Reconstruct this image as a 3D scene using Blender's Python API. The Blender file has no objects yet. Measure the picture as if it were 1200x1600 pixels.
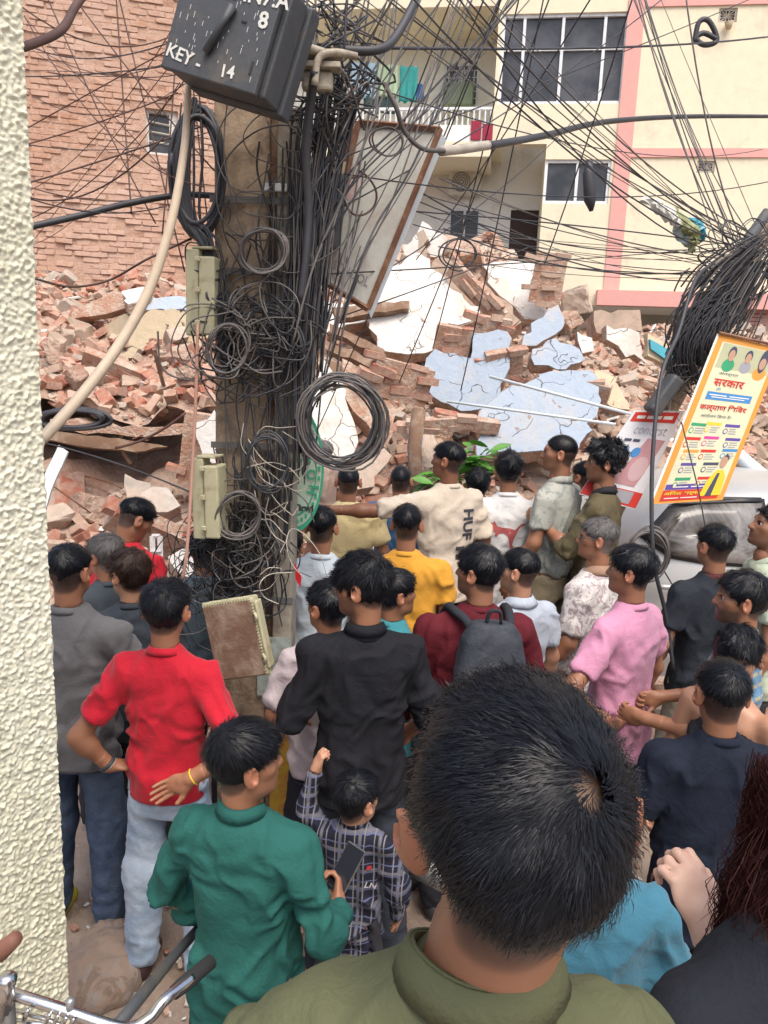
import bpy, math, random
import numpy as np
from mathutils import Vector, Matrix, Euler
from mathutils.bvhtree import BVHTree
random.seed(11); rng = np.random.default_rng(11)
scene = bpy.context.scene
COL = scene.collection
R = math.radians

# ------------------------------------------------------------------ camera
CAMH = 2.5
PITCH, ROLL = R(11.0), R(2.2)
FPX = 1200.0
cw = Vector((0, math.cos(PITCH), -math.sin(PITCH)))
up0 = Vector((0, math.sin(PITCH), math.cos(PITCH)))
cr = Vector((1, 0, 0)) * math.cos(ROLL) + up0 * math.sin(ROLL)
cu = up0 * math.cos(ROLL) - Vector((1, 0, 0)) * math.sin(ROLL)
CAM = Vector((0, 0, CAMH))
cam_d = bpy.data.cameras.new('camera'); cam = bpy.data.objects.new('camera', cam_d); COL.objects.link(cam)
m3 = Matrix((cr, cu, -cw)).transposed()
cam.matrix_world = Matrix.Translation(CAM) @ m3.to_4x4()
cam_d.sensor_fit = 'HORIZONTAL'; cam_d.sensor_width = 36; cam_d.lens = 36.0
cam_d.clip_start = 0.05; cam_d.clip_end = 400
scene.camera = cam

# ------------------------------------------------------------------ sky and sun (overcast)
w = bpy.data.worlds.new('World'); scene.world = w; w.use_nodes = True
nt = w.node_tree; bg = nt.nodes['Background']
sky = nt.nodes.new('ShaderNodeTexSky'); sky.sky_type = 'NISHITA'; sky.sun_disc = False
SUN_EL, SUN_AZ = R(62), R(160)
sky.sun_elevation = SUN_EL; sky.sun_rotation = SUN_AZ
sky.air_density = 1.0; sky.dust_density = 6.0; sky.ozone_density = 1.0
nt.links.new(sky.outputs[0], bg.inputs['Color']); bg.inputs['Strength'].default_value = 0.15
sd = bpy.data.lights.new('sun', 'SUN'); sd.energy = 1.15; sd.angle = R(40); sd.color = (1.0, 0.965, 0.91)
so = bpy.data.objects.new('sun', sd); COL.objects.link(so)
sdir = Vector((math.sin(SUN_AZ) * math.cos(SUN_EL), math.cos(SUN_AZ) * math.cos(SUN_EL), math.sin(SUN_EL)))
so.rotation_euler = sdir.to_track_quat('Z', 'Y').to_euler()
so.location = (0, 0, 20)
vs = scene.view_settings
vs.view_transform = 'Standard'; vs.look = 'None'; vs.gamma = 1; vs.exposure = 0.78
vs.use_curve_mapping = False

# ------------------------------------------------------------------ pixel geometry helpers
def ray(px, py):
    return cw + cr * ((px - 600) / FPX) - cu * ((py - 800) / FPX)
def P(px, py, D):
    d = ray(px, py); return CAM + d * (D / d.y)
def onplane(px, py, p0, n):
    d = ray(px, py); t = (Vector(p0) - CAM).dot(n) / d.dot(n); return CAM + d * t
def project(p):
    v = Vector(p) - CAM; z = v.dot(cw); return 600 + FPX * v.dot(cr) / z, 800 - FPX * v.dot(cu) / z

# ------------------------------------------------------------------ object helpers
def tag(o, label=None, cat=None, group=None, kind=None):
    if label: o['label'] = label
    if cat: o['category'] = cat
    if group: o['group'] = group
    if kind: o['kind'] = kind
    return o
def link(o, parent=None):
    COL.objects.link(o)
    if parent is not None: o.parent = parent
    return o
def empty(name, loc=(0, 0, 0), rotz=0.0):
    o = bpy.data.objects.new(name, None); o.location = loc; o.rotation_euler = (0, 0, rotz)
    o.empty_display_size = 0.2
    return link(o)
def np_mesh(name, verts, faces, mats=None, smooth=False, fmat=None):
    """verts Nx3 array, faces list or array of equal-length polygons"""
    me = bpy.data.meshes.new(name)
    verts = np.asarray(verts, dtype=np.float32)
    if isinstance(faces, np.ndarray) and faces.ndim == 2:
        nf, k = faces.shape
        me.vertices.add(len(verts)); me.vertices.foreach_set('co', verts.ravel())
        me.loops.add(nf * k); me.loops.foreach_set('vertex_index', faces.astype(np.int32).ravel())
        me.polygons.add(nf)
        me.polygons.foreach_set('loop_start', np.arange(0, nf * k, k, dtype=np.int32))
        me.update(calc_edges=True)
    else:
        me.from_pydata([tuple(map(float, v)) for v in verts], [], [tuple(f) for f in faces])
    if mats is not None:
        for m in (mats if isinstance(mats, (list, tuple)) else [mats]): me.materials.append(m)
    if fmat is not None: me.polygons.foreach_set('material_index', np.asarray(fmat, dtype=np.int32))
    me.polygons.foreach_set('use_smooth', np.full(len(me.polygons), bool(smooth)))
    me.update()
    return me
def mk(name, me, parent=None, loc=None):
    o = bpy.data.objects.new(name, me); link(o, parent)
    if loc is not None: o.location = loc
    return o
class MB:
    """collects shapes into one mesh"""
    def __init__(s): s.v = []; s.f = []; s.m = []
    def add(s, vs, fs, mi=0):
        b = len(s.v); s.v += [tuple(v) for v in vs]; s.f += [tuple(b + i for i in f) for f in fs]; s.m += [mi] * len(fs); return s
    def box(s, lo, hi, mi=0, M=None):
        x0, y0, z0 = lo; x1, y1, z1 = hi
        vs = [(x0,y0,z0),(x1,y0,z0),(x1,y1,z0),(x0,y1,z0),(x0,y0,z1),(x1,y0,z1),(x1,y1,z1),(x0,y1,z1)]
        if M is not None: vs = [M @ Vector(v) for v in vs]
        return s.add(vs, [(0,3,2,1),(4,5,6,7),(0,1,5,4),(1,2,6,5),(2,3,7,6),(3,0,4,7)], mi)
    def tube(s, pts, r, n=6, mi=0, cap=True):
        v, f = tube_arrays(pts, r, n, cap); return s.add(v, f, mi)
    def poly(s, pts, mi=0): return s.add(pts, [tuple(range(len(pts)))], mi)
    def prism(s, pts, off, mi=0, mside=None):
        n = len(pts); off = Vector(off); b = [Vector(p) for p in pts]; t = [p + off for p in b]
        s.add(b + t, [tuple(range(n))], mi)
        base = len(s.v) - 2 * n
        s.f.append(tuple(base + n + i for i in reversed(range(n)))); s.m.append(mi if mside is None else mside)
        for i in range(n):
            j = (i + 1) % n; s.f.append((base + j, base + i, base + n + i, base + n + j)); s.m.append(mi if mside is None else mside)
        return s
    def build(s, name, mats, parent=None, smooth=False, bevel=0):
        me = np_mesh(name, np.array(s.v) if s.v else np.zeros((0, 3)), s.f, mats, smooth, s.m)
        o = mk(name, me, parent)
        if bevel:
            md = o.modifiers.new('bevel', 'BEVEL'); md.width = bevel; md.segments = 2; md.limit_method = 'ANGLE'
        return o
def tube_arrays(pts, r, n=6, cap=True):
    pts = np.asarray([tuple(p) for p in pts], dtype=float); m = len(pts)
    rr = np.broadcast_to(np.asarray(r, dtype=float), (m,))
    t = np.gradient(pts, axis=0); t /= np.linalg.norm(t, axis=1)[:, None] + 1e-12
    ref = np.array((0.13, 0.21, 0.97))
    if abs(t[0] @ ref) > .9: ref = np.array((0.95, 0.2, 0.1))
    a = np.cross(t[0], ref); a /= np.linalg.norm(a)
    V = []
    for i in range(m):
        a = a - t[i] * (a @ t[i]); a /= np.linalg.norm(a) + 1e-12
        b = np.cross(t[i], a)
        for k in range(n):
            th = 2 * math.pi * k / n
            V.append(pts[i] + rr[i] * (a * math.cos(th) + b * math.sin(th)))
    F = []
    for i in range(m - 1):
        for k in range(n):
            k2 = (k + 1) % n
            F.append((i * n + k, i * n + k2, (i + 1) * n + k2, (i + 1) * n + k))
    if cap:
        F.append(tuple(reversed(range(n)))); F.append(tuple((m - 1) * n + k for k in range(n)))
    return V, F
def smooth_path(ctrl, per=6):
    """Catmull-Rom through control points"""
    c = [Vector(p) for p in ctrl]
    if len(c) < 3: return c
    c = [c[0] * 2 - c[1]] + c + [c[-1] * 2 - c[-2]]
    out = []
    for i in range(1, len(c) - 2):
        p0, p1, p2, p3 = c[i - 1:i + 3]
        for k in range(per):
            t = k / per
            out.append(0.5 * ((2 * p1) + (p2 - p0) * t + (2 * p0 - 5 * p1 + 4 * p2 - p3) * t * t + (3 * p1 - p0 - 3 * p2 + p3) * t ** 3))
    out.append(c[-2]); return out
def sag(a, b, s, n=12):
    a, b = Vector(a), Vector(b)
    return [a.lerp(b, i / n) + Vector((0, 0, -4 * s * (i / n) * (1 - i / n))) for i in range(n + 1)]
def ss(a, b, x):
    t = np.clip((x - a) / (b - a), 0, 1); return t * t * (3 - 2 * t)

# ------------------------------------------------------------------ materials
def new_mat(name):
    m = bpy.data.materials.new(name); m.use_nodes = True
    n = m.node_tree; return m, n, n.nodes['Principled BSDF']
def N(n, typ, **kw):
    x = n.nodes.new(typ)
    for k, v in kw.items():
        if k in x.inputs: x.inputs[k].default_value = v
        else: setattr(x, k, v)
    return x
def mixc(n, fac, a, b, blend='MIX'):
    x = n.nodes.new('ShaderNodeMix'); x.data_type = 'RGBA'; x.blend_type = blend
    for sock, val in ((x.inputs[0], fac), (x.inputs[6], a), (x.inputs[7], b)):
        if hasattr(val, 'is_linked') or hasattr(val, 'links'): n.links.new(val, sock)
        elif sock == x.inputs[0]: sock.default_value = val
        else: sock.default_value = (*val, 1) if len(val) == 3 else val
    return x.outputs[2]
def coord(n, kind='Object', scale=None):
    tc = n.nodes.new('ShaderNodeTexCoord'); o = tc.outputs[kind]
    if scale is not None:
        mp = n.nodes.new('ShaderNodeMapping'); mp.inputs['Scale'].default_value = scale if hasattr(scale, '__len__') else (scale,) * 3
        n.links.new(o, mp.inputs[0]); o = mp.outputs[0]
    return o
def noise(n, vec, scale, detail=4, rough=.6, dist=0.0):
    x = N(n, 'ShaderNodeTexNoise'); x.inputs['Scale'].default_value = scale; x.inputs['Detail'].default_value = detail
    x.inputs['Roughness'].default_value = rough; x.inputs['Distortion'].default_value = dist
    n.links.new(vec, x.inputs['Vector']); return x.outputs['Fac']
def ramp(n, fac, stops):
    x = n.nodes.new('ShaderNodeValToRGB'); e = x.color_ramp.elements
    while len(e) < len(stops): e.new(0.5)
    for i, (p, c) in enumerate(stops):
        e[i].position = p; e[i].color = (*c, 1) if hasattr(c, '__len__') else (c, c, c, 1)
    n.links.new(fac, x.inputs[0]); return x.outputs[0]
def bump(n, b, h, strength=.3, dist=.01):
    x = n.nodes.new('ShaderNodeBump'); x.inputs['Strength'].default_value = strength; x.inputs['Distance'].default_value = dist
    n.links.new(h, x.inputs['Height']); n.links.new(x.outputs[0], b.inputs['Normal'])
def simple(name, col, rough=.7, metal=0, var=.12, vscale=8, bscale=60, bstr=.15, bdist=.004, kind='Object', spec=None):
    m, n, b = new_mat(name); v = coord(n, kind)
    nf = noise(n, v, vscale, 5, .65)
    lo = tuple(max(0, c * (1 - var)) for c in col); hi = tuple(min(1, c * (1 + var)) for c in col)
    c = ramp(n, nf, [(.3, lo), (.7, hi)])
    n.links.new(c, b.inputs['Base Color']); b.inputs['Roughness'].default_value = rough; b.inputs['Metallic'].default_value = metal
    if spec is not None: b.inputs['Specular IOR Level'].default_value = spec
    if bstr: bump(n, b, noise(n, v, bscale, 4), bstr, bdist)
    return m
def dirty(name, col, dirt, amount=.5, rough=.8, scale=3, bscale=40, bstr=.3, bdist=.006, metal=0):
    m, n, b = new_mat(name); v = coord(n)
    f = noise(n, v, scale, 8, .7, .4); f2 = noise(n, v, scale * 7, 5, .7)
    mask = ramp(n, f, [(.62 - amount * .35, 0), (.72 - amount * .2, 1)])
    base = mixc(n, f2, tuple(c * .86 for c in col), tuple(min(1, c * 1.1) for c in col))
    c = mixc(n, mask, base, dirt); n.links.new(c, b.inputs['Base Color'])
    b.inputs['Roughness'].default_value = rough; b.inputs['Metallic'].default_value = metal
    bump(n, b, noise(n, v, bscale, 5), bstr, bdist); return m
def plaster(name, col, dirt):
    m, n, b = new_mat(name); v = coord(n)
    f = noise(n, v, 1.8, 8, .72, .5); f2 = noise(n, v, 11, 6, .7)
    c = mixc(n, f2, tuple(x * .80 for x in col), tuple(min(1, x * 1.08) for x in col)); c = mixc(n, ramp(n, f, [(.50, 0), (.62, .75)]), c, dirt)
    vw = n.nodes.new('ShaderNodeVectorMath'); vw.operation = 'ADD'; nz = n.nodes.new('ShaderNodeTexNoise'); nz.inputs['Scale'].default_value = 4; n.links.new(v, nz.inputs['Vector']); sc_ = n.nodes.new('ShaderNodeVectorMath'); sc_.operation = 'SCALE'; sc_.inputs[3].default_value = .35
    n.links.new(nz.outputs['Color'], sc_.inputs[0]); n.links.new(v, vw.inputs[0]); n.links.new(sc_.outputs[0], vw.inputs[1])
    vo = n.nodes.new('ShaderNodeTexVoronoi'); vo.feature = 'DISTANCE_TO_EDGE'; vo.inputs['Scale'].default_value = 2.3; n.links.new(vw.outputs[0], vo.inputs['Vector'])
    ck = ramp(n, vo.outputs['Distance'], [(.0, 1), (.010, 0)]); msk = ramp(n, noise(n, v, 2.6, 3), [(.48, 0), (.52, 1)]); mm = n.nodes.new('ShaderNodeMath'); mm.operation = 'MULTIPLY'; n.links.new(ck, mm.inputs[0]); n.links.new(msk, mm.inputs[1])
    c = mixc(n, mm.outputs[0], c, (.10, .07, .06)); chips = ramp(n, noise(n, v, 7.5, 5, .65), [(.66, 0), (.69, 1)]); c = mixc(n, chips, c, (.40, .27, .20))
    n.links.new(c, b.inputs['Base Color']); b.inputs['Roughness'].default_value = .88
    sb = n.nodes.new('ShaderNodeMath'); sb.operation = 'SUBTRACT'; n.links.new(f2, sb.inputs[0]); n.links.new(mm.outputs[0], sb.inputs[1]); s2 = n.nodes.new('ShaderNodeMath'); s2.operation = 'SUBTRACT'; n.links.new(sb.outputs[0], s2.inputs[0]); n.links.new(chips, s2.inputs[1]); bump(n, b, s2.outputs[0], .7, .02); return m
def flat(name, col, rough=.6, metal=0):
    m, n, b = new_mat(name); b.inputs['Base Color'].default_value = (*col, 1); b.inputs['Roughness'].default_value = rough; b.inputs['Metallic'].default_value = metal
    return m
def debris_mat(name, stops, dust=(.50, .40, .32), dustamt=.35):
    m, n, b = new_mat(name)
    geo = n.nodes.new('ShaderNodeNewGeometry'); oi = n.nodes.new('ShaderNodeObjectInfo')
    ad = n.nodes.new('ShaderNodeMath'); ad.operation = 'ADD'; n.links.new(geo.outputs['Random Per Island'], ad.inputs[0]); n.links.new(oi.outputs['Random'], ad.inputs[1])
    fr = n.nodes.new('ShaderNodeMath'); fr.operation = 'FRACT'; n.links.new(ad.outputs[0], fr.inputs[0])
    c = ramp(n, fr.outputs[0], stops)
    v = coord(n, 'Object')
    nf = noise(n, v, 14, 6, .7); c = mixc(n, ramp(n, nf, [(.35, 0), (.75, .6)]), c, tuple(x * .62 for x in stops[0][1]))
    d = ramp(n, noise(n, v, 6, 6, .7, .3), [(.5 - dustamt * .3, 0), (.62, 1)])
    dd = n.nodes.new('ShaderNodeMath'); dd.operation = 'MULTIPLY'; dd.inputs[1].default_value = min(1, dustamt * 2); n.links.new(d, dd.inputs[0])
    c = mixc(n, dd.outputs[0], c, dust)
    n.links.new(c, b.inputs['Base Color']); b.inputs['Roughness'].default_value = .92; b.inputs['Specular IOR Level'].default_value = .2
    bump(n, b, noise(n, v, 38, 6, .75), .55, .012); return m

M = {}
M['brick'] = debris_mat('broken_brick', [(0, (.31, .125, .08)), (.3, (.39, .19, .13)), (.65, (.45, .28, .21)), (1, (.50, .38, .30))], dust=(.50, .38, .30), dustamt=.55)
M['brick_red'] = debris_mat('red_brick', [(0, (.30, .095, .06)), (.5, (.40, .155, .10)), (1, (.46, .25, .18))], dustamt=.35)
M['mortar'] = debris_mat('mortar_lump', [(0, (.33, .25, .19)), (.5, (.44, .36, .285)), (1, (.55, .475, .395))], dust=(.5, .38, .30))
M['concrete'] = debris_mat('concrete_chunk', [(0, (.33, .30, .26)), (.6, (.45, .41, .36)), (1, (.56, .50, .44))], dust=(.48, .37, .29))
M['plaster_bits'] = debris_mat('plaster_flake', [(0, (.68, .65, .61)), (.7, (.78, .77, .74)), (1, (.58, .64, .70))], dust=(.6, .5, .42), dustamt=.2)
M['heap'] = dirty('rubble_dust', (.33, .19, .135), (.44, .33, .26), .7, .95, 2.0, 25, .9, .04)
M['white_plaster'] = plaster('white_plaster', (.66, .645, .61), (.55, .45, .37))
M['blue_plaster'] = plaster('pale_blue_plaster', (.34, .405, .485), (.42, .41, .39))
M['cream_plaster'] = plaster('cream_plaster', (.58, .48, .33), (.46, .36, .26))
M['brick_edge'] = dirty('broken_masonry_edge', (.44, .25, .17), (.52, .42, .34), .6, .95, 8, 30, 1, .03)
M['dark_wood'] = dirty('weathered_timber', (.20, .12, .075), (.32, .24, .18), .4, .85, 6, 30, .5)
M['cable'] = simple('black_cable', (.034, .035, .041), .55, var=.5, vscale=2, bstr=0)
M['cable_grey'] = simple('dusty_grey_cable', (.115, .105, .10), .7, var=.4, vscale=3, bstr=0)
M['cable_brown'] = simple('brown_cable', (.085, .042, .032), .6, var=.4, vscale=3, bstr=0)
M['cable_pale'] = simple('pale_wire', (.42, .38, .32), .65, var=.25, bstr=0)
M['steel'] = simple('dull_steel', (.42, .43, .44), .42, .85, var=.2)
M['rust'] = dirty('rusty_steel', (.16, .07, .04), (.28, .15, .09), .5, .85, 8, 60, .4)
M['grey_paint'] = simple('faded_pale_paint', (.60, .66, .68), .6, var=.08)
# ================================================================== SETTING
def heap(x, y):
    x = np.asarray(x, float); y = np.asarray(y, float)
    left = 1 - ss(-1.9, -1.2, x)            # 1 at far left
    right = ss(1.6, 2.6, x)
    base = .26 * ss(4.25, 4.7, y) * ss(-.9, 0.1, x) * (1 - ss(1.75, 2.3, x))
    y0 = 5.6 - .75 * left + 1.2 * right
    slope = .56 - .02 * left - .03 * right
    h = base + slope * np.maximum(0, y - y0)
    top = 4.25 - .35 * left - 1.1 * right + .45 * np.exp(-((x - .9) / .9) ** 2)
    h = np.minimum(h, top)
    # cave floor on the left
    cave = ss(-4.6, -4.2, x) * (1 - ss(-1.95, -1.78, x)) if False else (1 - ss(-1.95, -1.72, x))
    h = h * (1 - cave) + cave * np.where(y < 9.4, np.minimum(h, 1.38 + .9 * ss(-4.3, -4.9, x)), np.minimum(h, 2.75))
    # central hollow
    hol = np.exp(-((x - .12) / .26) ** 2) * ss(5.7, 6.1, y) * (1 - ss(7.3, 7.6, y))
    h = h * (1 - .85 * hol)
    amp = ss(4.4, 5.6, y)
    h = h + amp * (.09 * np.sin(x * 3.1 + y * 1.7) + .07 * np.sin(x * 6.3 - y * 4.1 + 1) + .04 * np.sin(x * 13 + 2) * np.sin(y * 11))
    return np.maximum(h, 0) + .012 * np.sin(x * 2.2) * np.sin(y * 1.9 + 1) + .012
def G(x, y): return float(heap(x, y))

def grid_surface(name, x0, x1, y0, y1, st, fn, mat):
    xs = np.arange(x0, x1 + st / 2, st); ys = np.arange(y0, y1 + st / 2, st)
    X, Y = np.meshgrid(xs, ys); Z = fn(X, Y)
    V = np.stack([X.ravel(), Y.ravel(), Z.ravel()], 1); nx, ny = len(xs), len(ys)
    i = np.arange(ny - 1)[:, None] * nx + np.arange(nx - 1)[None, :]; i = i.ravel()
    F = np.stack([i, i + 1, i + nx + 1, i + nx], 1)
    return np_mesh(name, V, F, mat, True)

# ground sheet
gm, gn, gb = new_mat('damp_dirt_road'); v = coord(gn)
f1 = noise(gn, v, 1.1, 6, .6); f2 = noise(gn, v, 35, 6, .7); f3 = noise(gn, v, 6, 6, .7)
c = ramp(gn, f1, [(.35, (.17, .125, .095)), (.55, (.26, .20, .155)), (.7, (.34, .28, .225))])
c = mixc(gn, ramp(gn, f3, [(.4, 0), (.7, .6)]), c, (.30, .215, .165)); c = mixc(gn, ramp(gn, f2, [(.5, 0), (.75, .7)]), c, (.40, .33, .27))
gn.links.new(c, gb.inputs['Base Color']); gb.inputs['Roughness'].default_value = .8; bump(gn, gb, f2, .6, .012)
g = mk('ground', grid_surface('ground', -40, 40, -12, 68, 4.0, lambda X, Y: X * 0 - .004, gm)); tag(g, kind='structure')
g = mk('street', grid_surface('street', -3.6, 4.2, .0, 4.6, .06, lambda X, Y: .012 + .012 * np.sin(X * 2.2) * np.sin(Y * 1.9 + 1) + .004 * np.sin(X * 9 + Y * 4), gm)); tag(g, kind='structure')
hp = mk('rubble_mound', grid_surface('rubble_mound', -6.0, 7.5, 4.3, 13.2, .09, heap, M['heap'])); tag(hp, kind='structure')
# upper tier (collapsed floor with heap on it) on the left, over a dark gap
def tier(x, y):
    t = 1.98 + .37 * np.maximum(0, y - 7.15)
    return np.minimum(t, 3.35) + .10 * np.sin(x * 4.1 + y * 2) + .06 * np.sin(x * 9 - y * 6) + .03 * np.sin(x * 17 + y * 13)
tr = mk('collapsed_floor_heap', grid_surface('collapsed_floor_heap', -6.0, -1.62, 7.15, 12.6, .09, tier, M['heap'])); tag(tr, kind='structure')

# ---- debris piece library
def rock_mesh(name, dims, jit, mats, brick=False, sub=0):
    dx, dy, dz = (d / 2 for d in dims)
    vs = [Vector((sx * dx, sy * dy, sz * dz)) for sx in (-1, 1) for sy in (-1, 1) for sz in (-1, 1)]
    import bmesh
    bm = bmesh.new()
    pts = []
    for p in vs:
        if random.random() < (.45 if brick else .9):      # broken corner: three points instead of one
            k = random.uniform(.15, .5) if brick else random.uniform(.2, .75)
            for ax in range(3):
                q = p.copy(); q[ax] *= (1 - k * random.uniform(.5, 1.3)); pts.append(q)
        else:
            k = .06
            for ax in range(3):
                q = p.copy(); q[ax] *= (1 - k); pts.append(q)
    for q in pts:
        q = q + Vector([random.uniform(-1, 1) * jit * d for d in (dx, dy, dz)]); bm.verts.new(q)
    r = bmesh.ops.convex_hull(bm, input=bm.verts)
    junk = list({e for e in r['geom_interior'] + r['geom_unused'] if isinstance(e, bmesh.types.BMVert)})
    bmesh.ops.delete(bm, geom=junk, context='VERTS')
    me = bpy.data.meshes.new(name); bm.to_mesh(me); bm.free()
    for m in mats: me.materials.append(m)
    return me
LIB = {'brick': [], 'brick_red': [], 'mortar': [], 'concrete': [], 'plaster_bits': [], 'flat': []}
for i in range(9):
    L = random.choice((.23, .23, .17, .12)); LIB['brick'].append(rock_mesh('fallen_brick', (L, .11, .07), .05, [M['brick']], True))
    LIB['brick_red'].append(rock_mesh('fallen_brick', (L, .11, .07), .05, [M['brick_red']], True))
for i in range(8):
    LIB['mortar'].append(rock_mesh('masonry_chunk', (random.uniform(.12, .3), random.uniform(.1, .22), random.uniform(.07, .15)), .14, [M['mortar']]))
    LIB['concrete'].append(rock_mesh('concrete_chunk', (random.uniform(.15, .38), random.uniform(.12, .3), random.uniform(.06, .14)), .12, [M['concrete']]))
    LIB['plaster_bits'].append(rock_mesh('plaster_flake', (random.uniform(.08, .24), random.uniform(.06, .18), .025), .1, [M['plaster_bits']]))
# multi-brick lumps that still hold together
def lump_mesh(nx, ny):
    b = MB()
    for i in range(nx):
        for j in range(ny):
            if random.random() < .12: continue
            o = random.uniform(-.012, .012)
            x = i * .235 + (.115 if j % 2 else 0); z = j * .082
            b.box((x, o, z), (x + .222, .11 + o, z + .07), 0)
    b.box((.02, .012, -.005), (nx * .235 + .05, .098, ny * .082 - .01), 1)
    return b
def tri_arrays(me):
    n = len(me.vertices); V = np.empty(n * 3, np.float32); me.vertices.foreach_get('co', V); V = V.reshape(-1, 3)
    me.calc_loop_triangles(); T = np.empty(len(me.loop_triangles) * 3, np.int32); me.loop_triangles.foreach_get('vertices', T)
    return V, T.reshape(-1, 3)
LIBA = {k: [tri_arrays(m) for m in v] for k, v in LIB.items()}
def zone(x, y):
    px, py = project((x, y, G(x, y) if not (x < -1.62 and y > 7.15) else float(tier(x, y))))
    return px, py
cands = []
def surf(x, y):
    return float(tier(x, y)) if (x < -1.66 and y > 7.2) else G(x, y)
KW = ['brick', 'brick_red', 'mortar', 'concrete', 'plaster_bits']
for i in range(9500):
    x = random.uniform(-5.6, 7.0); y = 4.5 + (12.8 - 4.5) * random.random() ** .9
    z = surf(x, y)
    if z < .12 and random.random() < .7: continue
    px, py = project((x, y, z))
    if px < -60 or px > 1300: continue
    if 40 < px < 296 and 6.75 < y < 9.4 and py > 650: continue
    leftish = px < 460
    kk = random.choices(KW, (.27, .50, .12, .05, .04) if leftish else (.34, .14, .30, .10, .12))[0]
    s = random.choice((.55, .8, 1, 1, 1.1)) if kk.startswith('brick') else random.choice((.3, .4, .5, .6, .8, 1.15))
    if leftish and 6.6 < y < 7.2: s *= .5
    cands.append((y, kk, s, x, z, px, py))
extra = []
for i in range(13000):   # finer grit between the pieces
    x = random.uniform(-5.4, 6.6); y = random.uniform(4.3, 12.6); z = surf(x, y)
    kk = random.choices(KW, (.35, .25, .25, .1, .06))[0]; extra.append((x, y, z, kk, random.uniform(.12, .46)))
for i in range(2600):   # street litter
    x = random.uniform(-2.6, 2.8); y = random.uniform(1.2, 4.8); z = .02
    if x < .9 and random.random() < .35: continue
    kk = random.choices(KW, (.3, .2, .35, .1, .2))[0]; extra.append((x, y, z, kk, random.uniform(.04, .22) ** 1.0))
# score by how large a piece shows; the largest 300 per kind become single objects
def visible_px(c):
    return c[2] / (c[0])
single = {k: 0 for k in KW}
order = sorted(range(len(cands)), key=lambda i: -visible_px(cands[i]))
NAMES = {'brick': 'fallen_brick', 'brick_red': 'fallen_brick', 'mortar': 'masonry_chunk', 'concrete': 'concrete_chunk', 'plaster_bits': 'plaster_flake'}
CATS = {'brick': 'brick', 'brick_red': 'brick', 'mortar': 'masonry chunk', 'concrete': 'concrete chunk', 'plaster_bits': 'plaster flake'}
LIMIT = {'brick': 150, 'brick_red': 150, 'mortar': 130, 'concrete': 90, 'plaster_bits': 60}
DESC = {'brick': 'dusty pinkish broken brick', 'brick_red': 'dark red broken brick', 'mortar': 'rough beige chunk of mortared masonry',
        'concrete': 'angular grey chunk of concrete', 'plaster_bits': 'thin white flake of broken plaster'}
stuffV = {k: [] for k in KW}; stuffF = {k: [] for k in KW}; stuffN = {k: 0 for k in KW}
def rot_rand(flat_=False):
    if flat_: return Euler((random.gauss(0, .35), random.gauss(0, .35), random.uniform(0, 6.28)))
    return Euler((random.gauss(-.2, .55), random.gauss(0, .55), random.uniform(0, 6.28)))
def put_stuff(k, x, y, z, s, e):
    V, T = random.choice(LIBA[k]); Rm = np.array(e.to_matrix())
    stuffV[k].append((V * s) @ Rm.T + np.array((x, y, z))); stuffF[k].append(T + stuffN[k]); stuffN[k] += len(V)
for i in order:
    y, k, s, x, z, px, py = cands[i]
    e = rot_rand(); zz = z + random.uniform(-.02, .07) * s
    inframe = 40 < px < 1210 and 380 < py < 1000
    if inframe and single[k] < LIMIT[k]:
        single[k] += 1
        o = bpy.data.objects.new(NAMES[k], random.choice(LIB[k])); link(o); o.location = (x, y, zz); o.rotation_euler = e; o.scale = (s, s, s)
        if px < 460: where = 'low in the heap left of the pole' if py > 690 else 'piled above the dark gap left of the pole'
        elif px < 960: where = 'in the slope below the pale blue wall slabs'
        else: where = 'in the heap behind the silver car and banners'
        lab = DESC[k] + ' ' + where
        tag(o, lab, CATS[k], lab)
    else: put_stuff(k, x, y, zz, s, e)
for x, y, z, k, s in extra: put_stuff(k, x, y, z + .01, s, rot_rand())
for k in KW:
    me = np_mesh('rubble_pieces', np.concatenate(stuffV[k]), np.concatenate(stuffF[k]), M[k])
    o = mk({'brick': 'loose_brick_rubble', 'brick_red': 'loose_red_brick_rubble', 'mortar': 'loose_masonry_rubble', 'concrete': 'loose_concrete_rubble', 'plaster_bits': 'loose_plaster_rubble'}[k], me)
    tag(o, {'brick': 'mass of small dusty broken brick filling the collapse heap', 'brick_red': 'mass of small dark red brick pieces filling the heap',
            'mortar': 'mass of beige mortar lumps and grit in the heap', 'concrete': 'mass of small grey concrete lumps in the heap',
            'plaster_bits': 'scatter of white plaster flakes over heap and street'}[k], 'rubble', kind='stuff')

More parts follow.
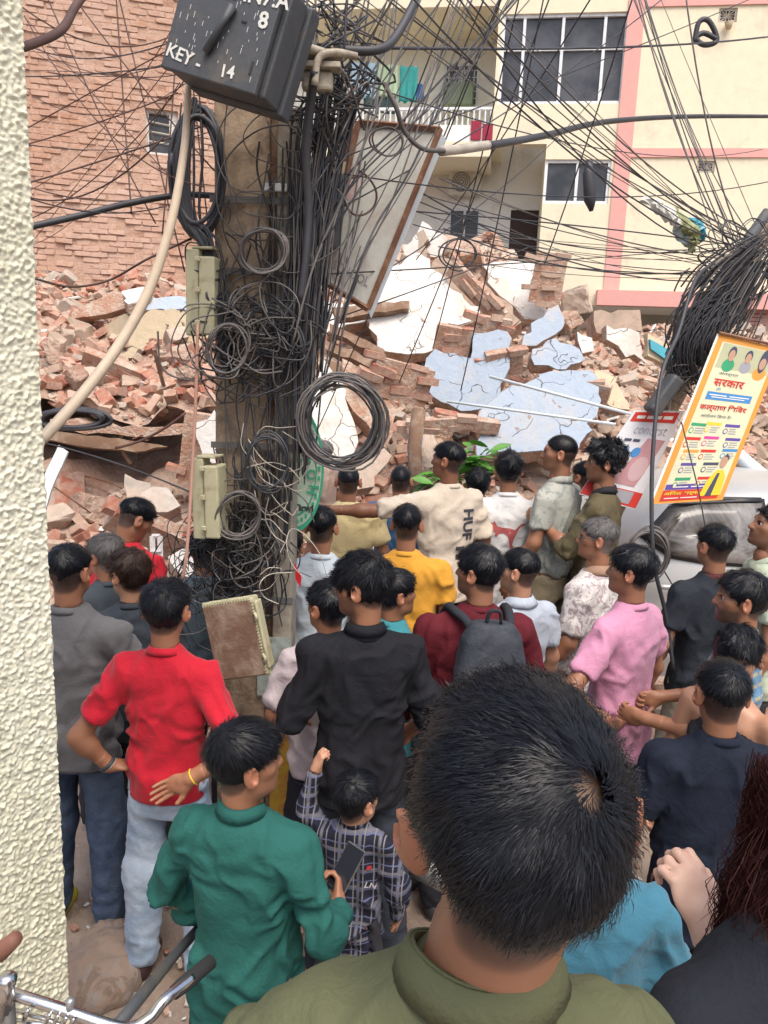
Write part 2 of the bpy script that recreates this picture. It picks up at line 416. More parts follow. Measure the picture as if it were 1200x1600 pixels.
# ---- big slabs, outlined and tilted in space
def jag(pts, seg=.09, amp=.02, keep=()):
    out = []; n = len(pts)
    for i in range(n):
        a, b = Vector(pts[i]), Vector(pts[(i + 1) % n]); L = (b - a).length; k = max(1, int(L / seg))
        d = (b - a)
        for j in range(k):
            p = a + d * (j / k)
            if j and i not in keep: p += Vector([random.gauss(0, amp) for _ in range(3)])
            out.append(p)
    return out
def slab(name, outline, D, normal, thick, mface, label, cat='wall slab', parent=None, jagamp=.022, msides='brick_edge', keep=(), lift=0.0, courses=True):
    n = Vector(normal).normalized(); cx = sum(p[0] for p in outline) / len(outline); cy = sum(p[1] for p in outline) / len(outline)
    
    Dh = 4.8
    while Dh < 12.6:
        q_ = P(cx, cy, Dh)
        if q_.z <= surf(q_.x, q_.y): break
        Dh += .04
    if D < 9.0 or cx < 460 or 590 < cx < 1010: D = min(D, Dh - .10)
    p0 = P(cx, cy, D); pts = [onplane(x, y, p0, n) for x, y in outline]
    J = jag(pts, .09, jagamp, keep); J = [p - n * (p - p0).dot(n) for p in J]
    if (J[1] - J[0]).length == 0: pass
    area = Vector((0, 0, 0))
    for i in range(len(J)): area += J[i].cross(J[(i + 1) % len(J)])
    if area.dot(n) < 0: J.reverse()
    b = MB()
    skin = .018
    b.prism([p for p in J], -n * skin, 0, 0)
    # masonry behind the plaster skin, uneven and slightly smaller or larger
    c0 = sum(J, Vector()) / len(J)
    K = [c0 + (p - c0) * (1 + random.uniform(-.05, .035)) - n * (skin + .001) for p in J]
    K2 = []
    b.prism(K, -n * thick, 1, 1)
    root = b.build(name, [M[mface], M[msides]])
    tag(root, label, cat)
    return root
up = Vector((0, 0, 1))
slab('fallen_slab', [(598,548),(560,470),(600,420),(655,395),(700,445),(750,488),(735,502),(700,505),(690,548),(650,552)], 9.4, (-.1,-.8,.6), .16, 'white_plaster', 'large white plastered slab right of the leaning sign board', 'wall slab')
slab('fallen_slab', [(755,415),(800,408),(848,412),(862,480),(850,500),(820,498),(775,455)], 10.6, (.1,-.85,.5), .16, 'white_plaster', 'white wall slab below the dark doorway, boxed by brick piers', 'wall slab')
slab('fallen_slab', [(666,560),(680,545),(735,560),(738,520),(792,518),(796,560),(782,600),(780,640),(720,642),(690,628),(665,605)], 8.1, (-.12,-.86,.5), .2, 'blue_plaster', 'pale blue slab with bite out of its top, left of the other blue slabs', 'wall slab')
slab('fallen_slab', [(752,640),(800,602),(860,580),(920,578),(936,600),(932,650),(905,700),(830,705),(745,712),(752,680)], 7.6, (.05,-.75,.66), .2, 'blue_plaster', 'largest pale blue slab, lowest of the blue ones, above the policeman', 'wall slab')
slab('fallen_slab', [(815,540),(830,505),(872,476),(882,505),(868,522),(838,540)], 8.9, (.2,-.85,.5), .14, 'blue_plaster', 'small pale blue slab, highest of the blue pieces', 'wall slab')
slab('fallen_slab', [(832,545),(868,528),(905,545),(914,562),(870,577),(835,570)], 8.5, (.1,-.8,.6), .14, 'blue_plaster', 'flat pale blue slab wedged between highest and largest blue slabs', 'wall slab')
slab('fallen_slab', [(948,508),(1000,520),(1003,562),(978,558),(966,540),(948,530)], 9.0, (.1,-.95,.3), .12, 'white_plaster', 'white plaster patch under the fallen beam at right', 'wall slab')
slab('fallen_slab', [(902,518),(925,528),(928,548),(910,552)], 8.9, (0,-.9,.4), .1, 'white_plaster', 'small white plaster patch right of the blue slabs', 'wall slab')
slab('fallen_slab', [(930,578),(965,588),(985,640),(955,635),(925,610)], 8.0, (.1,-.8,.5), .12, 'cream_plaster', 'cream plaster piece beside the two thin pipes', 'wall slab')
slab('fallen_slab', [(478,700),(482,620),(505,560),(530,590),(545,640),(560,690),(540,730),(500,745)], 7.2, (.15,-.9,.35), .2, 'white_plaster', 'grey white slab seen through the hanging cable coil', 'wall slab')
slab('fallen_slab', [(535,560),(600,600),(620,640),(602,700),(560,650),(530,600)], 7.5, (.2,-.85,.4), .2, 'brick_edge', 'bare brown slab right of the hanging cable coil', 'wall slab')
slab('fallen_slab', [(545,735),(600,700),(612,712),(585,760),(555,765)], 6.6, (.3,-.8,.5), .16, 'mortar', 'brown slab tilted over central hole', 'wall slab')
slab('fallen_slab', [(637,686),(662,684),(660,700),(645,718),(636,712)], 6.6, (0,-.9,.3), .08, 'blue_plaster', 'little pale blue fragment above the green branch', 'wall slab')
slab('fallen_slab', [(188,555),(205,520),(238,482),(300,488),(345,520),(300,552),(250,558)], 9.2, (-.1,-.97,.15), .15, 'cream_plaster', 'cream plastered slab under the roof piece, left of the pole', 'wall slab')
slab('fallen_slab', [(150,575),(170,505),(195,490),(235,500),(205,560),(185,575)], 9.0, (-.6,-.8,.1), .15, 'cream_plaster', 'narrow cream slab face in shadow beside the cream slab', 'wall slab')
slab('fallen_slab', [(205,484),(222,462),(290,464),(298,486),(250,482)], 9.1, (0,-.55,.83), .1, 'blue_plaster', 'bluish flat roof piece topping the cream slab', 'roof slab')
slab('fallen_slab', [(190,455),(225,448),(235,462),(200,475)], 9.1, (0,-.4,.9), .1, 'white_plaster', 'small white tile piece on top of the cream slab', 'roof slab')
slab('fallen_slab', [(112,488),(170,462),(205,450),(200,480),(155,492),(112,498)], 9.3, (-.1,-.9,.3), .12, 'brick_edge', 'reddish broken lintel jutting left over the heap', 'wall slab')
slab('fallen_slab', [(305,660),(335,640),(345,690),(342,730),(318,715)], 6.6, (.1,-.97,.2), .12, 'white_plaster', 'pale plaster slab peeking out beside the lower meter box', 'wall slab')
slab('fallen_slab', [(262,870),(322,838),(345,860),(330,912),(285,900)], 5.0, (0,-.75,.66), .03, 'white_plaster', 'white board lying behind the red shirts, left of the pole', 'board')
slab('fallen_slab', [(195,740),(235,755),(240,800),(200,785)], 5.9, (.1,-.7,.7), .18, 'concrete', 'grey concrete slab lying low in the left heap', 'wall slab')
slab('fallen_slab', [(220,770),(262,762),(282,790),(262,800),(225,800)], 5.7, (.1,-.7,.7), .18, 'concrete', 'brown concrete slab lying in front of the left heap', 'wall slab')
slab('ledge_slab', [(78,655),(150,660),(240,668),(292,662),(300,676),(240,682),(150,676),(80,668)], 7.2, (0,-1,.05), .5, 'brick_edge', 'broken floor edge roofing the dark gap left of the pole', 'floor slab', jagamp=.015)
slab('fallen_beam', [(660,430),(690,398),(800,478),(812,500),(788,520),(745,488),(700,455)], 9.8, (-.2,-.85,.5), .25, 'mortar', 'diagonal stripped brick beam between the two white slabs', 'beam')
slab('fallen_beam', [(848,400),(864,398),(876,470),(862,478)], 10.2, (.1,-.97,.2), .2, 'mortar', 'upright brick pier stub below the dark doorway', 'beam')
slab('fallen_beam', [(928,486),(1000,484),(1004,518),(932,520)], 9.2, (0,-.97,.2), .35, 'mortar', 'short thick concrete beam lying level near the car side', 'beam')
slab('fallen_beam', [(650,365),(662,358),(668,420),(655,432)], 10.8, (-.2,-.95,.1), .25, 'mortar', 'jagged brick stump beside the sign board edge', 'beam')
slab('fallen_slab', [(590,470),(660,345),(700,372),(690,398),(655,400),(610,465)], 11.2, (-.1,-.95,.2), .12, 'white_plaster', 'white wall remnant standing behind the sign board', 'wall slab')
slab('fallen_slab', [(505,470),(590,480),(575,500),(510,520)], 9.9, (0,-.7,.6), .15, 'white_plaster', 'white slab below the sign board bottom corner', 'wall slab')
for i, (ol, D_) in enumerate([([(505,560),(600,590),(595,604),(505,575)], 8.0), ([(505,530),(610,575),(612,588),(508,545)], 8.3), ([(515,505),(600,545),(600,556),(515,520)], 8.7), ([(520,480),(640,470),(640,482),(525,498)], 9.3)]):
    slab('timber_plank', ol, D_, (.0,-.9,.4), .12, 'dark_wood', ['lowest', 'second lowest', 'third lowest', 'highest'][i] + ' of the splintered planks behind the hanging cables', 'plank', jagamp=.012, msides='dark_wood')
slab('timber_plank', [(75,672),(215,690),(262,698),(210,706),(120,696),(72,686)], 6.9, (0,-.95,.3), .05, 'dark_wood', 'long weathered plank across the mouth of the dark gap', 'plank', jagamp=.006, msides='dark_wood')
slab('door_frame_piece', [(1012,520),(1090,566),(1120,580),(1092,592),(1012,556)], 8.6, (.1,-.95,.25), .08, 'cream_plaster', 'cream framed panel with a teal stripe leaning behind the right pole', 'door panel', jagamp=.003, msides='cream_plaster')
M['teal'] = simple('teal_paint', (.04, .30, .38), .5)
slab('teal_board', [(1016,530),(1075,562),(1108,580),(1092,586),(1060,574),(1017,545)], 8.55, (.1,-.95,.25), .01, 'teal', 'teal painted board on the cream framed panel', 'board', jagamp=.002, msides='teal')
slab('pipe_sheet', [(70,740),(92,695),(106,706),(80,765),(70,800)], 5.6, (.2,-.9,.3), .02, 'grey_paint', 'pale grey metal strip leaning beside the foreground wall', 'metal strip', jagamp=.002, msides='grey_paint')

# larger broken wall chunks sitting proud of the heap
big_lab = 'bulky broken wall chunk sticking out of the heap'
def roughen(me, amp=.02, cuts=2):
    import bmesh
    from mathutils import noise as mn_
    bm = bmesh.new(); bm.from_mesh(me); bmesh.ops.triangulate(bm, faces=bm.faces)
    for _ in range(cuts):
        ed = [e for e in bm.edges if e.calc_length() > .05]
        if ed: bmesh.ops.subdivide_edges(bm, edges=ed, cuts=1); bmesh.ops.triangulate(bm, faces=bm.faces)
    bm.normal_update(); of = Vector([random.uniform(0, 50) for _ in range(3)])
    for v in bm.verts: v.co += v.normal * amp * (mn_.noise(v.co * 9 + of) * 1.2 + mn_.noise(v.co * 24 + of) * .7)
    bm.to_mesh(me); bm.free(); return me
bigs = [rock_mesh('wall_chunk', (random.uniform(.35, .75), random.uniform(.25, .45), random.uniform(.12, .22)), .16, [random.choice((M['brick_edge'], M['mortar'], M['brick'], M['brick_edge']))]) for _ in range(10)]
for m_ in bigs: roughen(m_)
for k_ in ('mortar', 'concrete'):
    for m_ in LIB[k_]: roughen(m_, .012, 1)
reds = [roughen(rock_mesh('wall_chunk', (random.uniform(.3, .6), random.uniform(.2, .4), random.uniform(.12, .22)), .16, [random.choice((M['brick_red'], M['brick_edge'], M['heap']))])) for _ in range(6)]
spots_b = [(150, 800), (110, 770), (120, 600), (280, 560), (90, 560), (300, 590), (620, 520), (600, 640), (655, 700), (690, 690), (830, 740), (760, 700), (930, 690), (960, 570), (1010, 600), (1040, 560), (985, 700), (900, 470), (700, 400), (740, 410), (1100, 640), (1150, 720), (1185, 660), (1170, 740), (880, 500), (640, 470), (540, 520), (1060, 620)]
for px_, py_ in spots_b:
    Dd = 5.0
    while Dd < 12.5:
        q_ = P(px_, py_, Dd)
        if q_.z <= surf(q_.x, q_.y) + .05: break
        Dd += .08
    o = bpy.data.objects.new('wall_chunk', random.choice(reds if px_ < 460 else bigs)); link(o); o.location = P(px_, py_, Dd); o.rotation_euler = Euler((random.gauss(.4, .5), random.gauss(0, .5), random.uniform(0, 6.28))); o.scale = (random.uniform(.7, 1.15),) * 3
    lab_ = ('bulky broken wall chunk left of the pole, in the brick heap' if px_ < 460 else ('bulky broken wall chunk between the wall slabs' if px_ < 950 else 'bulky broken wall chunk in the heap beyond the banners')); tag(o, lab_, 'wall chunk', lab_)
# masonry lumps: each brick a part
EM = M['brick']
brick_me = []
for i in range(5):
    brick_me.append(rock_mesh('brick', (.222, .11, .07), .03, [M['brick']], True))
for i in range(4):
    brick_me.append(rock_mesh('brick', (.222, .11, .07), .03, [M['brick_red']], True))
def masonry(px, py, D, nx, nz, rot, label, red=.4):
    r = empty('masonry_lump', P(px, py, D)); r.rotation_euler = rot
    for i in range(nx):
        for j in range(nz):
            if (i in (0, nx - 1) or j in (0, nz - 1)) and random.random() < .5: continue
            o = bpy.data.objects.new('brick', random.choice(brick_me[5:] if random.random() < red else brick_me[:5])); link(o, r)
            o.location = ((i - nx / 2) * .235 + (.117 if j % 2 else 0), random.gauss(0, .022), (j - nz / 2) * .084 + random.gauss(0, .008))
            o.rotation_euler = [random.gauss(0, .10) for _ in range(3)]; k_ = random.uniform(.8, 1.12); o.scale = (random.choice((1, 1, .55)) * k_, k_, k_)
    core = MB().box((-nx * .235 / 2 + .02, -.05, -nz * .042 - .02), (nx * .235 / 2 - .06, .05, nz * .042 - .07)).build('mortar_bed', [M['brick_edge']], r)
    tag(r, label, 'masonry lump'); return r
masonry(765, 540, 8.5, 2, 9, (.3, .1, .15), 'stack of bare bricks between the left and upper blue slabs')
masonry(790, 560, 8.2, 2, 4, (.5, -.2, .1), 'band of brick courses above the largest blue slab', .2)
masonry(712, 525, 8.4, 2, 4, (.3, .15, -.1), 'red bricks sticking out of the notch in the left blue slab')
masonry(690, 655, 7.2, 3, 2, (.3, -.1, .05), 'row of whitish bricks under the left blue slab', .1)
masonry(735, 655, 7.3, 3, 2, (.4, .1, .2), 'brick courses between left blue slab and largest blue slab', .3)
masonry(630, 590, 7.6, 3, 5, (.2, .2, .4), 'brick lump left of the pale blue slabs', .5)
masonry(750, 455, 9.5, 4, 3, (.4, .75, -.2), 'exposed brickwork at the foot of the diagonal beam', .1)
masonry(860, 430, 10.1, 2, 8, (.1, .1, -.1), 'brick pier remnant right of the white slab below the doorway', .1)
masonry(215, 600, 8.0, 5, 6, (.6, .35, .2), 'dark red brick wall chunk lying above the gap, slanted right', .95)
masonry(270, 615, 7.8, 4, 6, (.7, -.35, .6), 'dark red brick wall chunk above the gap next to the pole', .95)
masonry(140, 610, 8.2, 4, 5, (.5, .6, -.3), 'dark red brick wall chunk above the gap nearest the wall', .8)
masonry(322, 700, 6.9, 2, 9, (.1, .12, .2), 'upright brick jamb at the right end of the dark gap', .9)
masonry(660, 430, 10.4, 3, 6, (.2, .2, .2), 'jagged red brick stump left of diagonal beam', .2)
masonry(1120, 700, 8.0, 4, 4, (.7, .3, .3), 'brick lump behind the orange bordered banner', .5)
masonry(910, 600, 8.0, 3, 3, (.4, .2, -.4), 'brick lump at the right edge of the largest blue slab', .4)
masonry(250, 830, 5.2, 3, 4, (.9, .5, .5), 'brick lump behind the white board on the street', .8)
masonry(1050, 1065, 4.6, 3, 2, (.1, .0, .2), 'low brick step beside the pink shirted man', .6)

# ---- back building (cream, pink bands): facade plane turned 8 degrees
FY = 16.0; fa = R(-8)
fdir = Vector((math.cos(fa), math.sin(fa), 0)); fn_ = Vector((math.sin(fa), -math.cos(fa), 0))   # fn_ points to the street
F0 = Vector((3.0, FY, 0))
def FB(px, py, back=0.0):
    p = onplane(px, py, F0 - fn_ * back, fn_) - F0; return p.dot(fdir), p.z
FM = Matrix.Translation(F0) @ Matrix.Rotation(fa, 4, 'Z')     # local x along facade, local -y to the street
def fbox(mb, px0, py0, px1, py1, y0, y1, mi=0, ref=0.0):
    pts = [FB(x, y, ref) for x, y in ((px0, py0), (px1, py0), (px1, py1), (px0, py1))]
    u0 = (pts[0][0] + pts[3][0]) / 2; u1 = (pts[1][0] + pts[2][0]) / 2; z1 = (pts[0][1] + pts[1][1]) / 2; z0 = (pts[2][1] + pts[3][1]) / 2
    mb.box((u0, y0, z0), (u1, y1, z1), mi); return (u0, u1, z0, z1)
M['cream_wall'] = dirty('cream_wall_paint', (.80, .725, .54), (.64, .56, .42), .22, .85, .8, 30, .1, .004)
M['white_wall'] = dirty('off_white_wall_paint', (.86, .845, .80), (.66, .61, .53), .18, .85, .8, 30, .1, .004)
M['pink'] = dirty('pink_band_paint', (.74, .38, .34), (.66, .40, .36), .2, .8, 2, 30, .1, .004)
M['green_wall'] = simple('pale_green_wall', (.62, .66, .46), .85, vscale=1)
M['frame'] = simple('white_window_frame', (.72, .74, .76), .45, bstr=0)
gm2, gn2, gb2 = new_mat('dark_window_glass'); v = coord(gn2); 
c = ramp(gn2, noise(gn2, v, 1.3, 4), [(.4, (.035, .04, .048)), (.6, (.085, .09, .10))]); gn2.links.new(c, gb2.inputs['Base Color']); gb2.inputs['Roughness'].default_value = .18; gb2.inputs['Specular IOR Level'].default_value = .4  # uneven tone in the pane colour stands for window reflections
M['glass'] = gm2
bld = empty('apartment_building'); bld.matrix_world = FM
tag(bld, 'cream apartment building with pink bands standing behind the rubble', 'building')
uL = FB(775, 100)[0]; uLL = FB(845, 350)[0]
u_pink = FB(975, 238)[0]; uR = 9.0
zt = 12.5
z_band = FB(1080, 240)[1]; z_beam0 = FB(1050, 480)[1]; z_beam1 = FB(1050, 458)[1]; z_top = FB(1080, 5)[1]
b = MB()
def wall_with_holes(b, u0, u1, z0, z1, holes, y0=0.0, y1=.25, mi=0):
    us = sorted({u0, u1, *[h[0] for h in holes], *[h[1] for h in holes]}); zs = sorted({z0, z1, *[h[2] for h in holes], *[h[3] for h in holes]})
    for i in range(len(us) - 1):
        for j in range(len(zs) - 1):
            cu_, cz_ = (us[i] + us[i + 1]) / 2, (zs[j] + zs[j + 1]) / 2
            if any(h[0] < cu_ < h[1] and h[2] < cz_ < h[3] for h in holes): continue
            b.box((us[i], y0, zs[j]), (us[i + 1], y1, zs[j + 1]), mi)
def rect(px0, py0, px1, py1, ref=0.0):
    pts = [FB(x, y, ref) for x, y in ((px0, py0), (px1, py0), (px1, py1), (px0, py1))]
    return ((pts[0][0] + pts[3][0]) / 2, (pts[1][0] + pts[2][0]) / 2, (pts[2][1] + pts[3][1]) / 2, (pts[0][1] + pts[1][1]) / 2)
W1 = rect(782, 20, 978, 162); W2 = rect(850, 249, 953, 318)
V1 = rect(1123, 12, 1152, 35); V2 = rect(1089, 251, 1117, 270)
z_u = rect(775, 165, 800, 225)[2]                       # underside of upper storey overhang left
wall_with_holes(b, uL, u_pink, z_u, zt, [W1]); wall_with_holes(b, uLL, u_pink, z_beam0 - .0, z_u, [W2])
wall_with_holes(b, u_pink, uR, z_beam0, zt, [V1, V2])
bw = b.build('wall', [M['cream_wall']], bld)
b = MB(); pk = rect(968, 240, 990, 450)
b.box((u_pink - .16, -.03, z_beam1), (u_pink + .14, -.002, zt)); b.build('pink_pilaster', [M['pink']], bld)
MB().box((u_pink + .143, -.03, z_band - .07), (uR, -.002, z_band + .09)).build('pink_band', [M['pink']], bld)
MB().box((u_pink + .143, -.03, z_top - .05), (uR, -.002, z_top + .14)).build('pink_band', [M['pink']], bld)
MB().box((u_pink - .3, -.34, z_beam0 - .02), (uR, -.032, z_beam1)).build('pink_beam', [M['pink']], bld)
def window(r, mull, trans=None, depth=.10, parent=None):
    u0, u1, z0, z1 = r; fr = MB(); t = .055
    for lo, hi in (((u0, z0), (u1, z0 + t)), ((u0, z1 - t), (u1, z1)), ((u0, z0 + t), (u0 + t, z1 - t)), ((u1 - t, z0 + t), (u1, z1 - t))): fr.box((lo[0], .04, lo[1]), (hi[0], .04 + depth, hi[1]))
    ms = [u0 + t / 2] + [u0 + (u1 - u0) * m for m in mull] + [u1 - t / 2]
    for m in ms[1:-1]: fr.box((m - t / 2, .045, z0 + t), (m + t / 2, .035 + depth, z1 - t))
    zs = [z0 + t / 2, z1 - t / 2]
    if trans: zm = z0 + (z1 - z0) * trans; fr.box((u0 + t, .05, zm - t / 2), (u1 - t, .03 + depth, zm + t / 2)); zs = [z0 + t / 2, zm, z1 - t / 2]
    o = fr.build('window', [M['frame']], bld)
    for i in range(len(ms) - 1):
        for j in range(len(zs) - 1):
            y = .10 + (.006 if (i + j) % 2 else 0)
            MB().box((ms[i] + t / 2, y, zs[j] + t / 2), (ms[i + 1] - t / 2, y + .01, zs[j + 1] - t / 2)).build('pane', [M['glass']], o)
    return o
window(W1, (.18, .49, .82), .62); window(W2, (.5,))
def grille(r, y=.03):
    u0, u1, z0, z1 = r; g_ = MB(); n = 3
    g_.box((u0, y, z0), (u1, y + .02, z0 + .04)); g_.box((u0, y, z1 - .04), (u1, y + .02, z1)); g_.box((u0, y, z0 + .041), (u0 + .04, y + .02, z1 - .041)); g_.box((u1 - .04, y, z0 + .041), (u1, y + .02, z1 - .041))
    for i in range(n + 1):
        t = i / n; a = u0 + (u1 - u0) * t
        g_.tube([(a, y + .01, z0), (u0 + (u1 - u0) * (1 - t), y + .012, z1)], .012, 4)
        g_.tube([(u0, y + .015, z0 + (z1 - z0) * t), (u1, y + .015, z0 + (z1 - z0) * (1 - t))], .012, 4)
    o = g_.build('vent_grille', [M['cable_pale']], bld)
    MB().box((u0, .12, z0), (u1, .14, z1)).build('dark_opening', [M['glass']], o); return o
grille(V1); grille(V2)
# recessed left part: rear wall, balcony slabs, parapet
BK = 1.5
zf2 = FB(640, 222)[1]; b = MB()
rw = rect(480, 0, 800, 470, BK)
WB = rect(693, 100, 748, 176, BK); WA = rect(700, 326, 750, 388, BK); DR = rect(796, 328, 842, 405, BK)
wall_with_holes(b, rect(375, 200, 700, 300, BK)[0], uLL + .3, 1.5, zt, [WB, WA, DR], BK, BK + .2)
b.build('rear_wall', [M['white_wall']], bld)
MB().box((uLL, .252, z_beam0), (uLL + .2, BK - .002, z_u)).build('side_wall', [M['cream_wall']], bld)
MB().box((uL, .252, z_u), (uL + .2, BK - .002, zt)).build('side_wall', [M['cream_wall']], bld)
MB().box((-7.5, -.05, zf2 - .28), (uL - .002, BK - .004, zf2)).build('balcony_slab', [M['cream_wall']], bld)
zf3 = FB(640, 14)[1]
MB().box((-7.5, -.05, zf3), (uL - .002, BK - .004, zf3 + .5)).build('balcony_slab', [M['cream_wall']], bld)
MB().box((-7.5, -.05, zf3 + 2.7), (uL - .002, BK - .004, zf3 + 3.1)).build('balcony_slab', [M['cream_wall']], bld)
par = MB().box((-7.5, -.04, zf2 + .002), (uL - .004, .04, zf2 + .30)).build('balcony_railing', [M['white_wall']], bld)
zr1 = FB(700, 172)[1]
rb = MB(); 
for i in range(70):
    u = -7.4 + i * .11
    if u < uL - .05: rb.box((u, -.012, zf2 + .302), (u + .03, .018, zr1))
rb.box((-7.5, -.02, zr1), (uL - .004, .03, zr1 + .05)); rb.build('railing_bars', [M['frame']], par)['kind'] = 'stuff'
M['maroon'] = simple('maroon_cloth', (.30, .03, .06), .9)
for (a, b_, c_, d_) in ((736, 190, 752, 220), (754, 195, 770, 220)):
    r_ = rect(a, b_, c_, d_); o = MB().box((r_[0], -.07, r_[2]), (r_[1], -.045, r_[3])).build('hanging_cloth', [M['maroon']]); o.matrix_world = FM
    tag(o, ('taller' if a == 736 else 'smaller') + ' maroon cloth hung on the balcony railing', 'cloth')
def window_in(r, y, mull=(), bars=False):
    u0, u1, z0, z1 = r; fr = MB(); t = .05
    for lo, hi in (((u0, z0), (u1, z0 + t)), ((u0, z1 - t), (u1, z1)), ((u0, z0 + t), (u0 + t, z1 - t)), ((u1 - t, z0 + t), (u1, z1 - t))): fr.box((lo[0], y, lo[1]), (hi[0], y + .08, hi[1]))
    ms = [u0 + t / 2] + [u0 + (u1 - u0) * m for m in mull] + [u1 - t / 2]
    for m in ms[1:-1]: fr.box((m - t / 2, y + .005, z0 + t), (m + t / 2, y + .075, z1 - t))
    o = fr.build('window', [M['frame']], bld)
    for i in range(len(ms) - 1): MB().box((ms[i] + t / 2, y + .04, z0 + t), (ms[i + 1] - t / 2, y + .05, z1 - t)).build('pane', [M['glass']], o)
    if bars:
        g_ = MB(); k = 7
        for i in range(1, k): a = u0 + (u1 - u0) * i / k; g_.tube([(a, y + .01, z0), (a, y + .01, z1)], .012, 4)
        for i in range(1, k): a = z0 + (z1 - z0) * i / k; g_.tube([(u0, y + .01, a), (u1, y + .01, a)], .012, 4)
        g_.build('window_grille', [M['frame']], o)
    return o
window_in(WB, BK - .03, (.5,), True); window_in(WA, BK - .03, (.5,))
M['greencool'] = simple('green_cooler', (.20, .26, .17), .7)
r_ = rect(695, 140, 740, 175, BK); MB().box((r_[0], BK - .5, r_[2]), (r_[1], BK - .04, r_[3])).build('window_cooler', [M['greencool']], bld, bevel=.02)
dk = simple('dark_brown_door', (.045, .02, .015), .6)
MB().box((DR[0], BK + .05, DR[2]), (DR[1], BK + .1, DR[3])).build('door', [dk], bld)
# condenser unit on the wall
r_ = rect(702, 272, 752, 308, BK); M['ac'] = simple('ac_cream_case', (.66, .64, .56), .5)
acu = MB().box((r_[0], BK - .35, r_[2]), (r_[1], BK - .05, r_[3])).build('air_conditioner', [M['ac']], None, bevel=.01); acu.matrix_world = FM
tag(acu, 'cream air conditioner outdoor unit above the small double window', 'air conditioner')
fanb = MB(); cu_, cz_ = (r_[0] * .6 + r_[1] * .4), (r_[2] + r_[3]) / 2; rr_ = (r_[3] - r_[2]) * .4
for k in range(4): fanb.tube([(cu_ + rr_ * (k + 1) / 4 * math.cos(t), BK - .36, cz_ + rr_ * (k + 1) / 4 * math.sin(t)) for t in np.linspace(0, 6.28, 17)], .008, 4)
fan = fanb.build('fan_grille', [M['cable_grey']], acu)
# washing on the balcony
for (ol, colr, lab, nm) in (([(548, 98, 588, 155)], (.36, .52, .62), 'pale blue sheet drying on the upper balcony', 'hanging_sheet'), ([(588, 102, 622, 152)], (.42, .55, .36), 'pale green cloth drying beside the blue sheet', 'hanging_cloth'),
                        ([(624, 104, 652, 160)], (.05, .34, .32), 'teal cloth drying on the upper balcony', 'hanging_cloth'), ([(650, 132, 662, 158)], (.03, .09, .25), 'dark blue shirt drying at the washing line end', 'hanging_shirt'),
                        ([(568, 150, 618, 178)], (.03, .06, .055), 'dark green awning cloth below the drying sheets', 'awning_cloth')):
    x0, y0_, x1, y1_ = ol[0]; r_ = rect(x0, y0_, x1, y1_, .5); k = 14; Vv = []; 
    for j in range(9):
        for i in range(k + 1):
            Vv.append((r_[0] + (r_[1] - r_[0]) * i / k, .5 + .04 * math.sin(i * 1.3 + j * .2) * (j / 8), r_[3] + (r_[2] - r_[3]) * j / 8 + .015 * math.sin(i * .9)))
    Vv = np.array(Vv); F = [(j * (k + 1) + i, j * (k + 1) + i + 1, (j + 1) * (k + 1) + i + 1, (j + 1) * (k + 1) + i) for j in range(8) for i in range(k)]
    me = np_mesh(nm, Vv, np.array(F), simple(nm + '_fabric', colr, .9), True); o = mk(nm, me); o.matrix_world = FM; md = o.modifiers.new('thickness', 'SOLIDIFY'); md.thickness = .01
    tag(o, lab, 'cloth')
# ground floor recess under the pink beam
b = MB(); b.box((uLL, 2.2, 0), (uR, 2.4, z_beam0)); b.build('shop_rear_wall', [simple('grey_shop_wall', (.42, .40, .36), .9, vscale=1)], bld)
MB().box((uLL + .2, .01, z_beam0 - .001), (uR, 2.2, z_beam0 + .1)).build('shop_ceiling', [M['white_wall']], bld)
r_ = rect(1175, 500, 1230, 700); MB().box((r_[0], -.0, 0), (r_[0] + .5, .4, z_beam0 - .03)).build('column', [simple('green_shop_front', (.35, .48, .36), .8)], bld)
r_ = rect(1090, 480, 1108, 700); MB().box((r_[0], .02, 0), (r_[0] + .35, .4, z_beam0 - .03)).build('column', [M['white_wall']], bld)
M['shopsign'] = simple('salmon_shop_sign', (.50, .30, .24), .6)
r_ = rect(1162, 482, 1198, 528); ssg = MB().box((r_[0], -.1, r_[2]), (r_[1], -.05, r_[3])).build('shop_sign', [M['shopsign']]); ssg.matrix_world = FM
tag(ssg, 'small salmon notice board on the shop front behind the right pole', 'sign')
sb = MB()
for i in range(9): z = r_[3] - .12 - i * .07; sb.box((r_[0] + .06, -.103, z), (r_[1] - .06 - .05 * (i % 3), -.1005, z + .022))
sb.build('print', [simple('dark_red_print', (.30, .05, .04), .7, bstr=0)], ssg)
# drain stub below vent
r_ = rect(1130, 38, 1142, 50); MB().tube([((r_[0] + r_[1]) / 2, -.12, r_[3]), ((r_[0] + r_[1]) / 2, -.1, r_[2])], [.09, .04], 8).build('drain_spout', [M['cream_plaster']], bld, True)

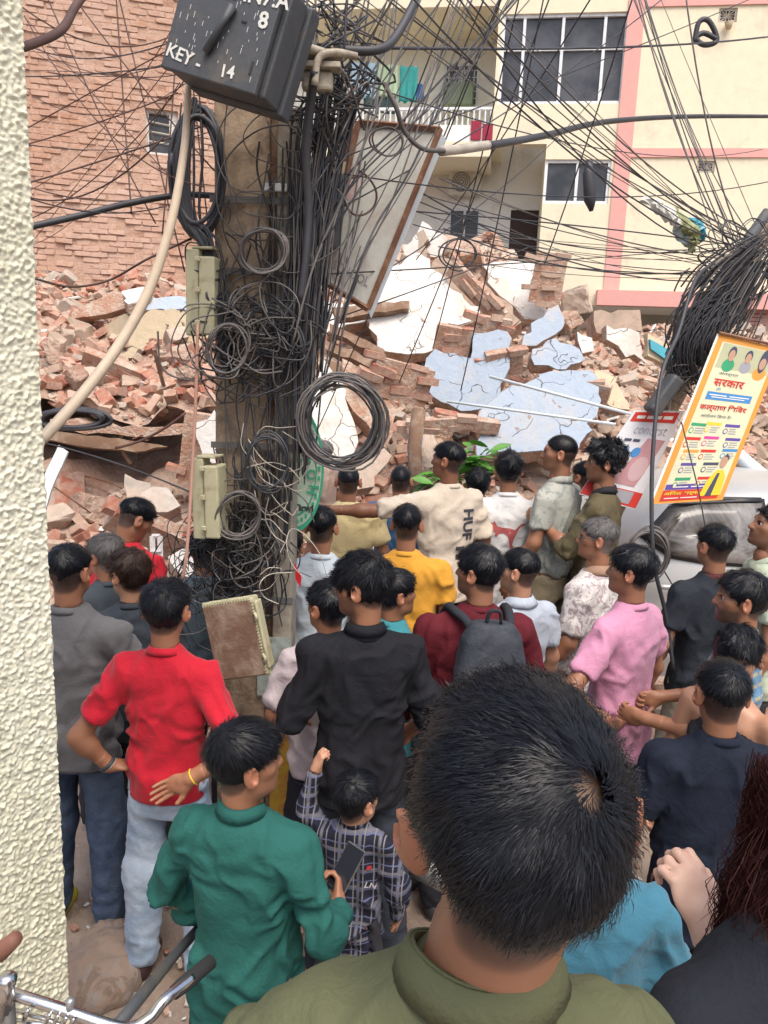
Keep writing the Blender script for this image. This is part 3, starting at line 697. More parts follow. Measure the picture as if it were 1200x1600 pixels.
# ---- brick party wall on the left
WA_ = R(-16)      # receding to the right
wdir = Vector((math.cos(WA_), -math.sin(WA_), 0)); wn = Vector((-math.sin(WA_), -math.cos(WA_), 0)); wn = Vector((wdir.y, -wdir.x, 0))
W0 = P(180, 480, 11.6); W0.z = 0
def WB_(px, py):
    p = onplane(px, py, W0, wn) - W0; return p.dot(wdir), p.z
WM = Matrix.Translation(W0) @ Matrix.Rotation(math.atan2(wdir.y, wdir.x), 4, 'Z')
pw = empty('brick_party_wall'); pw.matrix_world = WM; tag(pw, 'tall exposed brick side wall of the neighbouring building, left of the pole', 'wall')
wm, wnn, wbb = new_mat('pink_washed_brick'); v = coord(wnn, 'Object'); gi = wnn.nodes.new('ShaderNodeNewGeometry'); oi = wnn.nodes.new('ShaderNodeObjectInfo')
tcg = wnn.nodes.new('ShaderNodeNewGeometry'); vpos = tcg.outputs['Position']
big = noise(wnn, vpos, .75, 7, .68, .5); fine = noise(wnn, vpos, 9, 7, .75)
c = ramp(wnn, big, [(.36, (.40, .19, .105)), (.46, (.50, .30, .205)), (.62, (.56, .39, .30))])
c = mixc(wnn, ramp(wnn, fine, [(.42, 0), (.7, .55)]), c, (.66, .50, .42))
ad = wnn.nodes.new('ShaderNodeMath'); ad.operation = 'ADD'; wnn.links.new(gi.outputs['Random Per Island'], ad.inputs[0]); wnn.links.new(oi.outputs['Random'], ad.inputs[1])
fr_ = wnn.nodes.new('ShaderNodeMath'); fr_.operation = 'FRACT'; wnn.links.new(ad.outputs[0], fr_.inputs[0])
c = mixc(wnn, ramp(wnn, fr_.outputs[0], [(0, .0), (1, .4)]), c, (.50, .32, .25))
wnn.links.new(c, wbb.inputs['Base Color']); wbb.inputs['Roughness'].default_value = .93; bump(wnn, wbb, noise(wnn, vpos, 26, 6, .8), .7, .02)
M['party'] = wm
M['party_mortar'] = dirty('pink_washed_mortar', (.50, .335, .25), (.36, .21, .145), .4, .95, 3, 30, .8, .02)
u0, u1 = WB_(20, 300)[0] - .3, WB_(335, 300)[0] + .5; z0w, z1w = 1.5, WB_(150, -30)[1] + .3
HW = (WB_(228, 200)[0], WB_(278, 200)[0], WB_(250, 243)[1], WB_(250, 172)[1])
mbw = MB(); wall_with_holes(mbw, u0, u1, 0.0, z1w, [HW], -.040, .3); mbw.build('mortar_core', [M['party_mortar']], pw)
wbv = [rock_mesh('brick', (.218, .10, .062), .035, [M['party']], True) for _ in range(8)]
wba = [tri_arrays(m) for m in wbv]
spots = []
row = 0; z = z0w
while z < z1w:
    x = u0 + (.12 if row % 2 else 0)
    while x < u1 - .1:
        jx, jz = x + random.gauss(0, .008), z + .012 * math.sin(x * 1.3) + random.gauss(0, .003)
        if not (HW[0] - .1 < jx < HW[1] + .1 and HW[2] - .04 < jz < HW[3] + .04): spots.append((jx, jz))
        x += .236
    z += .079; row += 1
vis = []
for s_ in spots:
    wp = WM @ Vector((s_[0], 0, s_[1])); q = project(wp); d = (wp - CAM).length
    hidden = q[0] < 45 or q[0] > 330 or q[1] < -5 or q[1] > 520
    vis.append((d + (100 if hidden else 0), s_))
vis.sort(key=lambda t: t[0]); sv, sf, nn_ = [], [], 0
for i, (d, s_) in enumerate(vis):
    pr = random.gauss(0, .012); rz = random.gauss(0, .03)
    if i < 300:
        o = bpy.data.objects.new('brick', random.choice(wbv)); link(o, pw); o.location = (s_[0], pr, s_[1]); o.rotation_euler = (random.gauss(0, .04), random.gauss(0, .02), rz)
    else:
        V_, T_ = random.choice(wba); sv.append(V_ + np.array((s_[0], pr, s_[1]))); sf.append(T_ + nn_); nn_ += len(V_)
o = mk('bricks', np_mesh('bricks', np.concatenate(sv), np.concatenate(sf), M['party']), pw); o['kind'] = 'stuff'
wn_o = MB(); u0_, u1_, z0_, z1_ = HW; t = .04
for lo, hi in (((u0_, z0_), (u1_, z0_ + t)), ((u0_, z1_ - t), (u1_, z1_)), ((u0_, z0_ + t), (u0_ + t, z1_ - t)), ((u1_ - t * 3, z0_ + t), (u1_, z1_ - t))): wn_o.box((lo[0], .02, lo[1]), (hi[0], .12, hi[1]))
wn_o = wn_o.build('window', [M['white_plaster']], pw)
MB().box((u0_ + t, .1, z0_ + t), (u1_ - t, .11, z1_ - t)).build('pane', [M['glass']], wn_o)
for k in range(3): MB().tube([(u0_ + t, .03, z0_ + (z1_ - z0_) * (.3 + .22 * k)), (u1_ - t, .03, z0_ + (z1_ - z0_) * (.28 + .2 * k))], .012, 5).build('window_bar', [M['cable_pale']], wn_o)

# ---- rough-cast wall at the left edge, close to the camera (relief is real displacement)
rm, rn, rb_ = new_mat('cream_roughcast'); v = coord(rn)
c = ramp(rn, noise(rn, v, 2.5, 5), [(.35, (.57, .56, .43)), (.65, (.67, .655, .53))]); 
c = mixc(rn, ramp(rn, noise(rn, v, 45, 4), [(.55, 0), (.72, .45)]), c, (.40, .37, .26))
rn.links.new(c, rb_.inputs['Base Color']); rb_.inputs['Roughness'].default_value = .9; bump(rn, rb_, noise(rn, v, 160, 4), .5, .004)
from mathutils import noise as mn
pt = P(35, 0, 2.0); pb = P(106, 1560, 2.0)
WX = (pt.x + pb.x) / 2
def rough_face(origin, du, dv, nrm, nu, nv, amp=.014):
    V, F = [], []
    for j in range(nv + 1):
        for i in range(nu + 1):
            p = Vector(origin) + Vector(du) * (i / nu) + Vector(dv) * (j / nv)
            k = mn.noise(p * 98) ; k2 = mn.noise(p * 190 + Vector((3, 1, 7)))
            edge = min(1, (nu - i) / 2)
            h = max(0, k + .12) * 1.3 + .45 * k2
            V.append(p + Vector(nrm) * (amp * h))
    for j in range(nv):
        for i in range(nu): a = j * (nu + 1) + i; F.append((a, a + 1, a + nu + 2, a + nu + 1))
    return V, F
WN = Vector((.80, -.60, 0)); WT = Vector((.60, .80, 0))      # the wall end is seen obliquely; its other face turns away
V_, F_ = rough_face(Vector((WX, 2.0, 0)) - WT * .62, WT * .62, (0, 0, 3.9), WN, 165, 1040, .0085)
rw_ = mk('roughcast_wall', np_mesh('roughcast_wall', np.array([tuple(x) for x in V_]), np.array(F_), rm, True)); tag(rw_, 'cream rough-cast plaster wall filling the left edge, nearest the camera', 'wall')
V_, F_ = rough_face((WX, 2.0, 0), (-.5, .12, 0), (0, 0, 3.9), (.23, .97, 0), 30, 200, .012)
mk('side_face', np_mesh('side_face', np.array([tuple(x) for x in V_]), np.array(F_), rm, True), rw_)
# ================================================================== PEOPLE (signed distance fields meshed with surface nets)
BIG = 0.25
class Field:
    def __init__(s, lo, hi, h, k=.02):
        s.lo = np.asarray(lo, np.float32); s.h = h; s.k = k
        n = np.maximum(4, np.ceil((np.asarray(hi) - np.asarray(lo)) / h).astype(int) + 1); s.n = n
        s.f = np.full(n, BIG, np.float32)
    def sub(s, lo, hi, pad=.045):
        a = np.clip(np.floor((np.asarray(lo) - pad - s.lo) / s.h).astype(int), 0, s.n); b = np.clip(np.ceil((np.asarray(hi) + pad - s.lo) / s.h).astype(int) + 1, 0, s.n)
        if np.any(b <= a): return None
        ax = [s.lo[i] + s.h * np.arange(a[i], b[i], dtype=np.float32) for i in range(3)]
        return tuple(slice(a[i], b[i]) for i in range(3)), ax[0][:, None, None], ax[1][None, :, None], ax[2][None, None, :]
    def smin(s, sl, d, k=None):
        k = s.k if k is None else k; f = s.f[sl]
        if k <= 0: s.f[sl] = np.minimum(f, d); return
        hh = np.clip(.5 + .5 * (f - d) / k, 0, 1); s.f[sl] = f * (1 - hh) + d * hh - k * hh * (1 - hh)
    def cone(s, a, b, ra, rb, k=None, flat_=None):
        a = np.array(tuple(a), np.float32); b = np.array(tuple(b), np.float32); r = max(ra, rb)
        q = s.sub(np.minimum(a, b) - r, np.maximum(a, b) + r)
        if q is None: return
        sl, X, Y, Z = q; d = b - a; L = float(d @ d) + 1e-9
        t = np.clip(((X - a[0]) * d[0] + (Y - a[1]) * d[1] + (Z - a[2]) * d[2]) / L, 0, 1)
        dd = np.sqrt((X - a[0] - t * d[0]) ** 2 + (Y - a[1] - t * d[1]) ** 2 + (Z - a[2] - t * d[2]) ** 2) - (ra + (rb - ra) * t)
        s.smin(sl, dd, k)
    def ell(s, c, r, Rm=None, k=None, op='add'):
        c = np.array(tuple(c), np.float32); m = max(r); q = s.sub(c - m, c + m)
        if q is None: return
        sl, X, Y, Z = q; x, y, z = X - c[0], Y - c[1], Z - c[2]
        if Rm is not None:
            A = np.array(Rm, np.float32).T; x, y, z = (A[0, 0] * x + A[0, 1] * y + A[0, 2] * z, A[1, 0] * x + A[1, 1] * y + A[1, 2] * z, A[2, 0] * x + A[2, 1] * y + A[2, 2] * z)
        k0 = np.sqrt((x / r[0]) ** 2 + (y / r[1]) ** 2 + (z / r[2]) ** 2); k1 = np.sqrt((x / r[0] ** 2) ** 2 + (y / r[1] ** 2) ** 2 + (z / r[2] ** 2) ** 2) + 1e-6
        d = k0 * (k0 - 1) / k1
        if op == 'add': s.smin(sl, d, k)
        else:
            kk = k or .004; f = s.f[sl]; nd = -d; hh = np.clip(.5 - .5 * (nd - f) / kk, 0, 1); s.f[sl] = nd * (1 - hh) + f * hh + kk * hh * (1 - hh)
    def loft(s, rows, k=None, round_=.02, pw=2.3):
        """rows: (z, halfwidth, halfdepth, cx, cy) ascending z"""
        rows = np.array(rows, np.float32); m = max(rows[:, 1].max(), rows[:, 2].max())
        q = s.sub((rows[:, 3].min() - m, rows[:, 4].min() - m, rows[0, 0]), (rows[:, 3].max() + m, rows[:, 4].max() + m, rows[-1, 0]))
        if q is None: return
        sl, X, Y, Z = q; z = Z.ravel()
        I = lambda c: np.interp(z, rows[:, 0], rows[:, c]).astype(np.float32)[None, None, :]
        a, b_, cx, cy = I(1), I(2), I(3), I(4)
        rr = (np.abs((X - cx) / a) ** pw + np.abs((Y - cy) / b_) ** pw) ** (1 / pw)
        d = (rr - 1) * np.minimum(a, b_)
        dz = np.maximum(rows[0, 0] - Z, Z - rows[-1, 0])
        d = np.where((dz > -round_), np.sqrt(np.maximum(d + round_ * .5, 0) ** 2 + np.maximum(dz + round_ * .5, 0) ** 2) - round_ * .5 + np.minimum(np.maximum(d + round_ * .5, dz + round_ * .5), 0), d)
        s.smin(sl, d, k)
    def cut(s, n, c, k=0.0):
        """remove the half space n.x > c"""
        ax = [s.lo[i] + s.h * np.arange(s.n[i], dtype=np.float32) for i in range(3)]
        d = ax[0][:, None, None] * n[0] + ax[1][None, :, None] * n[1] + ax[2][None, None, :] * n[2] - c
        s.f = np.maximum(s.f, d)
    def mesh(s):
        f = s.f; f = f.copy(); f[0] = f[-1] = BIG; f[:, 0] = f[:, -1] = BIG; f[:, :, 0] = f[:, :, -1] = BIG
        ins = f < 0; n = f.shape
        cnt = np.zeros((n[0] - 1, n[1] - 1, n[2] - 1), np.int8)
        for dx in (0, 1):
            for dy in (0, 1):
                for dz in (0, 1): cnt += ins[dx:n[0] - 1 + dx, dy:n[1] - 1 + dy, dz:n[2] - 1 + dz]
        act = np.argwhere((cnt > 0) & (cnt < 8))
        if len(act) == 0: return np.zeros((0, 3)), np.zeros((0, 4), int)
        idx = np.full(cnt.shape, -1, np.int32); idx[act[:, 0], act[:, 1], act[:, 2]] = np.arange(len(act))
        acc = np.zeros((len(act), 3), np.float32); c = np.zeros(len(act), np.float32)
        cor = [(x, y, z) for x in (0, 1) for y in (0, 1) for z in (0, 1)]
        val = {q: f[act[:, 0] + q[0], act[:, 1] + q[1], act[:, 2] + q[2]] for q in cor}
        for q in cor:
            for a in range(3):
                if q[a] == 0:
                    p = list(q); p[a] = 1; p = tuple(p); fa, fb = val[q], val[p]; cr_ = (fa < 0) != (fb < 0)
                    t = np.where(cr_, fa / np.where(cr_, fa - fb, 1), 0); v = np.tile(np.array(q, np.float32), (len(act), 1)); v[:, a] += t
                    acc += v * cr_[:, None]; c += cr_
        V = (act + acc / c[:, None]) * s.h + s.lo
        Q = []
        for a in range(3):
            b_, c_ = (a + 1) % 3, (a + 2) % 3
            sl0 = [slice(1, n[i] - 1) for i in range(3)]; sl1 = list(sl0); sl0[a] = slice(0, n[a] - 1); sl1[a] = slice(1, n[a])
            s0, s1 = ins[tuple(sl0)], ins[tuple(sl1)]; e = np.argwhere(s0 != s1)
            if len(e) == 0: continue
            sg = s0[e[:, 0], e[:, 1], e[:, 2]]
            off = np.array([1, 1, 1]); off[a] = 0; base = e + off
            def cell(db, dc):
                q = base.copy(); q[:, b_] -= db; q[:, c_] -= dc; return idx[q[:, 0], q[:, 1], q[:, 2]]
            A, B, C, D = cell(1, 1), cell(0, 1), cell(0, 0), cell(1, 0)
            quad = np.stack([A, B, C, D], 1); quad[~sg] = quad[~sg][:, ::-1]
            Q.append(quad[(quad >= 0).all(1)])
        return V, np.concatenate(Q)

def vnoise(p, seed=0, octs=3, f0=1.0):
    """cheap smooth noise from warped sines; p Nx3"""
    r = np.random.default_rng(seed); out = np.zeros(len(p)); a = 1; f = f0
    for o in range(octs):
        for _ in range(3):
            d = r.normal(size=3); d /= np.linalg.norm(d); ph = r.uniform(0, 6.28); w_ = r.normal(size=3) * .7
            out += a * np.sin(f * (p @ d) * 6.28 + ph + 1.4 * np.sin(f * (p @ w_) * 3.5 + ph * 2)) / 3
        a *= .55; f *= 1.9
    return out
def normals_of(V, F):
    n = np.zeros_like(V); a = V[F[:, 2]] - V[F[:, 0]]; b = V[F[:, 3]] - V[F[:, 1]]; fn = np.cross(a, b)
    for i in range(4): np.add.at(n, F[:, i], fn)
    return n / (np.linalg.norm(n, axis=1)[:, None] + 1e-9)
def relax(V, F, it=1, w=.5):
    for _ in range(it):
        s = np.zeros_like(V); c = np.zeros(len(V))
        for i in range(4):
            j = (i + 1) % 4; np.add.at(s, F[:, i], V[F[:, j]]); np.add.at(c, F[:, i], 1); np.add.at(s, F[:, j], V[F[:, i]]); np.add.at(c, F[:, j], 1)
        V = V * (1 - w) + w * s / np.maximum(c, 1)[:, None]
    return V
def folds(V, seed, amp, kind='shirt'):
    """cloth folds: ridged warped waves, stronger at waist and armpits"""
    p = V.copy(); z = p[:, 2]
    q = np.stack([p[:, 0] * 1.0 + .05 * vnoise(p, seed + 5, 2, 3), p[:, 1] * 1.1, z * (.55 if kind == 'shirt' else 1.3) + .06 * vnoise(p, seed + 9, 2, 2.2)], 1)
    n = vnoise(q, seed, 3, 3.1); ridge = 1.25 * (1 - np.clip(np.abs(n) * 1.25, 0, 1)) ** 1.6 + .15
    g2 = vnoise(q * np.array((1, 1, 1.8)), seed + 77, 2, 6)
    return amp * (ridge * .75 + g2 * .4 - .35)

# ---- materials for people
def skin_mat():
    m, n, b = new_mat('skin'); at = n.nodes.new('ShaderNodeAttribute'); at.attribute_name = 'Col'
    v = coord(n); nf = noise(n, v, 35, 4)
    c = mixc(n, ramp(n, nf, [(.35, 0), (.7, .16)]), at.outputs['Color'], (.24, .10, .06)); n.links.new(c, b.inputs['Base Color'])
    b.inputs['Roughness'].default_value = .5; b.inputs['Subsurface Weight'].default_value = .08; b.inputs['Subsurface Radius'].default_value = (.012, .005, .003)
    b.inputs['Subsurface Scale'].default_value = .5
    bump(n, b, noise(n, v, 230, 3), .12, .002); return m
M['skin'] = skin_mat()
def hair_mat(name, col, rough=.42):
    m, n, b = new_mat(name); v = coord(n); gi = n.nodes.new('ShaderNodeNewGeometry')
    c = mixc(n, gi.outputs['Random Per Island'], tuple(x * .6 for x in col), tuple(x * 1.5 for x in col)); n.links.new(c, b.inputs['Base Color'])
    b.inputs['Roughness'].default_value = rough; b.inputs['Specular IOR Level'].default_value = .2; return m
M['hair'] = hair_mat('black_hair', (.008, .009, .012), .36); M['hair_brown'] = hair_mat('dark_brown_hair', (.030, .017, .012)); M['hair_grey'] = hair_mat('greying_hair', (.10, .095, .095), .5)
M['hair_red'] = hair_mat('reddish_brown_hair', (.030, .009, .008), .45)
def cloth(name, c1, c2=None, pattern=None, rough=.85, scale=1.0, sheen=.0):
    c1 = tuple(x * .82 for x in c1); c2 = tuple(x * .85 for x in c2) if c2 else None  # cloth colours darkened evenly, standing in for the shade over the crowd
    m, n, b = new_mat(name); v = coord(n)
    wv = noise(n, v, 90, 3, .7); big = noise(n, v, 5, 4)
    base = mixc(n, ramp(n, big, [(.3, 0), (.7, 1)]), tuple(x * .9 for x in c1), tuple(min(1, x * 1.06) for x in c1))
    def stripes(vec_scale, rot, width):
        mp = n.nodes.new('ShaderNodeMapping'); mp.inputs['Rotation'].default_value = rot; n.links.new(v, mp.inputs[0])
        wt = N(n, 'ShaderNodeTexWave'); wt.wave_type = 'BANDS'; wt.bands_direction = 'X'; wt.inputs['Scale'].default_value = vec_scale; wt.inputs['Distortion'].default_value = .25
        n.links.new(mp.outputs[0], wt.inputs['Vector']); return ramp(n, wt.outputs['Fac'], [(width, 0), (min(.99, width + .08), 1)])
    if pattern == 'plaid':
        base = mixc(n, stripes(4.6, (0, 0, 0), .90), base, c2); base = mixc(n, stripes(4.6, (0, R(90), 0), .90), base, c2)
        s3 = stripes(9.1, (0, R(90), 0), .93); base = mixc(n, s3, base, (.10, .12, .22)); base = mixc(n, stripes(9.4, (0, 0, 0), .94), base, (.20, .19, .19))
    elif pattern == 'check':
        base = mixc(n, stripes(6.5, (0, R(90), 0), .72), base, c2); base = mixc(n, stripes(6.5, (0, 0, 0), .85), base, (.12, .2, .32))
    elif pattern == 'blotch':
        nf = noise(n, v, 16 * scale, 4, .62, 1.2); base = mixc(n, ramp(n, nf, [(.54, 0), (.57, 1)]), base, c2)
        nf2 = noise(n, coord(n, 'Object', (1.4, 1, .7)), 22 * scale, 4, .62, 1); base = mixc(n, ramp(n, nf2, [(.58, 0), (.61, 1)]), base, tuple(x * .7 + .1 for x in c2))
    elif pattern == 'denim':
        base = mixc(n, ramp(n, noise(n, v, 4, 5, .65), [(.42, 0), (.62, 1)]), base, c2)
    n.links.new(base, b.inputs['Base Color']); b.inputs['Roughness'].default_value = rough
    b.inputs['Sheen Weight'].default_value = .12 if max(c1) > .12 else 0.0; b.inputs['Specular IOR Level'].default_value = .25
    mxn = n.nodes.new('ShaderNodeMath'); mxn.operation = 'ADD'; mul = n.nodes.new('ShaderNodeMath'); mul.operation = 'MULTIPLY'; mul.inputs[1].default_value = 3.0
    cr2 = noise(n, v, 14, 4, .6, 1.6); n.links.new(cr2, mul.inputs[0]); n.links.new(mul.outputs[0], mxn.inputs[0]); n.links.new(wv, mxn.inputs[1])
    rg = n.nodes.new('ShaderNodeTexNoise'); rg.noise_type = 'RIDGED_MULTIFRACTAL'; rg.inputs['Scale'].default_value = 4.2; rg.inputs['Detail'].default_value = 2.5; rg.inputs['Roughness'].default_value = .5; rg.inputs['Distortion'].default_value = .5
    mp2 = n.nodes.new('ShaderNodeMapping'); mp2.inputs['Scale'].default_value = (1.3, 1.0, .75); mp2.inputs['Rotation'].default_value = (.3, .5, .2); n.links.new(v, mp2.inputs[0]); n.links.new(mp2.outputs[0], rg.inputs['Vector'])
    bp1 = n.nodes.new('ShaderNodeBump'); bp1.inputs['Strength'].default_value = .6; bp1.inputs['Distance'].default_value = .022; n.links.new(rg.outputs[0], bp1.inputs['Height'])
    bp2 = n.nodes.new('ShaderNodeBump'); bp2.inputs['Strength'].default_value = .35; bp2.inputs['Distance'].default_value = .005; n.links.new(mxn.outputs[0], bp2.inputs['Height']); n.links.new(bp1.outputs[0], bp2.inputs['Normal']); n.links.new(bp2.outputs[0], b.inputs['Normal']); return m

SK = {'d': (.20, .085, .045), 'm': (.29, .135, .075), 'l': (.42, .225, .14), 'f': (.58, .38, .29)}

def rows_scale(rows, s): return [tuple(x * s for x in r) for r in rows]
def person(px, py, D, hd, shirt, label, pants=(.03, .03, .035), skin='m', head=0, pitch=0, roll=0, arms=None, style='short', hairmat='hair', res=1.0,
           kind='tee', build=1.0, sleeve=.62, long_=False, hem=.80, shorts=False, beard=0, tuck=False, collar=None, pos=None, stature=None, nohair=False, pants_mat=None, curl=(.35, .35), stand=None, shoe=(.03, .03, .03), hlen=None, width=1.0, neck=0.0, crown=(.012, -.062, .095), hscale=1.0, hoff=0.0):
    """px,py: pixel of the crown of the head; D: distance; hd: heading in degrees (0 = back to camera, + = clockwise to the right)"""
    top = P(px, py, D) if pos is None else Vector(pos)
    gz = G(top.x, top.y) if stand is None else stand
    H = (top.z - gz) if stature is None else stature
    hx, hy = top.x - hoff * math.cos(-R(hd)), top.y - hoff * math.sin(-R(hd))
    s = (H - neck) / 1.75; sw = s * build * width * .92; build = build * .93
    root = empty('person', (hx, hy, gz), R(-hd)); root['label'] = label; root['category'] = 'person'
    if abs(H - 1.7) > .16: print('STATURE', label, round(H, 2), 'ground', round(gz, 2))
    V3 = lambda x, y, z: np.array((x * s, y * s, z * s), np.float32)
    # default arms: hanging
    dflt = {'L': [(-.25, -.02, 1.13), (-.27, .06, .88)], 'R': [(.25, -.02, 1.13), (.27, .06, .88)]}
    if arms: dflt.update(arms)
    shx = .185 * build * width
    J = {}
    for sd_, sg in (('L', -1), ('R', 1)):
        e, w_ = dflt[sd_][0], dflt[sd_][1]
        J[sd_] = (V3(sg * shx, -.005, 1.385), V3(*e), V3(*w_), dflt[sd_][2] if len(dflt[sd_]) > 2 else None)
    gait = .10
    legs = {'L': (V3(-.09, 0, .90), V3(-.115, .03, .49), V3(-.125, -.01, .085)), 'R': (V3(.09, 0, .90), V3(.12, .035, .49), V3(.14, -.03, .085))}
    h_body = .0125 * (1 if res >= 1 else .8)
    # ---------------- body
    allp = [p for q in J.values() for p in q[:3]]
    lo = np.min(allp + [V3(-.24, -.17, 0)], 0) - .12; hi = np.max(allp + [V3(.24, .2, 1.55)], 0) + .10
    lo[2] = 0.0 - .02
    f = Field(lo, hi, h_body, .025)
    for sd_ in 'LR':
        S, E, Wp, _ = J[sd_]; bw = math.sqrt(build)
        f.cone(S, E, .052 * s * bw, .040 * s * bw); f.cone(E, Wp, .041 * s * bw, .0265 * s); f.ell(E * .72 + Wp * .28, (.044 * s * bw,) * 3, k=.03)
        a, b_, c = legs[sd_]; f.cone(a, b_, .085 * sw, .055 * s); f.cone(b_, c, .052 * s, .038 * s); f.ell(b_ * .7 + c * .3 + np.array((0, -.018, 0)), (.054 * s, .054 * s, .10 * s), k=.03)
        f.cone(c + np.array((0, -.02 * s, -.04 * s)), c + np.array((0, .14 * s, -.062 * s)), .036 * s, .024 * s)
    f.loft([(z * s, a * sw, b_ * sw, 0, cy * s) for z, a, b_, cy in ((.84, .15, .10, 0), (.95, .155, .105, 0), (1.08, .135, .09, .01), (1.25, .155, .10, 0), (1.36, .165, .095, -.005), (1.42, .13, .075, -.01), (1.46, .07, .06, -.01))], .03)
    f.cone(V3(0, -.015, 1.40), V3(0, .005, 1.50) + np.array((hoff * .5, 0, 0)), .060 * s, .052 * s, .03)
    V, F = f.mesh(); V = relax(V, F, 1, .4)
    parts_v = [V]; parts_f = [F]; parts_c = [np.tile(np.array(SK[skin]), (len(V), 1))]; base_n = len(V)
    # ---------------- head in its own fine grid
    hs = s ** .5 if s < 1 else s; hs = max(hs, .86) * .945 * hscale
    HM = np.array((Matrix.Rotation(-R(head), 3, 'Z') @ Matrix.Rotation(-R(pitch), 3, 'X') @ Matrix.Rotation(R(roll), 3, 'Y')), np.float32)
    hc0 = V3(0, .005, 0); hc0[0] = hoff; hc0[2] = H - .108 * hs      # cranium centre height
    # pivot the head about the neck top
    piv = hc0 + np.array((0, -.01, -.10)) * hs; hcen = piv + HM @ (np.array((0, .01, .10), np.float32) * hs)
    T = lambda x, y, z: HM @ (np.array((x, y, z), np.float32) * hs) + hcen
    hh = .0055 if res >= 1 else (.0038 if res > .6 else .0034)
    f = Field(hcen - .19 * hs, hcen + .17 * hs, hh, .012)
    e = lambda c, r, k=None, rot=None, op='add': f.ell(T(*c), tuple(x * hs for x in r), HM if rot is None else HM @ np.array(rot), k, op)
    e((0, -.012, .018), (.074, .096, .088)); e((0, .03, -.03), (.062, .066, .078), .03); e((0, .048, -.078), (.040, .042, .036), .035)
    f.cone(T(-.038, .01, -.075), T(-.016, .066, -.096), .022 * hs, .017 * hs, .02); f.cone(T(.038, .01, -.075), T(.016, .066, -.096), .022 * hs, .017 * hs, .02)
    f.cone(T(0, .088, .004), T(0, .106, -.030), .0095 * hs, .0135 * hs, .012); e((-.013, .094, -.034), (.008, .010, .007), .008); e((.013, .094, -.034), (.008, .010, .007), .008)
    f.cone(T(-.034, .076, .020), T(.034, .076, .020), .013 * hs, .013 * hs, .02)                 # brow
    e((-.031, .078, .001), (.018, .014, .012), .008, None, 'sub'); e((.031, .078, .001), (.018, .014, .012), .008, None, 'sub')
    e((0, .089, -.0555), (.021, .010, .0055), .006); e((0, .086, -.0665), (.018, .010, .0065), .006); e((0, .082, -.097), (.018, .016, .014), .015)
    e((-.045, .052, -.018), (.022, .022, .02), .02); e((.045, .052, -.018), (.022, .022, .02), .02)
    ea = R(22)
    for sg in (-1, 1):
        rt = Matrix.Rotation(sg * -R(38), 3, 'Z')
        c_ = (sg * (.088 if res > .6 else .0895), -.014, -.012); e(c_, (.0095, .024, .037), .006, rt); e((sg * .077, -.002, -.014), (.012, .013, .02), .01, rt)
        e((sg * .099, -.006, -.006), (.0075, .011, .020), .004, rt, 'sub')
    nb = V3(0, -.008, 1.425); f.cone(nb, T(0, -.020, -.07), .057 * s * math.sqrt(build), .054 * hs, .03)
    V, F = f.mesh(); V = relax(V, F, 1, .35)
    L = (V - hcen) @ HM / hs; x, y, z = L[:, 0], L[:, 1], L[:, 2]
    C = np.tile(np.array(SK[skin]), (len(V), 1)); hcx = {'hair': (.02, .016, .015), 'hair_brown': (.035, .02, .015), 'hair_grey': (.10, .09, .085), 'hair_red': (.03, .012, .01)}[hairmat]
    def blend(mask, col): C[:] = C * (1 - mask[:, None]) + np.array(col) * mask[:, None]
    hl = np.interp(y, [-.11, -.06, -.03, -.005, .02, .05, .075, .1], [-.088, -.085, -.07, -.02, .0, .02, .058, .066])
    if not nohair: blend((1 - np.exp(-np.maximum(0, z - hl + .006) * 120)) * (np.abs(x) < .079 + 0 * x) * .92 * ((np.abs(x) < .074) | (z > .02)), hcx)
    blend(.75 * np.exp(-(((z - .024 - .15 * (.03 - np.abs(np.abs(x) - .03))) / .0045) ** 2)) * (np.abs(np.abs(x) - .032) < .02) * (y > .06), hcx)
    blend(.8 * np.exp(-((z + .061) / .009) ** 2 - (x / .02) ** 2) * (y > .075), (SK[skin][0] * .95, SK[skin][1] * .6, SK[skin][2] * .65))
    if beard: 
        bm_ = ss(-.035, -.06, z) * ss(-.005, .02, y) * (1 - np.exp(-((z + .061) / .007) ** 2 - (x / .02) ** 2)); blend(beard * bm_, hcx)
        blend(beard * np.exp(-((z + .046) / .006) ** 2) * (np.abs(x) < .026) * (y > .07), hcx)
    blend(.25 * (np.abs(x) > .078) * 1.0, (.45, .14, .08))
    if res <= .6 and hairmat == 'hair': blend(.8 * np.exp(-((x - crown[0]) ** 2 + (y - crown[1]) ** 2) / .017 ** 2) * (z > .05), (.22, .15, .10))
    parts_v.append(V); parts_f.append(F + base_n); parts_c.append(C); base_n += len(V)
    # ---------------- hands
    for sd_, sg in (('L', -1), ('R', 1)):
        S, E, Wp, opt = J[sd_]; opt = opt or {}
        d = Wp - E; d /= np.linalg.norm(d)
        if 'dir' in opt: d = np.array(opt['dir'], np.float32); d /= np.linalg.norm(d)
        nrm = np.array(opt.get('palm', (-sg, 0, 0)), np.float32); nrm = nrm - d * (nrm @ d); nrm /= np.linalg.norm(nrm) + 1e-6
        lat = np.cross(d, nrm) * (-sg)      # towards the thumb
        lat = lat / np.linalg.norm(lat)
        if 'flip' in opt: lat = -lat
        cu_ = opt.get('curl', .35); hsz = s * .98
        B = Wp + d * .012 * hsz; PC = B + d * .048 * hsz
        f = Field(B - .145 * hsz, B + .19 * hsz, .0048 if res >= 1 else .0034, .008)
        fe = E + (Wp - E) * .72
        f.cone(fe, Wp, .031 * s, .0265 * s); f.cone(Wp, B + d * .02 * hsz, .0255 * s, .024 * s, .02)
        Rm = np.stack([lat, nrm, d], 1)
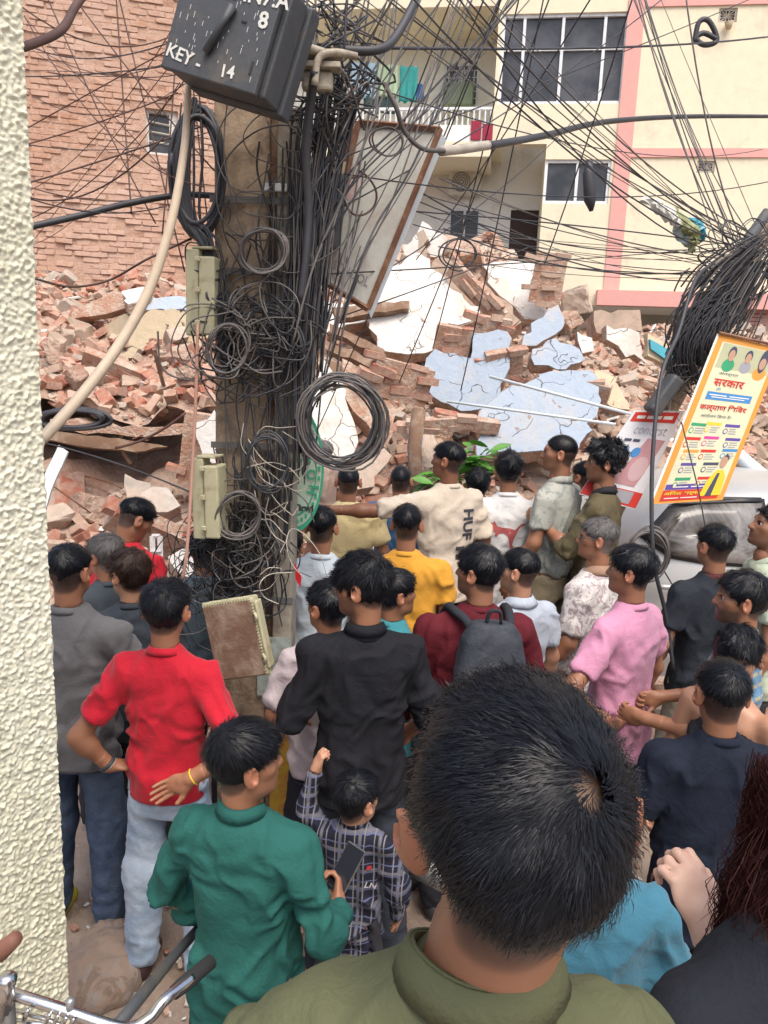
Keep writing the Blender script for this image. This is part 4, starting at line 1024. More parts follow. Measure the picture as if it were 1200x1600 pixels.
        f.ell(PC, (.040 * hsz, .0155 * hsz, .050 * hsz), Rm, .015); f.ell(B + d * .03 * hsz + lat * .024 * hsz + nrm * .008 * hsz, (.02 * hsz, .016 * hsz, .032 * hsz), Rm, .015)
        for i, (lo_, ln) in enumerate(((.029, .072), (.0105, .080), (-.0095, .075), (-.028, .060))):
            base = B + d * (.086 - .004 * abs(i - 1)) * hsz + lat * lo_ * hsz
            sp = lat * (lo_ * opt.get('spread', 2.2)); a0 = cu_ * .7 + .06 * i
            cur = base; dirv = d + sp; dirv /= np.linalg.norm(dirv); ang = 0
            for seg, fr in enumerate((.42, .32, .26)):
                ang += (a0 if seg == 0 else cu_ * 1.1) * (1.2 if seg else 1)
                dv = dirv * math.cos(ang) + nrm * math.sin(ang); nx = cur + dv * ln * fr * hsz
                r0 = (.0092, .0083, .0074)[seg] * hsz * (.9 if i == 3 else 1); f.cone(cur, nx, r0, r0 * .93, .004); cur = nx
        tb = B + d * .022 * hsz + lat * .030 * hsz; td = d * .75 + lat * (.75 - .3 * cu_) + nrm * (.25 + .4 * cu_); td /= np.linalg.norm(td)
        t1 = tb + td * .036 * hsz; td2 = td * .8 + d * .5 + nrm * .2; td2 /= np.linalg.norm(td2); t2 = t1 + td2 * .030 * hsz
        f.cone(tb, t1, .0135 * hsz, .0105 * hsz, .01); f.cone(t1, t2, .0105 * hsz, .0088 * hsz, .004)
        V, F = f.mesh()
        if len(V): parts_v.append(V); parts_f.append(F + base_n); parts_c.append(np.tile(np.array(SK[skin]) * np.array((1.05, 1.02, 1.0)), (len(V), 1))); base_n += len(V)
    V = np.concatenate(parts_v); F = np.concatenate(parts_f); C = np.concatenate(parts_c)
    me = np_mesh('body', V, F, M['skin'], True); ca = me.color_attributes.new('Col', 'FLOAT_COLOR', 'POINT'); ca.data.foreach_set('color', np.concatenate([C, np.ones((len(C), 1))], 1).astype(np.float32).ravel())
    body = mk('body', me, root); BODYF = F
    # eyes
    for sg in (-1, 1):
        eb = MB(); c = T(sg * .031, .0725, .001); r_ = .0118 * hs; vs_, fs_ = [], []
        for j in range(9):
            for i in range(12):
                th, ph = math.pi * j / 8, 2 * math.pi * i / 12; vv = np.array((math.sin(th) * math.cos(ph), math.cos(th), math.sin(th) * math.sin(ph))) * r_; vs_.append(c + HM @ vv)
        fm = []
        for j in range(8):
            for i in range(12): fs_.append((j * 12 + i, j * 12 + (i + 1) % 12, (j + 1) * 12 + (i + 1) % 12, (j + 1) * 12 + i)); fm.append(1 if j < 2 else 0)
        me = np_mesh('eye', np.array(vs_), np.array(fs_), [M['eyewhite'], M['iris']], True, fm); mk('eye', me, root)
    # ---------------- hair
    if not nohair: make_hair(root, T, HM, hs, hcen, style, hairmat, res, hlen, crown)
    # ---------------- shirt
    hsh = (.0115 if res >= 1 else (.0072 if res > .6 else .0066)); kk = .035
    f = Field(lo, hi, hsh, kk); off = .012
    tuckz = hem
    rows = [(tuckz, .180, .132, 0), (.95, .175, .128, 0), (1.08, .163, .116, .005), (1.25, .178, .122, 0), (1.35, .186, .113, -.005), (1.40, .165, .098, -.01), (1.435, .120, .086, -.012), (1.475, .082, .074, -.010), (1.50, .071, .068, -.006)]
    if kind == 'tank': rows = rows[:4] + [(1.33, .15, .108, -.005), (1.40, .11, .085, -.01)]
    if kind in ('shirt', 'polo'): rows = rows[:-2] + [(1.462, .086, .078, -.010)]
    if tuck: rows[0] = (.93, .155, .108, 0)
    f.loft([(z * s, a * sw * (1.04 if kind != 'tank' else .97), b_ * sw, 0, cy * s) for z, a, b_, cy in rows], kk, .02 * s)
    if kind != 'tank':
        for sd_, sg in (('L', -1), ('R', 1)):
            S, E, Wp, _ = J[sd_]; bw = math.sqrt(build)
            f.cone(np.array((0, -.008 * s, 1.440 * s)), S + np.array((0, 0, -.002)), .052 * s, .058 * s * bw, .04)
            if long_:
                f.cone(S, E, .060 * s * bw, .052 * s * bw, .03); f.cone(E, E + (Wp - E) * long_, .055 * s * bw, .044 * s, .02)
            else:
                ln = sleeve; C_ = S + (E - S) * min(1, ln); f.cone(S, C_, .062 * s * bw, .064 * s * bw, .03)
                if ln > 1: f.cone(E, E + (Wp - E) * (ln - 1), .062 * s * bw, .054 * s * bw, .02)
                dd = (E - S) / np.linalg.norm(E - S)
                if ln <= 1:      # flat cuff
                    q = f.sub(C_ - .12, C_ + .12, 0)
                    if q is not None:
                        sl, X, Y, Z = q; pl = (X - C_[0]) * dd[0] + (Y - C_[1]) * dd[1] + (Z - C_[2]) * dd[2] - .012
                        rad = np.sqrt((X - C_[0]) ** 2 + (Y - C_[1]) ** 2 + (Z - C_[2]) ** 2) ; near = rad < .105
                        out = (np.abs(X) > .175 * sw) & near; f.f[sl] = np.where(out, np.maximum(f.f[sl], pl), f.f[sl])
    shirt_f = f; V, F = f.mesh(); V = relax(V, F, 1, .5); nn = normals_of(V, F); sd0 = abs(hash(label)) % 1000 if False else sum(map(ord, label)) % 997
    zf = V[:, 2] / s
    amp = 1.9 * (.0065 + .006 * ss(1.15, .95, zf) + .004 * ss(.10, .2, np.abs(V[:, 0]) / sw)) * (.35 + .65 * ss(1.49, 1.40, zf)) * (.15 + .85 * ss(tuckz, tuckz + .07, zf))
    if kind == 'shirt': amp *= 1.15
    V = V + nn * (folds(V, sd0, 1.0) * amp)[:, None]
    mt = shirt if not isinstance(shirt, tuple) else cloth('cloth', shirt)
    g_ = mk('shirt' if kind != 'tank' else 'tank_top', np_mesh('shirt', V, F, mt, True), root)
    # collar
    def ring(z0, r0x, r0y, z1, r1x, r1y, tilt, name, mat, th=.004, gap=0.0, n=30):
        vs_, fs_ = [], []
        for k, (zz, rx, ry) in enumerate(((z0, r0x, r0y), ((z0 + z1) / 2, (r0x + r1x) / 2 + .001, (r0y + r1y) / 2 + .001), (z1, r1x, r1y), (z1, r1x - th, r1y - th), (z0, r0x - th, r0y - th))):
            for i in range(n):
                a = 2 * math.pi * (i + .5) / n
                vs_.append((rx * math.sin(a) * s + hoff * .35, (-.008 - ry * math.cos(a)) * s, (zz - tilt * (1 - math.cos(a)) / 2 + (.020 * math.sin(a) ** 2 if kind != 'tee' else .006 * math.sin(a) ** 2)) * s))
        for k in range(5):
            for i in range(n):
                if gap and abs(i - n / 2 + .5) < gap: continue
                fs_.append((k * n + i, k * n + (i + 1) % n, ((k + 1) % 5) * n + (i + 1) % n, ((k + 1) % 5) * n + i))
        return mk(name, np_mesh(name, np.array(vs_), np.array(fs_), mat, True), g_)
    bn = math.sqrt(build)
    if kind == 'shirt':
        ring(1.445, .080 * bn, .078 * bn, 1.515, .068 * bn, .066 * bn, .05, 'collar', collar or mt, .004, 1.6)
        ring(1.514, .071 * bn, .070 * bn, 1.478, .085 * bn, .082 * bn, .048, 'collar_fold', collar or mt, .004, 2.2)
    elif kind == 'tee':
        ring(1.482, .082 * bn, .080 * bn, 1.508, .069 * bn, .068 * bn, .045, 'neckband', collar or mt, .006)
    elif kind == 'polo':
        ring(1.510, .071 * bn, .070 * bn, 1.462, .102 * bn, .097 * bn, .05, 'collar', collar or mt, .004, 1.5)
    # ---------------- trousers
    f = Field((lo[0] + .05, -.25 * s, 0), (hi[0] - .05, .25 * s, 1.02 * s), .0145 if res >= 1 else .012, .04)
    f.loft([(.78 * s, .148 * sw, .106 * sw, 0, 0), (.90 * s, .156 * sw, .110 * sw, 0, -.006 * s), (.985 * s, .145 * sw, .100 * sw, 0, 0)], .04)
    for sd_ in 'LR':
        a, b_, c = legs[sd_]
        if shorts: f.cone(a, b_, .098 * sw, .088 * s)
        else: f.cone(a, b_, .086 * sw, .084 * s); f.cone(b_ + np.array((0, -.012, 0)), c + np.array((0, 0, .01)), .083 * s, .068 * s)
    pants_f = f; V, F = f.mesh(); V = relax(V, F, 1, .5); nn = normals_of(V, F); zf = V[:, 2] / s
    V = V + nn * (folds(V, sd0 + 3, 1.0, 'pants') * (.005 + .006 * ss(.3, .12, zf) + .004 * np.exp(-((zf - .5) / .08) ** 2)))[:, None]
    ii = np.round((V - shirt_f.lo) / shirt_f.h).astype(int); ok = ((ii >= 0) & (ii < shirt_f.n)).all(1); ii = np.clip(ii, 0, shirt_f.n - 1); sv = np.where(ok, shirt_f.f[ii[:, 0], ii[:, 1], ii[:, 2]], .2)
    V = V - nn * ((1 - ss(-.030, .006, sv)) * .012 + (sv < .004) * .022)[:, None]
    pm = pants_mat or cloth('trouser_cloth', pants)
    mk('shorts' if shorts else 'trousers', np_mesh('trousers', V, F, pm, True), root)
    # pull the body in a little wherever clothes cover it
    BV = np.empty(len(body.data.vertices) * 3, np.float32); body.data.vertices.foreach_get('co', BV); BV = BV.reshape(-1, 3); BF = BODYF; bn_n = normals_of(BV, BF)
    inset = np.zeros(len(BV), np.float32)
    for fl in (shirt_f, pants_f):
        ii = np.round((BV - fl.lo) / fl.h).astype(int); ok = ((ii >= 0) & (ii < fl.n)).all(1); sv = np.full(len(BV), .2, np.float32); ii = np.clip(ii, 0, fl.n - 1); sv = np.where(ok, fl.f[ii[:, 0], ii[:, 1], ii[:, 2]], .2)
        inset = np.maximum(inset, (1 - ss(-.012, .004, sv)))
    BV = BV - bn_n * (inset * .020)[:, None]; body.data.vertices.foreach_set('co', BV.astype(np.float32).ravel()); body.data.update()
    # ---------------- shoes
    for sd_ in 'LR':
        c = legs[sd_][2]; f = Field(c + np.array((-.09, -.12, -.1)), c + np.array((.09, .25, .1)), .011, .02)
        f.cone(c + np.array((0, -.03 * s, -.042 * s)), c + np.array((0, .13 * s, -.052 * s)), .047 * s, .038 * s); f.cone(c + np.array((0, -.01, -.02 * s)), c, .042 * s, .045 * s); f.cut((0, 0, -1), -.004)
        V, F = f.mesh()
        if len(V): mk('shoe', np_mesh('shoe', V, F, flat_cache('shoe', shoe), True), root)
    root['_H'] = H; PEOPLE[label] = dict(root=root, shirt=g_, s=s, J=J, T=T, HM=HM, hs=hs, hcen=hcen, body=body)
    del root['_H']
    return PEOPLE[label]
PEOPLE = {}; _fc = {}
def flat_cache(nm, col):
    k = (nm, tuple(col))
    if k not in _fc: _fc[k] = simple(nm + '_material', col, .6, bstr=0)
    return _fc[k]
M['eyewhite'] = flat('eye_white', (.6, .56, .52), .25); M['iris'] = flat('dark_iris', (.015, .008, .006), .15)

HS = dict(  # top thickness, side thickness, strand length, lift, curl, count
    short=dict(t=.016, ts=.003, L=.024, lift=.20, curl=.1, n=2200, low=-.006, noise=.003),
    medium=dict(t=.023, ts=.010, L=.034, lift=.10, curl=.2, n=2400, low=.0, noise=.004),
    crop=dict(t=.007, ts=.003, L=.010, lift=.4, curl=.0, n=1500, low=-.01, noise=.001),
    floppy=dict(t=.026, ts=.016, L=.042, lift=.07, curl=.3, n=2600, low=.010, noise=.005),
    curly=dict(t=.036, ts=.018, L=.030, lift=.8, curl=1.3, n=3400, low=.008, noise=.011),
    slick=dict(t=.023, ts=.007, L=.040, lift=.03, curl=.0, n=3200, low=-.004, noise=.002))
def make_hair(root, T, HM, hs, hcen, style, hm, res, hlen=None, crown0=(.012, -.062, .095)):
    q = HS[style]; f = Field(hcen - .17 * hs, hcen + .17 * hs, .0062 if res >= 1 else .0042, .01)
    sl, X, Y, Z = f.sub(hcen - .17 * hs, hcen + .17 * hs, 0)
    P_ = np.stack(np.broadcast_arrays(X, Y, Z), -1) - hcen; Lc = P_ @ HM / hs; x, y, z = Lc[..., 0], Lc[..., 1], Lc[..., 2]
    th = q['ts'] + (q['t'] - q['ts']) * ss(-.01, .06, z) - .004 * ss(.03, -.02, z) * (style in ('short', 'crop')) + .004 * ss(0, .09, y) * (style != 'crop')
    a, b_, c = .074 + th, .098 + th * .9, .089 + th
    cz = .018; k0 = np.sqrt((x / a) ** 2 + ((y + .012) / b_) ** 2 + ((z - cz) / c) ** 2); d = (k0 - 1) * .085
    hl = np.interp(y, [-.13, -.06, -.03, -.015, .015, .03, .05, .075, .1, .13], [-.085, -.080, -.05, -.032, -.028, .005, .02, .055, .062, .062]) - q['low'] * (y < -.02) - q['low'] * 1.2 * (np.abs(x) > .05) - (.03 if style == 'floppy' else 0) * (y > .05)
    lf = Lc.reshape(-1, 3); nz = vnoise(lf * 1.0, int(abs(hcen[2]) * 977) % 91, 3, 14).reshape(x.shape) * q['noise']
    d = d + nz; reg = (hl - z) * .8 + nz * .8
    f.f[sl] = (np.maximum(d, reg) * hs).astype(np.float32)
    V, F = f.mesh(); 
    if len(V) == 0: return
    V = relax(V, F, 1, .5); nn = normals_of(V, F); Lq = (V - hcen) @ HM / hs
    # strands grow from the shell
    k = int(q['n'] * (1.2 if res >= 1 else (2.8 if res > .6 else 20))); r = np.random.default_rng(int(abs(hcen[2]) * 9971) % 9999)
    outer = np.where((np.abs(Lq[:, 2]) < 2) & (((Lq / np.array((.07, .09, .085))) ** 2).sum(1) > .9))[0]
    pick = r.choice(outer, k); p = V[pick] + r.normal(size=(k, 3)) * .004; n_ = nn[pick]
    crown = T(*crown0); dv = p - crown; tang = dv - n_ * (dv * n_).sum(1)[:, None]; tang /= np.linalg.norm(tang, axis=1)[:, None] + 1e-6
    swirl = np.cross(n_, tang); dist = np.linalg.norm(dv, axis=1); tang = tang + swirl * (.55 * np.exp(-dist / .05))[:, None] + (np.stack([vnoise(p - hcen, 3 + a_, 2, 22) for a_ in range(3)], 1) * .38 + r.normal(size=(k, 3)) * .10) * (.25 if style == 'slick' else 1)
    tang -= n_ * (tang * n_).sum(1)[:, None]; tang /= np.linalg.norm(tang, axis=1)[:, None] + 1e-6
    lowf = {'short': .14, 'crop': .4, 'slick': .2}.get(style, .4); lz = Lq[pick, 2]; Ls = (hlen or q['L']) * hs * r.uniform(.5, 1.15, k) * (lowf + (1 - lowf) * ss(-.035, .055, lz)) * np.where((np.abs(Lq[pick, 0]) > .055) & (lz < .025) & (lowf < .3), .22, 1)
    wid = (.0015 if res >= 1 else (.0009 if res > .6 else .00036)) * hs * r.uniform(.6, 1.3, k); lift = q['lift'] * r.uniform(.3, 1.2, k); SG = 4
    wid = wid * (.5 + .5 * ss(-.06, .03, lz)); Ls = Ls * np.where(r.random(k) < .04, 1.5, 1); lift = lift * (.3 + .7 * ss(-.05, .04, lz)); side = np.cross(tang, n_); pts = []; cur = p - n_ * .003; dirv = tang + n_ * lift[:, None]; dirv /= np.linalg.norm(dirv, axis=1)[:, None]; cs = r.normal(size=(k, 1)) * q['curl']
    vs_ = []; down = np.array((0, 0, -1.0))
    for j in range(SG):
        ww = wid * (1, .95, .7, .08)[j]; vs_.append(np.stack([cur - side * ww[:, None], cur + side * ww[:, None]], 1))
        cur = cur + dirv * (Ls / (SG - 1))[:, None]; dirv = dirv + side * cs * .5 - n_ * (lift * .45)[:, None] + down * .10; dirv /= np.linalg.norm(dirv, axis=1)[:, None]
    VS = np.stack(vs_, 1).reshape(-1, 3); b0 = (np.arange(k) * SG * 2)[:, None]
    FS = np.concatenate([np.stack([b0[:, 0] + 2 * j, b0[:, 0] + 2 * j + 1, b0[:, 0] + 2 * j + 3, b0[:, 0] + 2 * j + 2], 1) for j in range(SG - 1)])
    if res <= .6 and hm == 'hair':
        keep = np.linalg.norm(V - crown, axis=1) > .021; F = F[keep[F].all(1)]
        far = (np.linalg.norm(p - crown, axis=1) > .010 + .012 * r.random(k)); kf = np.repeat(far, SG - 1) if False else np.concatenate([far] * (SG - 1)); FS = FS[kf]
    VV = np.concatenate([V - nn * .002, VS]); FF = np.concatenate([F, FS + len(V)])
    mk('hair', np_mesh('hair', VV, FF, M[hm], True), root)

# ---- decals printed on cloth: projected onto the garment
def text_mesh(body, size=1.0, bold=0.0, shear=0.0):
    cu = bpy.data.curves.new('text', 'FONT'); cu.body = body; cu.size = size; cu.align_x = 'CENTER'; cu.align_y = 'CENTER'; cu.resolution_u = 2; cu.offset = bold; cu.shear = shear
    o = bpy.data.objects.new('text', cu); COL.objects.link(o); dg = bpy.context.evaluated_depsgraph_get(); me = bpy.data.meshes.new_from_object(o.evaluated_get(dg))
    COL.objects.unlink(o); bpy.data.objects.remove(o); bpy.data.curves.remove(cu); return me
def decal_on(shirt_obj, me2d, center, xdir, ydir, proj, mat, name='print', off=.003, sub=2):
    import bmesh
    bm = bmesh.new(); bm.from_mesh(me2d)
    bmesh.ops.triangulate(bm, faces=bm.faces)
    for _ in range(sub):
        ed = [e for e in bm.edges if e.calc_length() > .02]
        if ed: bmesh.ops.subdivide_edges(bm, edges=ed, cuts=1); bmesh.ops.triangulate(bm, faces=bm.faces)
    sm = shirt_obj.data; n = len(sm.vertices); V = np.empty(n * 3, np.float32); sm.vertices.foreach_get('co', V); V = V.reshape(-1, 3)
    polys = [tuple(p.vertices) for p in sm.polygons]; tree = BVHTree.FromPolygons([tuple(v) for v in V.tolist()], polys)
    c = Vector(center); xd = Vector(xdir).normalized(); yd = Vector(ydir).normalized(); pj = Vector(proj).normalized()
    miss = []
    for v in bm.verts:
        o = c + xd * v.co.x + yd * v.co.y - pj * .5; hit = tree.ray_cast(o, pj, 1.2)
        if hit[0] is not None and hit[3] < .9: v.co = hit[0] - pj * off
        else: miss.append(v)
    bmesh.ops.delete(bm, geom=miss, context='VERTS')
    me = bpy.data.meshes.new(name); bm.to_mesh(me); bm.free(); me.materials.clear(); me.materials.append(mat)
    return mk(name, me, shirt_obj)
def poly_mesh(polys):
    me = bpy.data.meshes.new('flat'); vs_, fs_ = [], []
    for p in polys: b = len(vs_); vs_ += [(x, y, 0) for x, y in p]; fs_.append(tuple(range(b, len(vs_))))
    me.from_pydata(vs_, [], fs_); return me
# ================================================================== POLE, BOXES, SIGNS, CAR
M['pole'] = dirty('grimy_pole_concrete', (.37, .28, .19), (.16, .115, .08), .55, .9, 5, 50, .6, .008)
M['pole_light'] = dirty('pale_post_concrete', (.33, .30, .24), (.17, .13, .10), .45, .9, 5, 50, .5, .006)
M['box_black'] = dirty('black_painted_sheet', (.06, .066, .074), (.10, .09, .08), .35, .55, 7, 40, .3, .004)
M['abs'] = dirty('weathered_cream_plastic', (.42, .40, .26), (.24, .19, .12), .3, .6, 6, 60, .2, .003)
M['mud'] = dirty('muddy_brown_cover', (.15, .085, .055), (.26, .19, .14), .45, .9, 9, 40, .8, .006)
M['white_ink'] = simple('white_chalk_paint', (.62, .62, .58), .8, bstr=0)
def px_w(D, n): return n / FPX * D
DP = 3.5
def vcol(px, py, D, w, d, z0, z1, mb, mi=0):
    p = P(px, py, D); mb.box((p.x - w / 2, p.y - d / 2, z0), (p.x + w / 2, p.y + d / 2, z1), mi); return p
pole = empty('utility_pole', (P(378, 600, DP).x, DP, 0)); tag(pole, 'old rectangular concrete utility pole smothered in cables, left of centre', 'utility pole')
W_ = .235
MB().box((-W_ / 2, -.02, 0), (W_ / 2, .20, 6.5)).build('shaft', [M['pole']], pole, bevel=.012)
MB().box((W_ / 2 + .002, .02, 0), (W_ / 2 + .035, .16, 6.0)).build('groove_strip', [M['mud']], pole)  # dark strip filling the groove between shaft and side post
zt_ = P(440, 172, DP).z
MB().box((W_ / 2 + .037, -.045, 0), (W_ / 2 + .128, .14, zt_)).build('side_post', [M['pole_light']], pole, bevel=.01)
for yy in (322, 432, 700, 936):
    z = P(400, yy, DP).z
    MB().box((-W_ / 2 - .012, -.052, z), (W_ / 2 + .137, -.046, z + .028)).build('steel_strap', [M['steel'] if yy == 936 else M['cable_grey']], pole)
z = P(430, 298, DP).z; MB().box((W_ / 2 - .02, -.075, z - .016), (W_ / 2 + .085, -.053, z + .016)).build('connector_block', [M['white_ink']], pole, bevel=.004)
# painted orange and yellow foot
M['poster_rem'] = dirty('orange_yellow_paint_remnant', (.48, .30, .03), (.38, .13, .05), .5, .85, 9, 60, .3)
MB().box((W_ / 2 + .034, -.052, P(440, 1330, DP).z), (W_ / 2 + .131, -.0465, P(440, 1090, DP).z)).build('paint_remnant', [M['poster_rem']], pole)
M['torn'] = dirty('torn_pale_poster', (.34, .40, .38), (.20, .19, .17), .5, .7, 14, 60, .3)
MB().box((W_ / 2 - .03, -.056, P(440, 1080, DP).z), (W_ / 2 + .131, -.051, P(440, 990, DP).z)).build('torn_poster', [M['torn']], pole)
for k in range(14):   # lumps of dirt and old clamps up the shaft
    z = random.uniform(.6, 3.2); x = random.uniform(-.1, .1)
    pass

def frame3(O, X, Z):
    O, X, Z = Vector(O), Vector(X), Vector(Z); x = X.normalized(); z = (Z - x * Z.dot(x)).normalized(); y = z.cross(x)
    return Matrix(((x.x, y.x, z.x, O.x), (x.y, y.y, z.y, O.y), (x.z, y.z, z.z, O.z), (0, 0, 0, 1))), X.length, Z.dot(z)
# --- black cable box KEY-14
O = P(250, 104, 2.98); FR, bwid, bhei = frame3(O, P(402, 150, 2.88) - O, P(287, -75, 2.98) - O)
kb = empty('cable_box'); kb.matrix_world = FR; tag(kb, 'big black box with hand painted KEY-14 tilted at the top of the pole', 'cable box')
MB().box((0, 0, 0), (bwid * .97, .028, bhei)).build('door', [M['box_black']], kb, bevel=.006)
MB().box((.012, .035, .006), (bwid * 1.02, .16, bhei - .006)).build('case', [M['box_black']], kb, bevel=.008)
MB().box((.03, .163, -.004), (bwid * 1.06, .24, bhei)).build('rear_case', [M['box_black']], kb, bevel=.008)
hb = MB(); hb.tube([(bwid * .42, -.012, bhei * .22), (bwid * .52, -.02, bhei * .50), (bwid * .56, -.014, bhei * .66)], [.014, .012, .016], 6); hb.build('door_handle', [M['box_black']], kb, True)
MB().box((bwid * .86, -.004, bhei * .16), (bwid * .88, .0, bhei * .27)).build('slot', [M['cable']], kb); MB().box((bwid * .66, -.004, bhei * .565), (bwid * .71, .0, bhei * .58)).build('slot', [M['cable']], kb)
def put_text(body, size, FRm, x, z, parent, mat, name='lettering', bold=.004, rot=0, y=-.003, sx=1):
    me = text_mesh(body, size, bold); Mx = Matrix(((1, 0, 0, 0), (0, 0, -1, 0), (0, 1, 0, 0), (0, 0, 0, 1)))
    me.transform(Matrix.Translation((x, y, z)) @ Mx @ Matrix.Rotation(rot, 4, 'Z') @ Matrix.Diagonal((sx, 1, 1, 1))); me.materials.clear(); me.materials.append(mat); return mk(name, me, parent)
put_text('KEY -', .062, FR, bwid * .21, bhei * .14, kb, M['white_ink'], bold=.0012, rot=-.12)
put_text('14', .058, FR, bwid * .66, bhei * .12, kb, M['white_ink'], bold=.0012, rot=.1)
put_text('8', .075, FR, bwid * .86, bhei * .62, kb, M['white_ink'], bold=.002, rot=.1)
put_text('SNN7.A', .072, FR, bwid * .74, bhei * .80, kb, M['white_ink'], bold=.0015, rot=.06)
dr = MB()
for i in range(60):
    x, z = random.uniform(.02, bwid * .93), random.uniform(.03, bhei * .9); l = random.uniform(.004, .022); dr.box((x, -.0015, z), (x + .0018, -.0005, z + l))
dr.build('paint_drips', [M['white_ink']], kb)['kind'] = 'stuff'
# --- cream clamp assembly right of the box
cl = empty('cable_clamp', P(500, 95, 3.2)); tag(cl, 'cream cast cable clamp with bolted plates right of the black box', 'cable clamp')
M['clamp'] = dirty('old_cream_clamp', (.42, .38, .29), (.22, .18, .14), .4, .6, 12, 60, .3)
MB().box((-.10, -.02, .01), (.09, .03, .032)).build('upper_plate', [M['clamp']], cl, bevel=.004); MB().box((-.08, -.03, -.03), (.08, .04, -.008)).build('lower_plate', [M['clamp']], cl, bevel=.004)
MB().tube([(-.11, -.03, .04), (-.06, -.04, .03), (.02, -.03, .02)], [.016, .02, .013], 10).build('boss', [M['clamp']], cl, True)
MB().tube(smooth_path([(.14, 0, .02), (.06, -.03, .02), (.0, -.05, -.01), (-.015, -.04, -.10)]), .014, 10).build('sleeve', [M['clamp']], cl, True)
for x in (-.05, .03): MB().tube([(x, -.045, .02), (x, .03, .02)], .008, 6).build('bolt', [M['steel']], cl)
MB().box((-.07, .0, -.10), (.05, .05, -.032)).build('insulator', [M['clamp']], cl, bevel=.012)
# --- tilted junction box
O = P(341, 1064, 3.05); FR, bw_, bh_ = frame3(O, P(414, 1054, 3.02) - O, P(309, 951, 3.08) - O)
jb = empty('junction_box'); jb.matrix_world = FR; tag(jb, 'tilted cream junction box with muddy brown face, strapped low on the pole', 'junction box')
MB().box((0, .0, 0), (bw_ * 1.02, .012, bh_)).build('lid', [M['mud']], jb, bevel=.004)
MB().box((-.006, .014, -.006), (bw_ * 1.05, .085, bh_ + .008)).build('case', [M['abs']], jb, bevel=.008)
MB().box((-.012, .03, -.012), (bw_ * 1.08, .04, bh_ + .014)).build('flange', [M['abs']], jb, bevel=.003)
MB().box((bw_ * 1.052, .012, .02), (bw_ * 1.12, .075, bh_ - .01)).build('hinge_side', [M['abs']], jb, bevel=.006)
tb_ = MB()
for i in range(24):
    z = bh_ * (i + .5) / 24; tb_.box((bw_ * 1.022, .0, z - .0035), (bw_ * 1.05, .013, z + .0035))
for i in range(18):
    x = bw_ * (i + .5) / 18; tb_.box((x - .0035, .0, bh_ + .001), (x + .0035, .013, bh_ + .012))
tb_.build('lid_teeth', [M['abs']], jb)
for z in (.22, .78): MB().tube(smooth_path([(bw_ * 1.06, -.004, bh_ * z - .018), (bw_ * 1.10, -.012, bh_ * z), (bw_ * 1.06, -.004, bh_ * z + .018)]), .007, 6).build('latch', [M['abs']], jb, True)
# --- meter boxes on the left of the pole
def meter(pxs, D, lab, name='meter_box'):
    (x0, y0), (x1, y1) = pxs; O = P(x0, y1, D); FR, w_, h_ = frame3(O, P(x1, y1 + 2, D - .02) - O, P(x0 + 1, y0, D) - O)
    r = empty(name); r.matrix_world = FR; tag(r, lab, 'meter box')
    MB().box((0, 0, 0), (w_ * .44, .09, h_)).build('case', [M['abs']], r, bevel=.006); MB().box((w_ * .47, -.012, .006), (w_, .10, h_ - .03)).build('cover', [M['abs']], r, bevel=.008)
    MB().box((w_ * .2, .0, h_ * 1.002), (w_ * .9, .1, h_ * 1.03)).build('rim', [M['abs']], r, bevel=.003)
    for z in (.12, .5, .85): MB().box((w_ * .38, -.026, h_ * z), (w_ * .55, -.013, h_ * z + .022)).build('latch', [M['abs']], r, bevel=.004)
    rb2 = MB()
    for i in range(16): z = h_ * (i + .5) / 16; rb2.box((-.004, .02, z - .003), (-.0005, .06, z + .003))
    rb2.build('ribs', [M['abs']], r); return r
meter(((290, 388), (336, 524)), 3.35, 'upper cream meter box clipped to the left side of the pole')
meter(((302, 716), (345, 842)), 3.30, 'lower olive cream meter box on the left side of the pole')

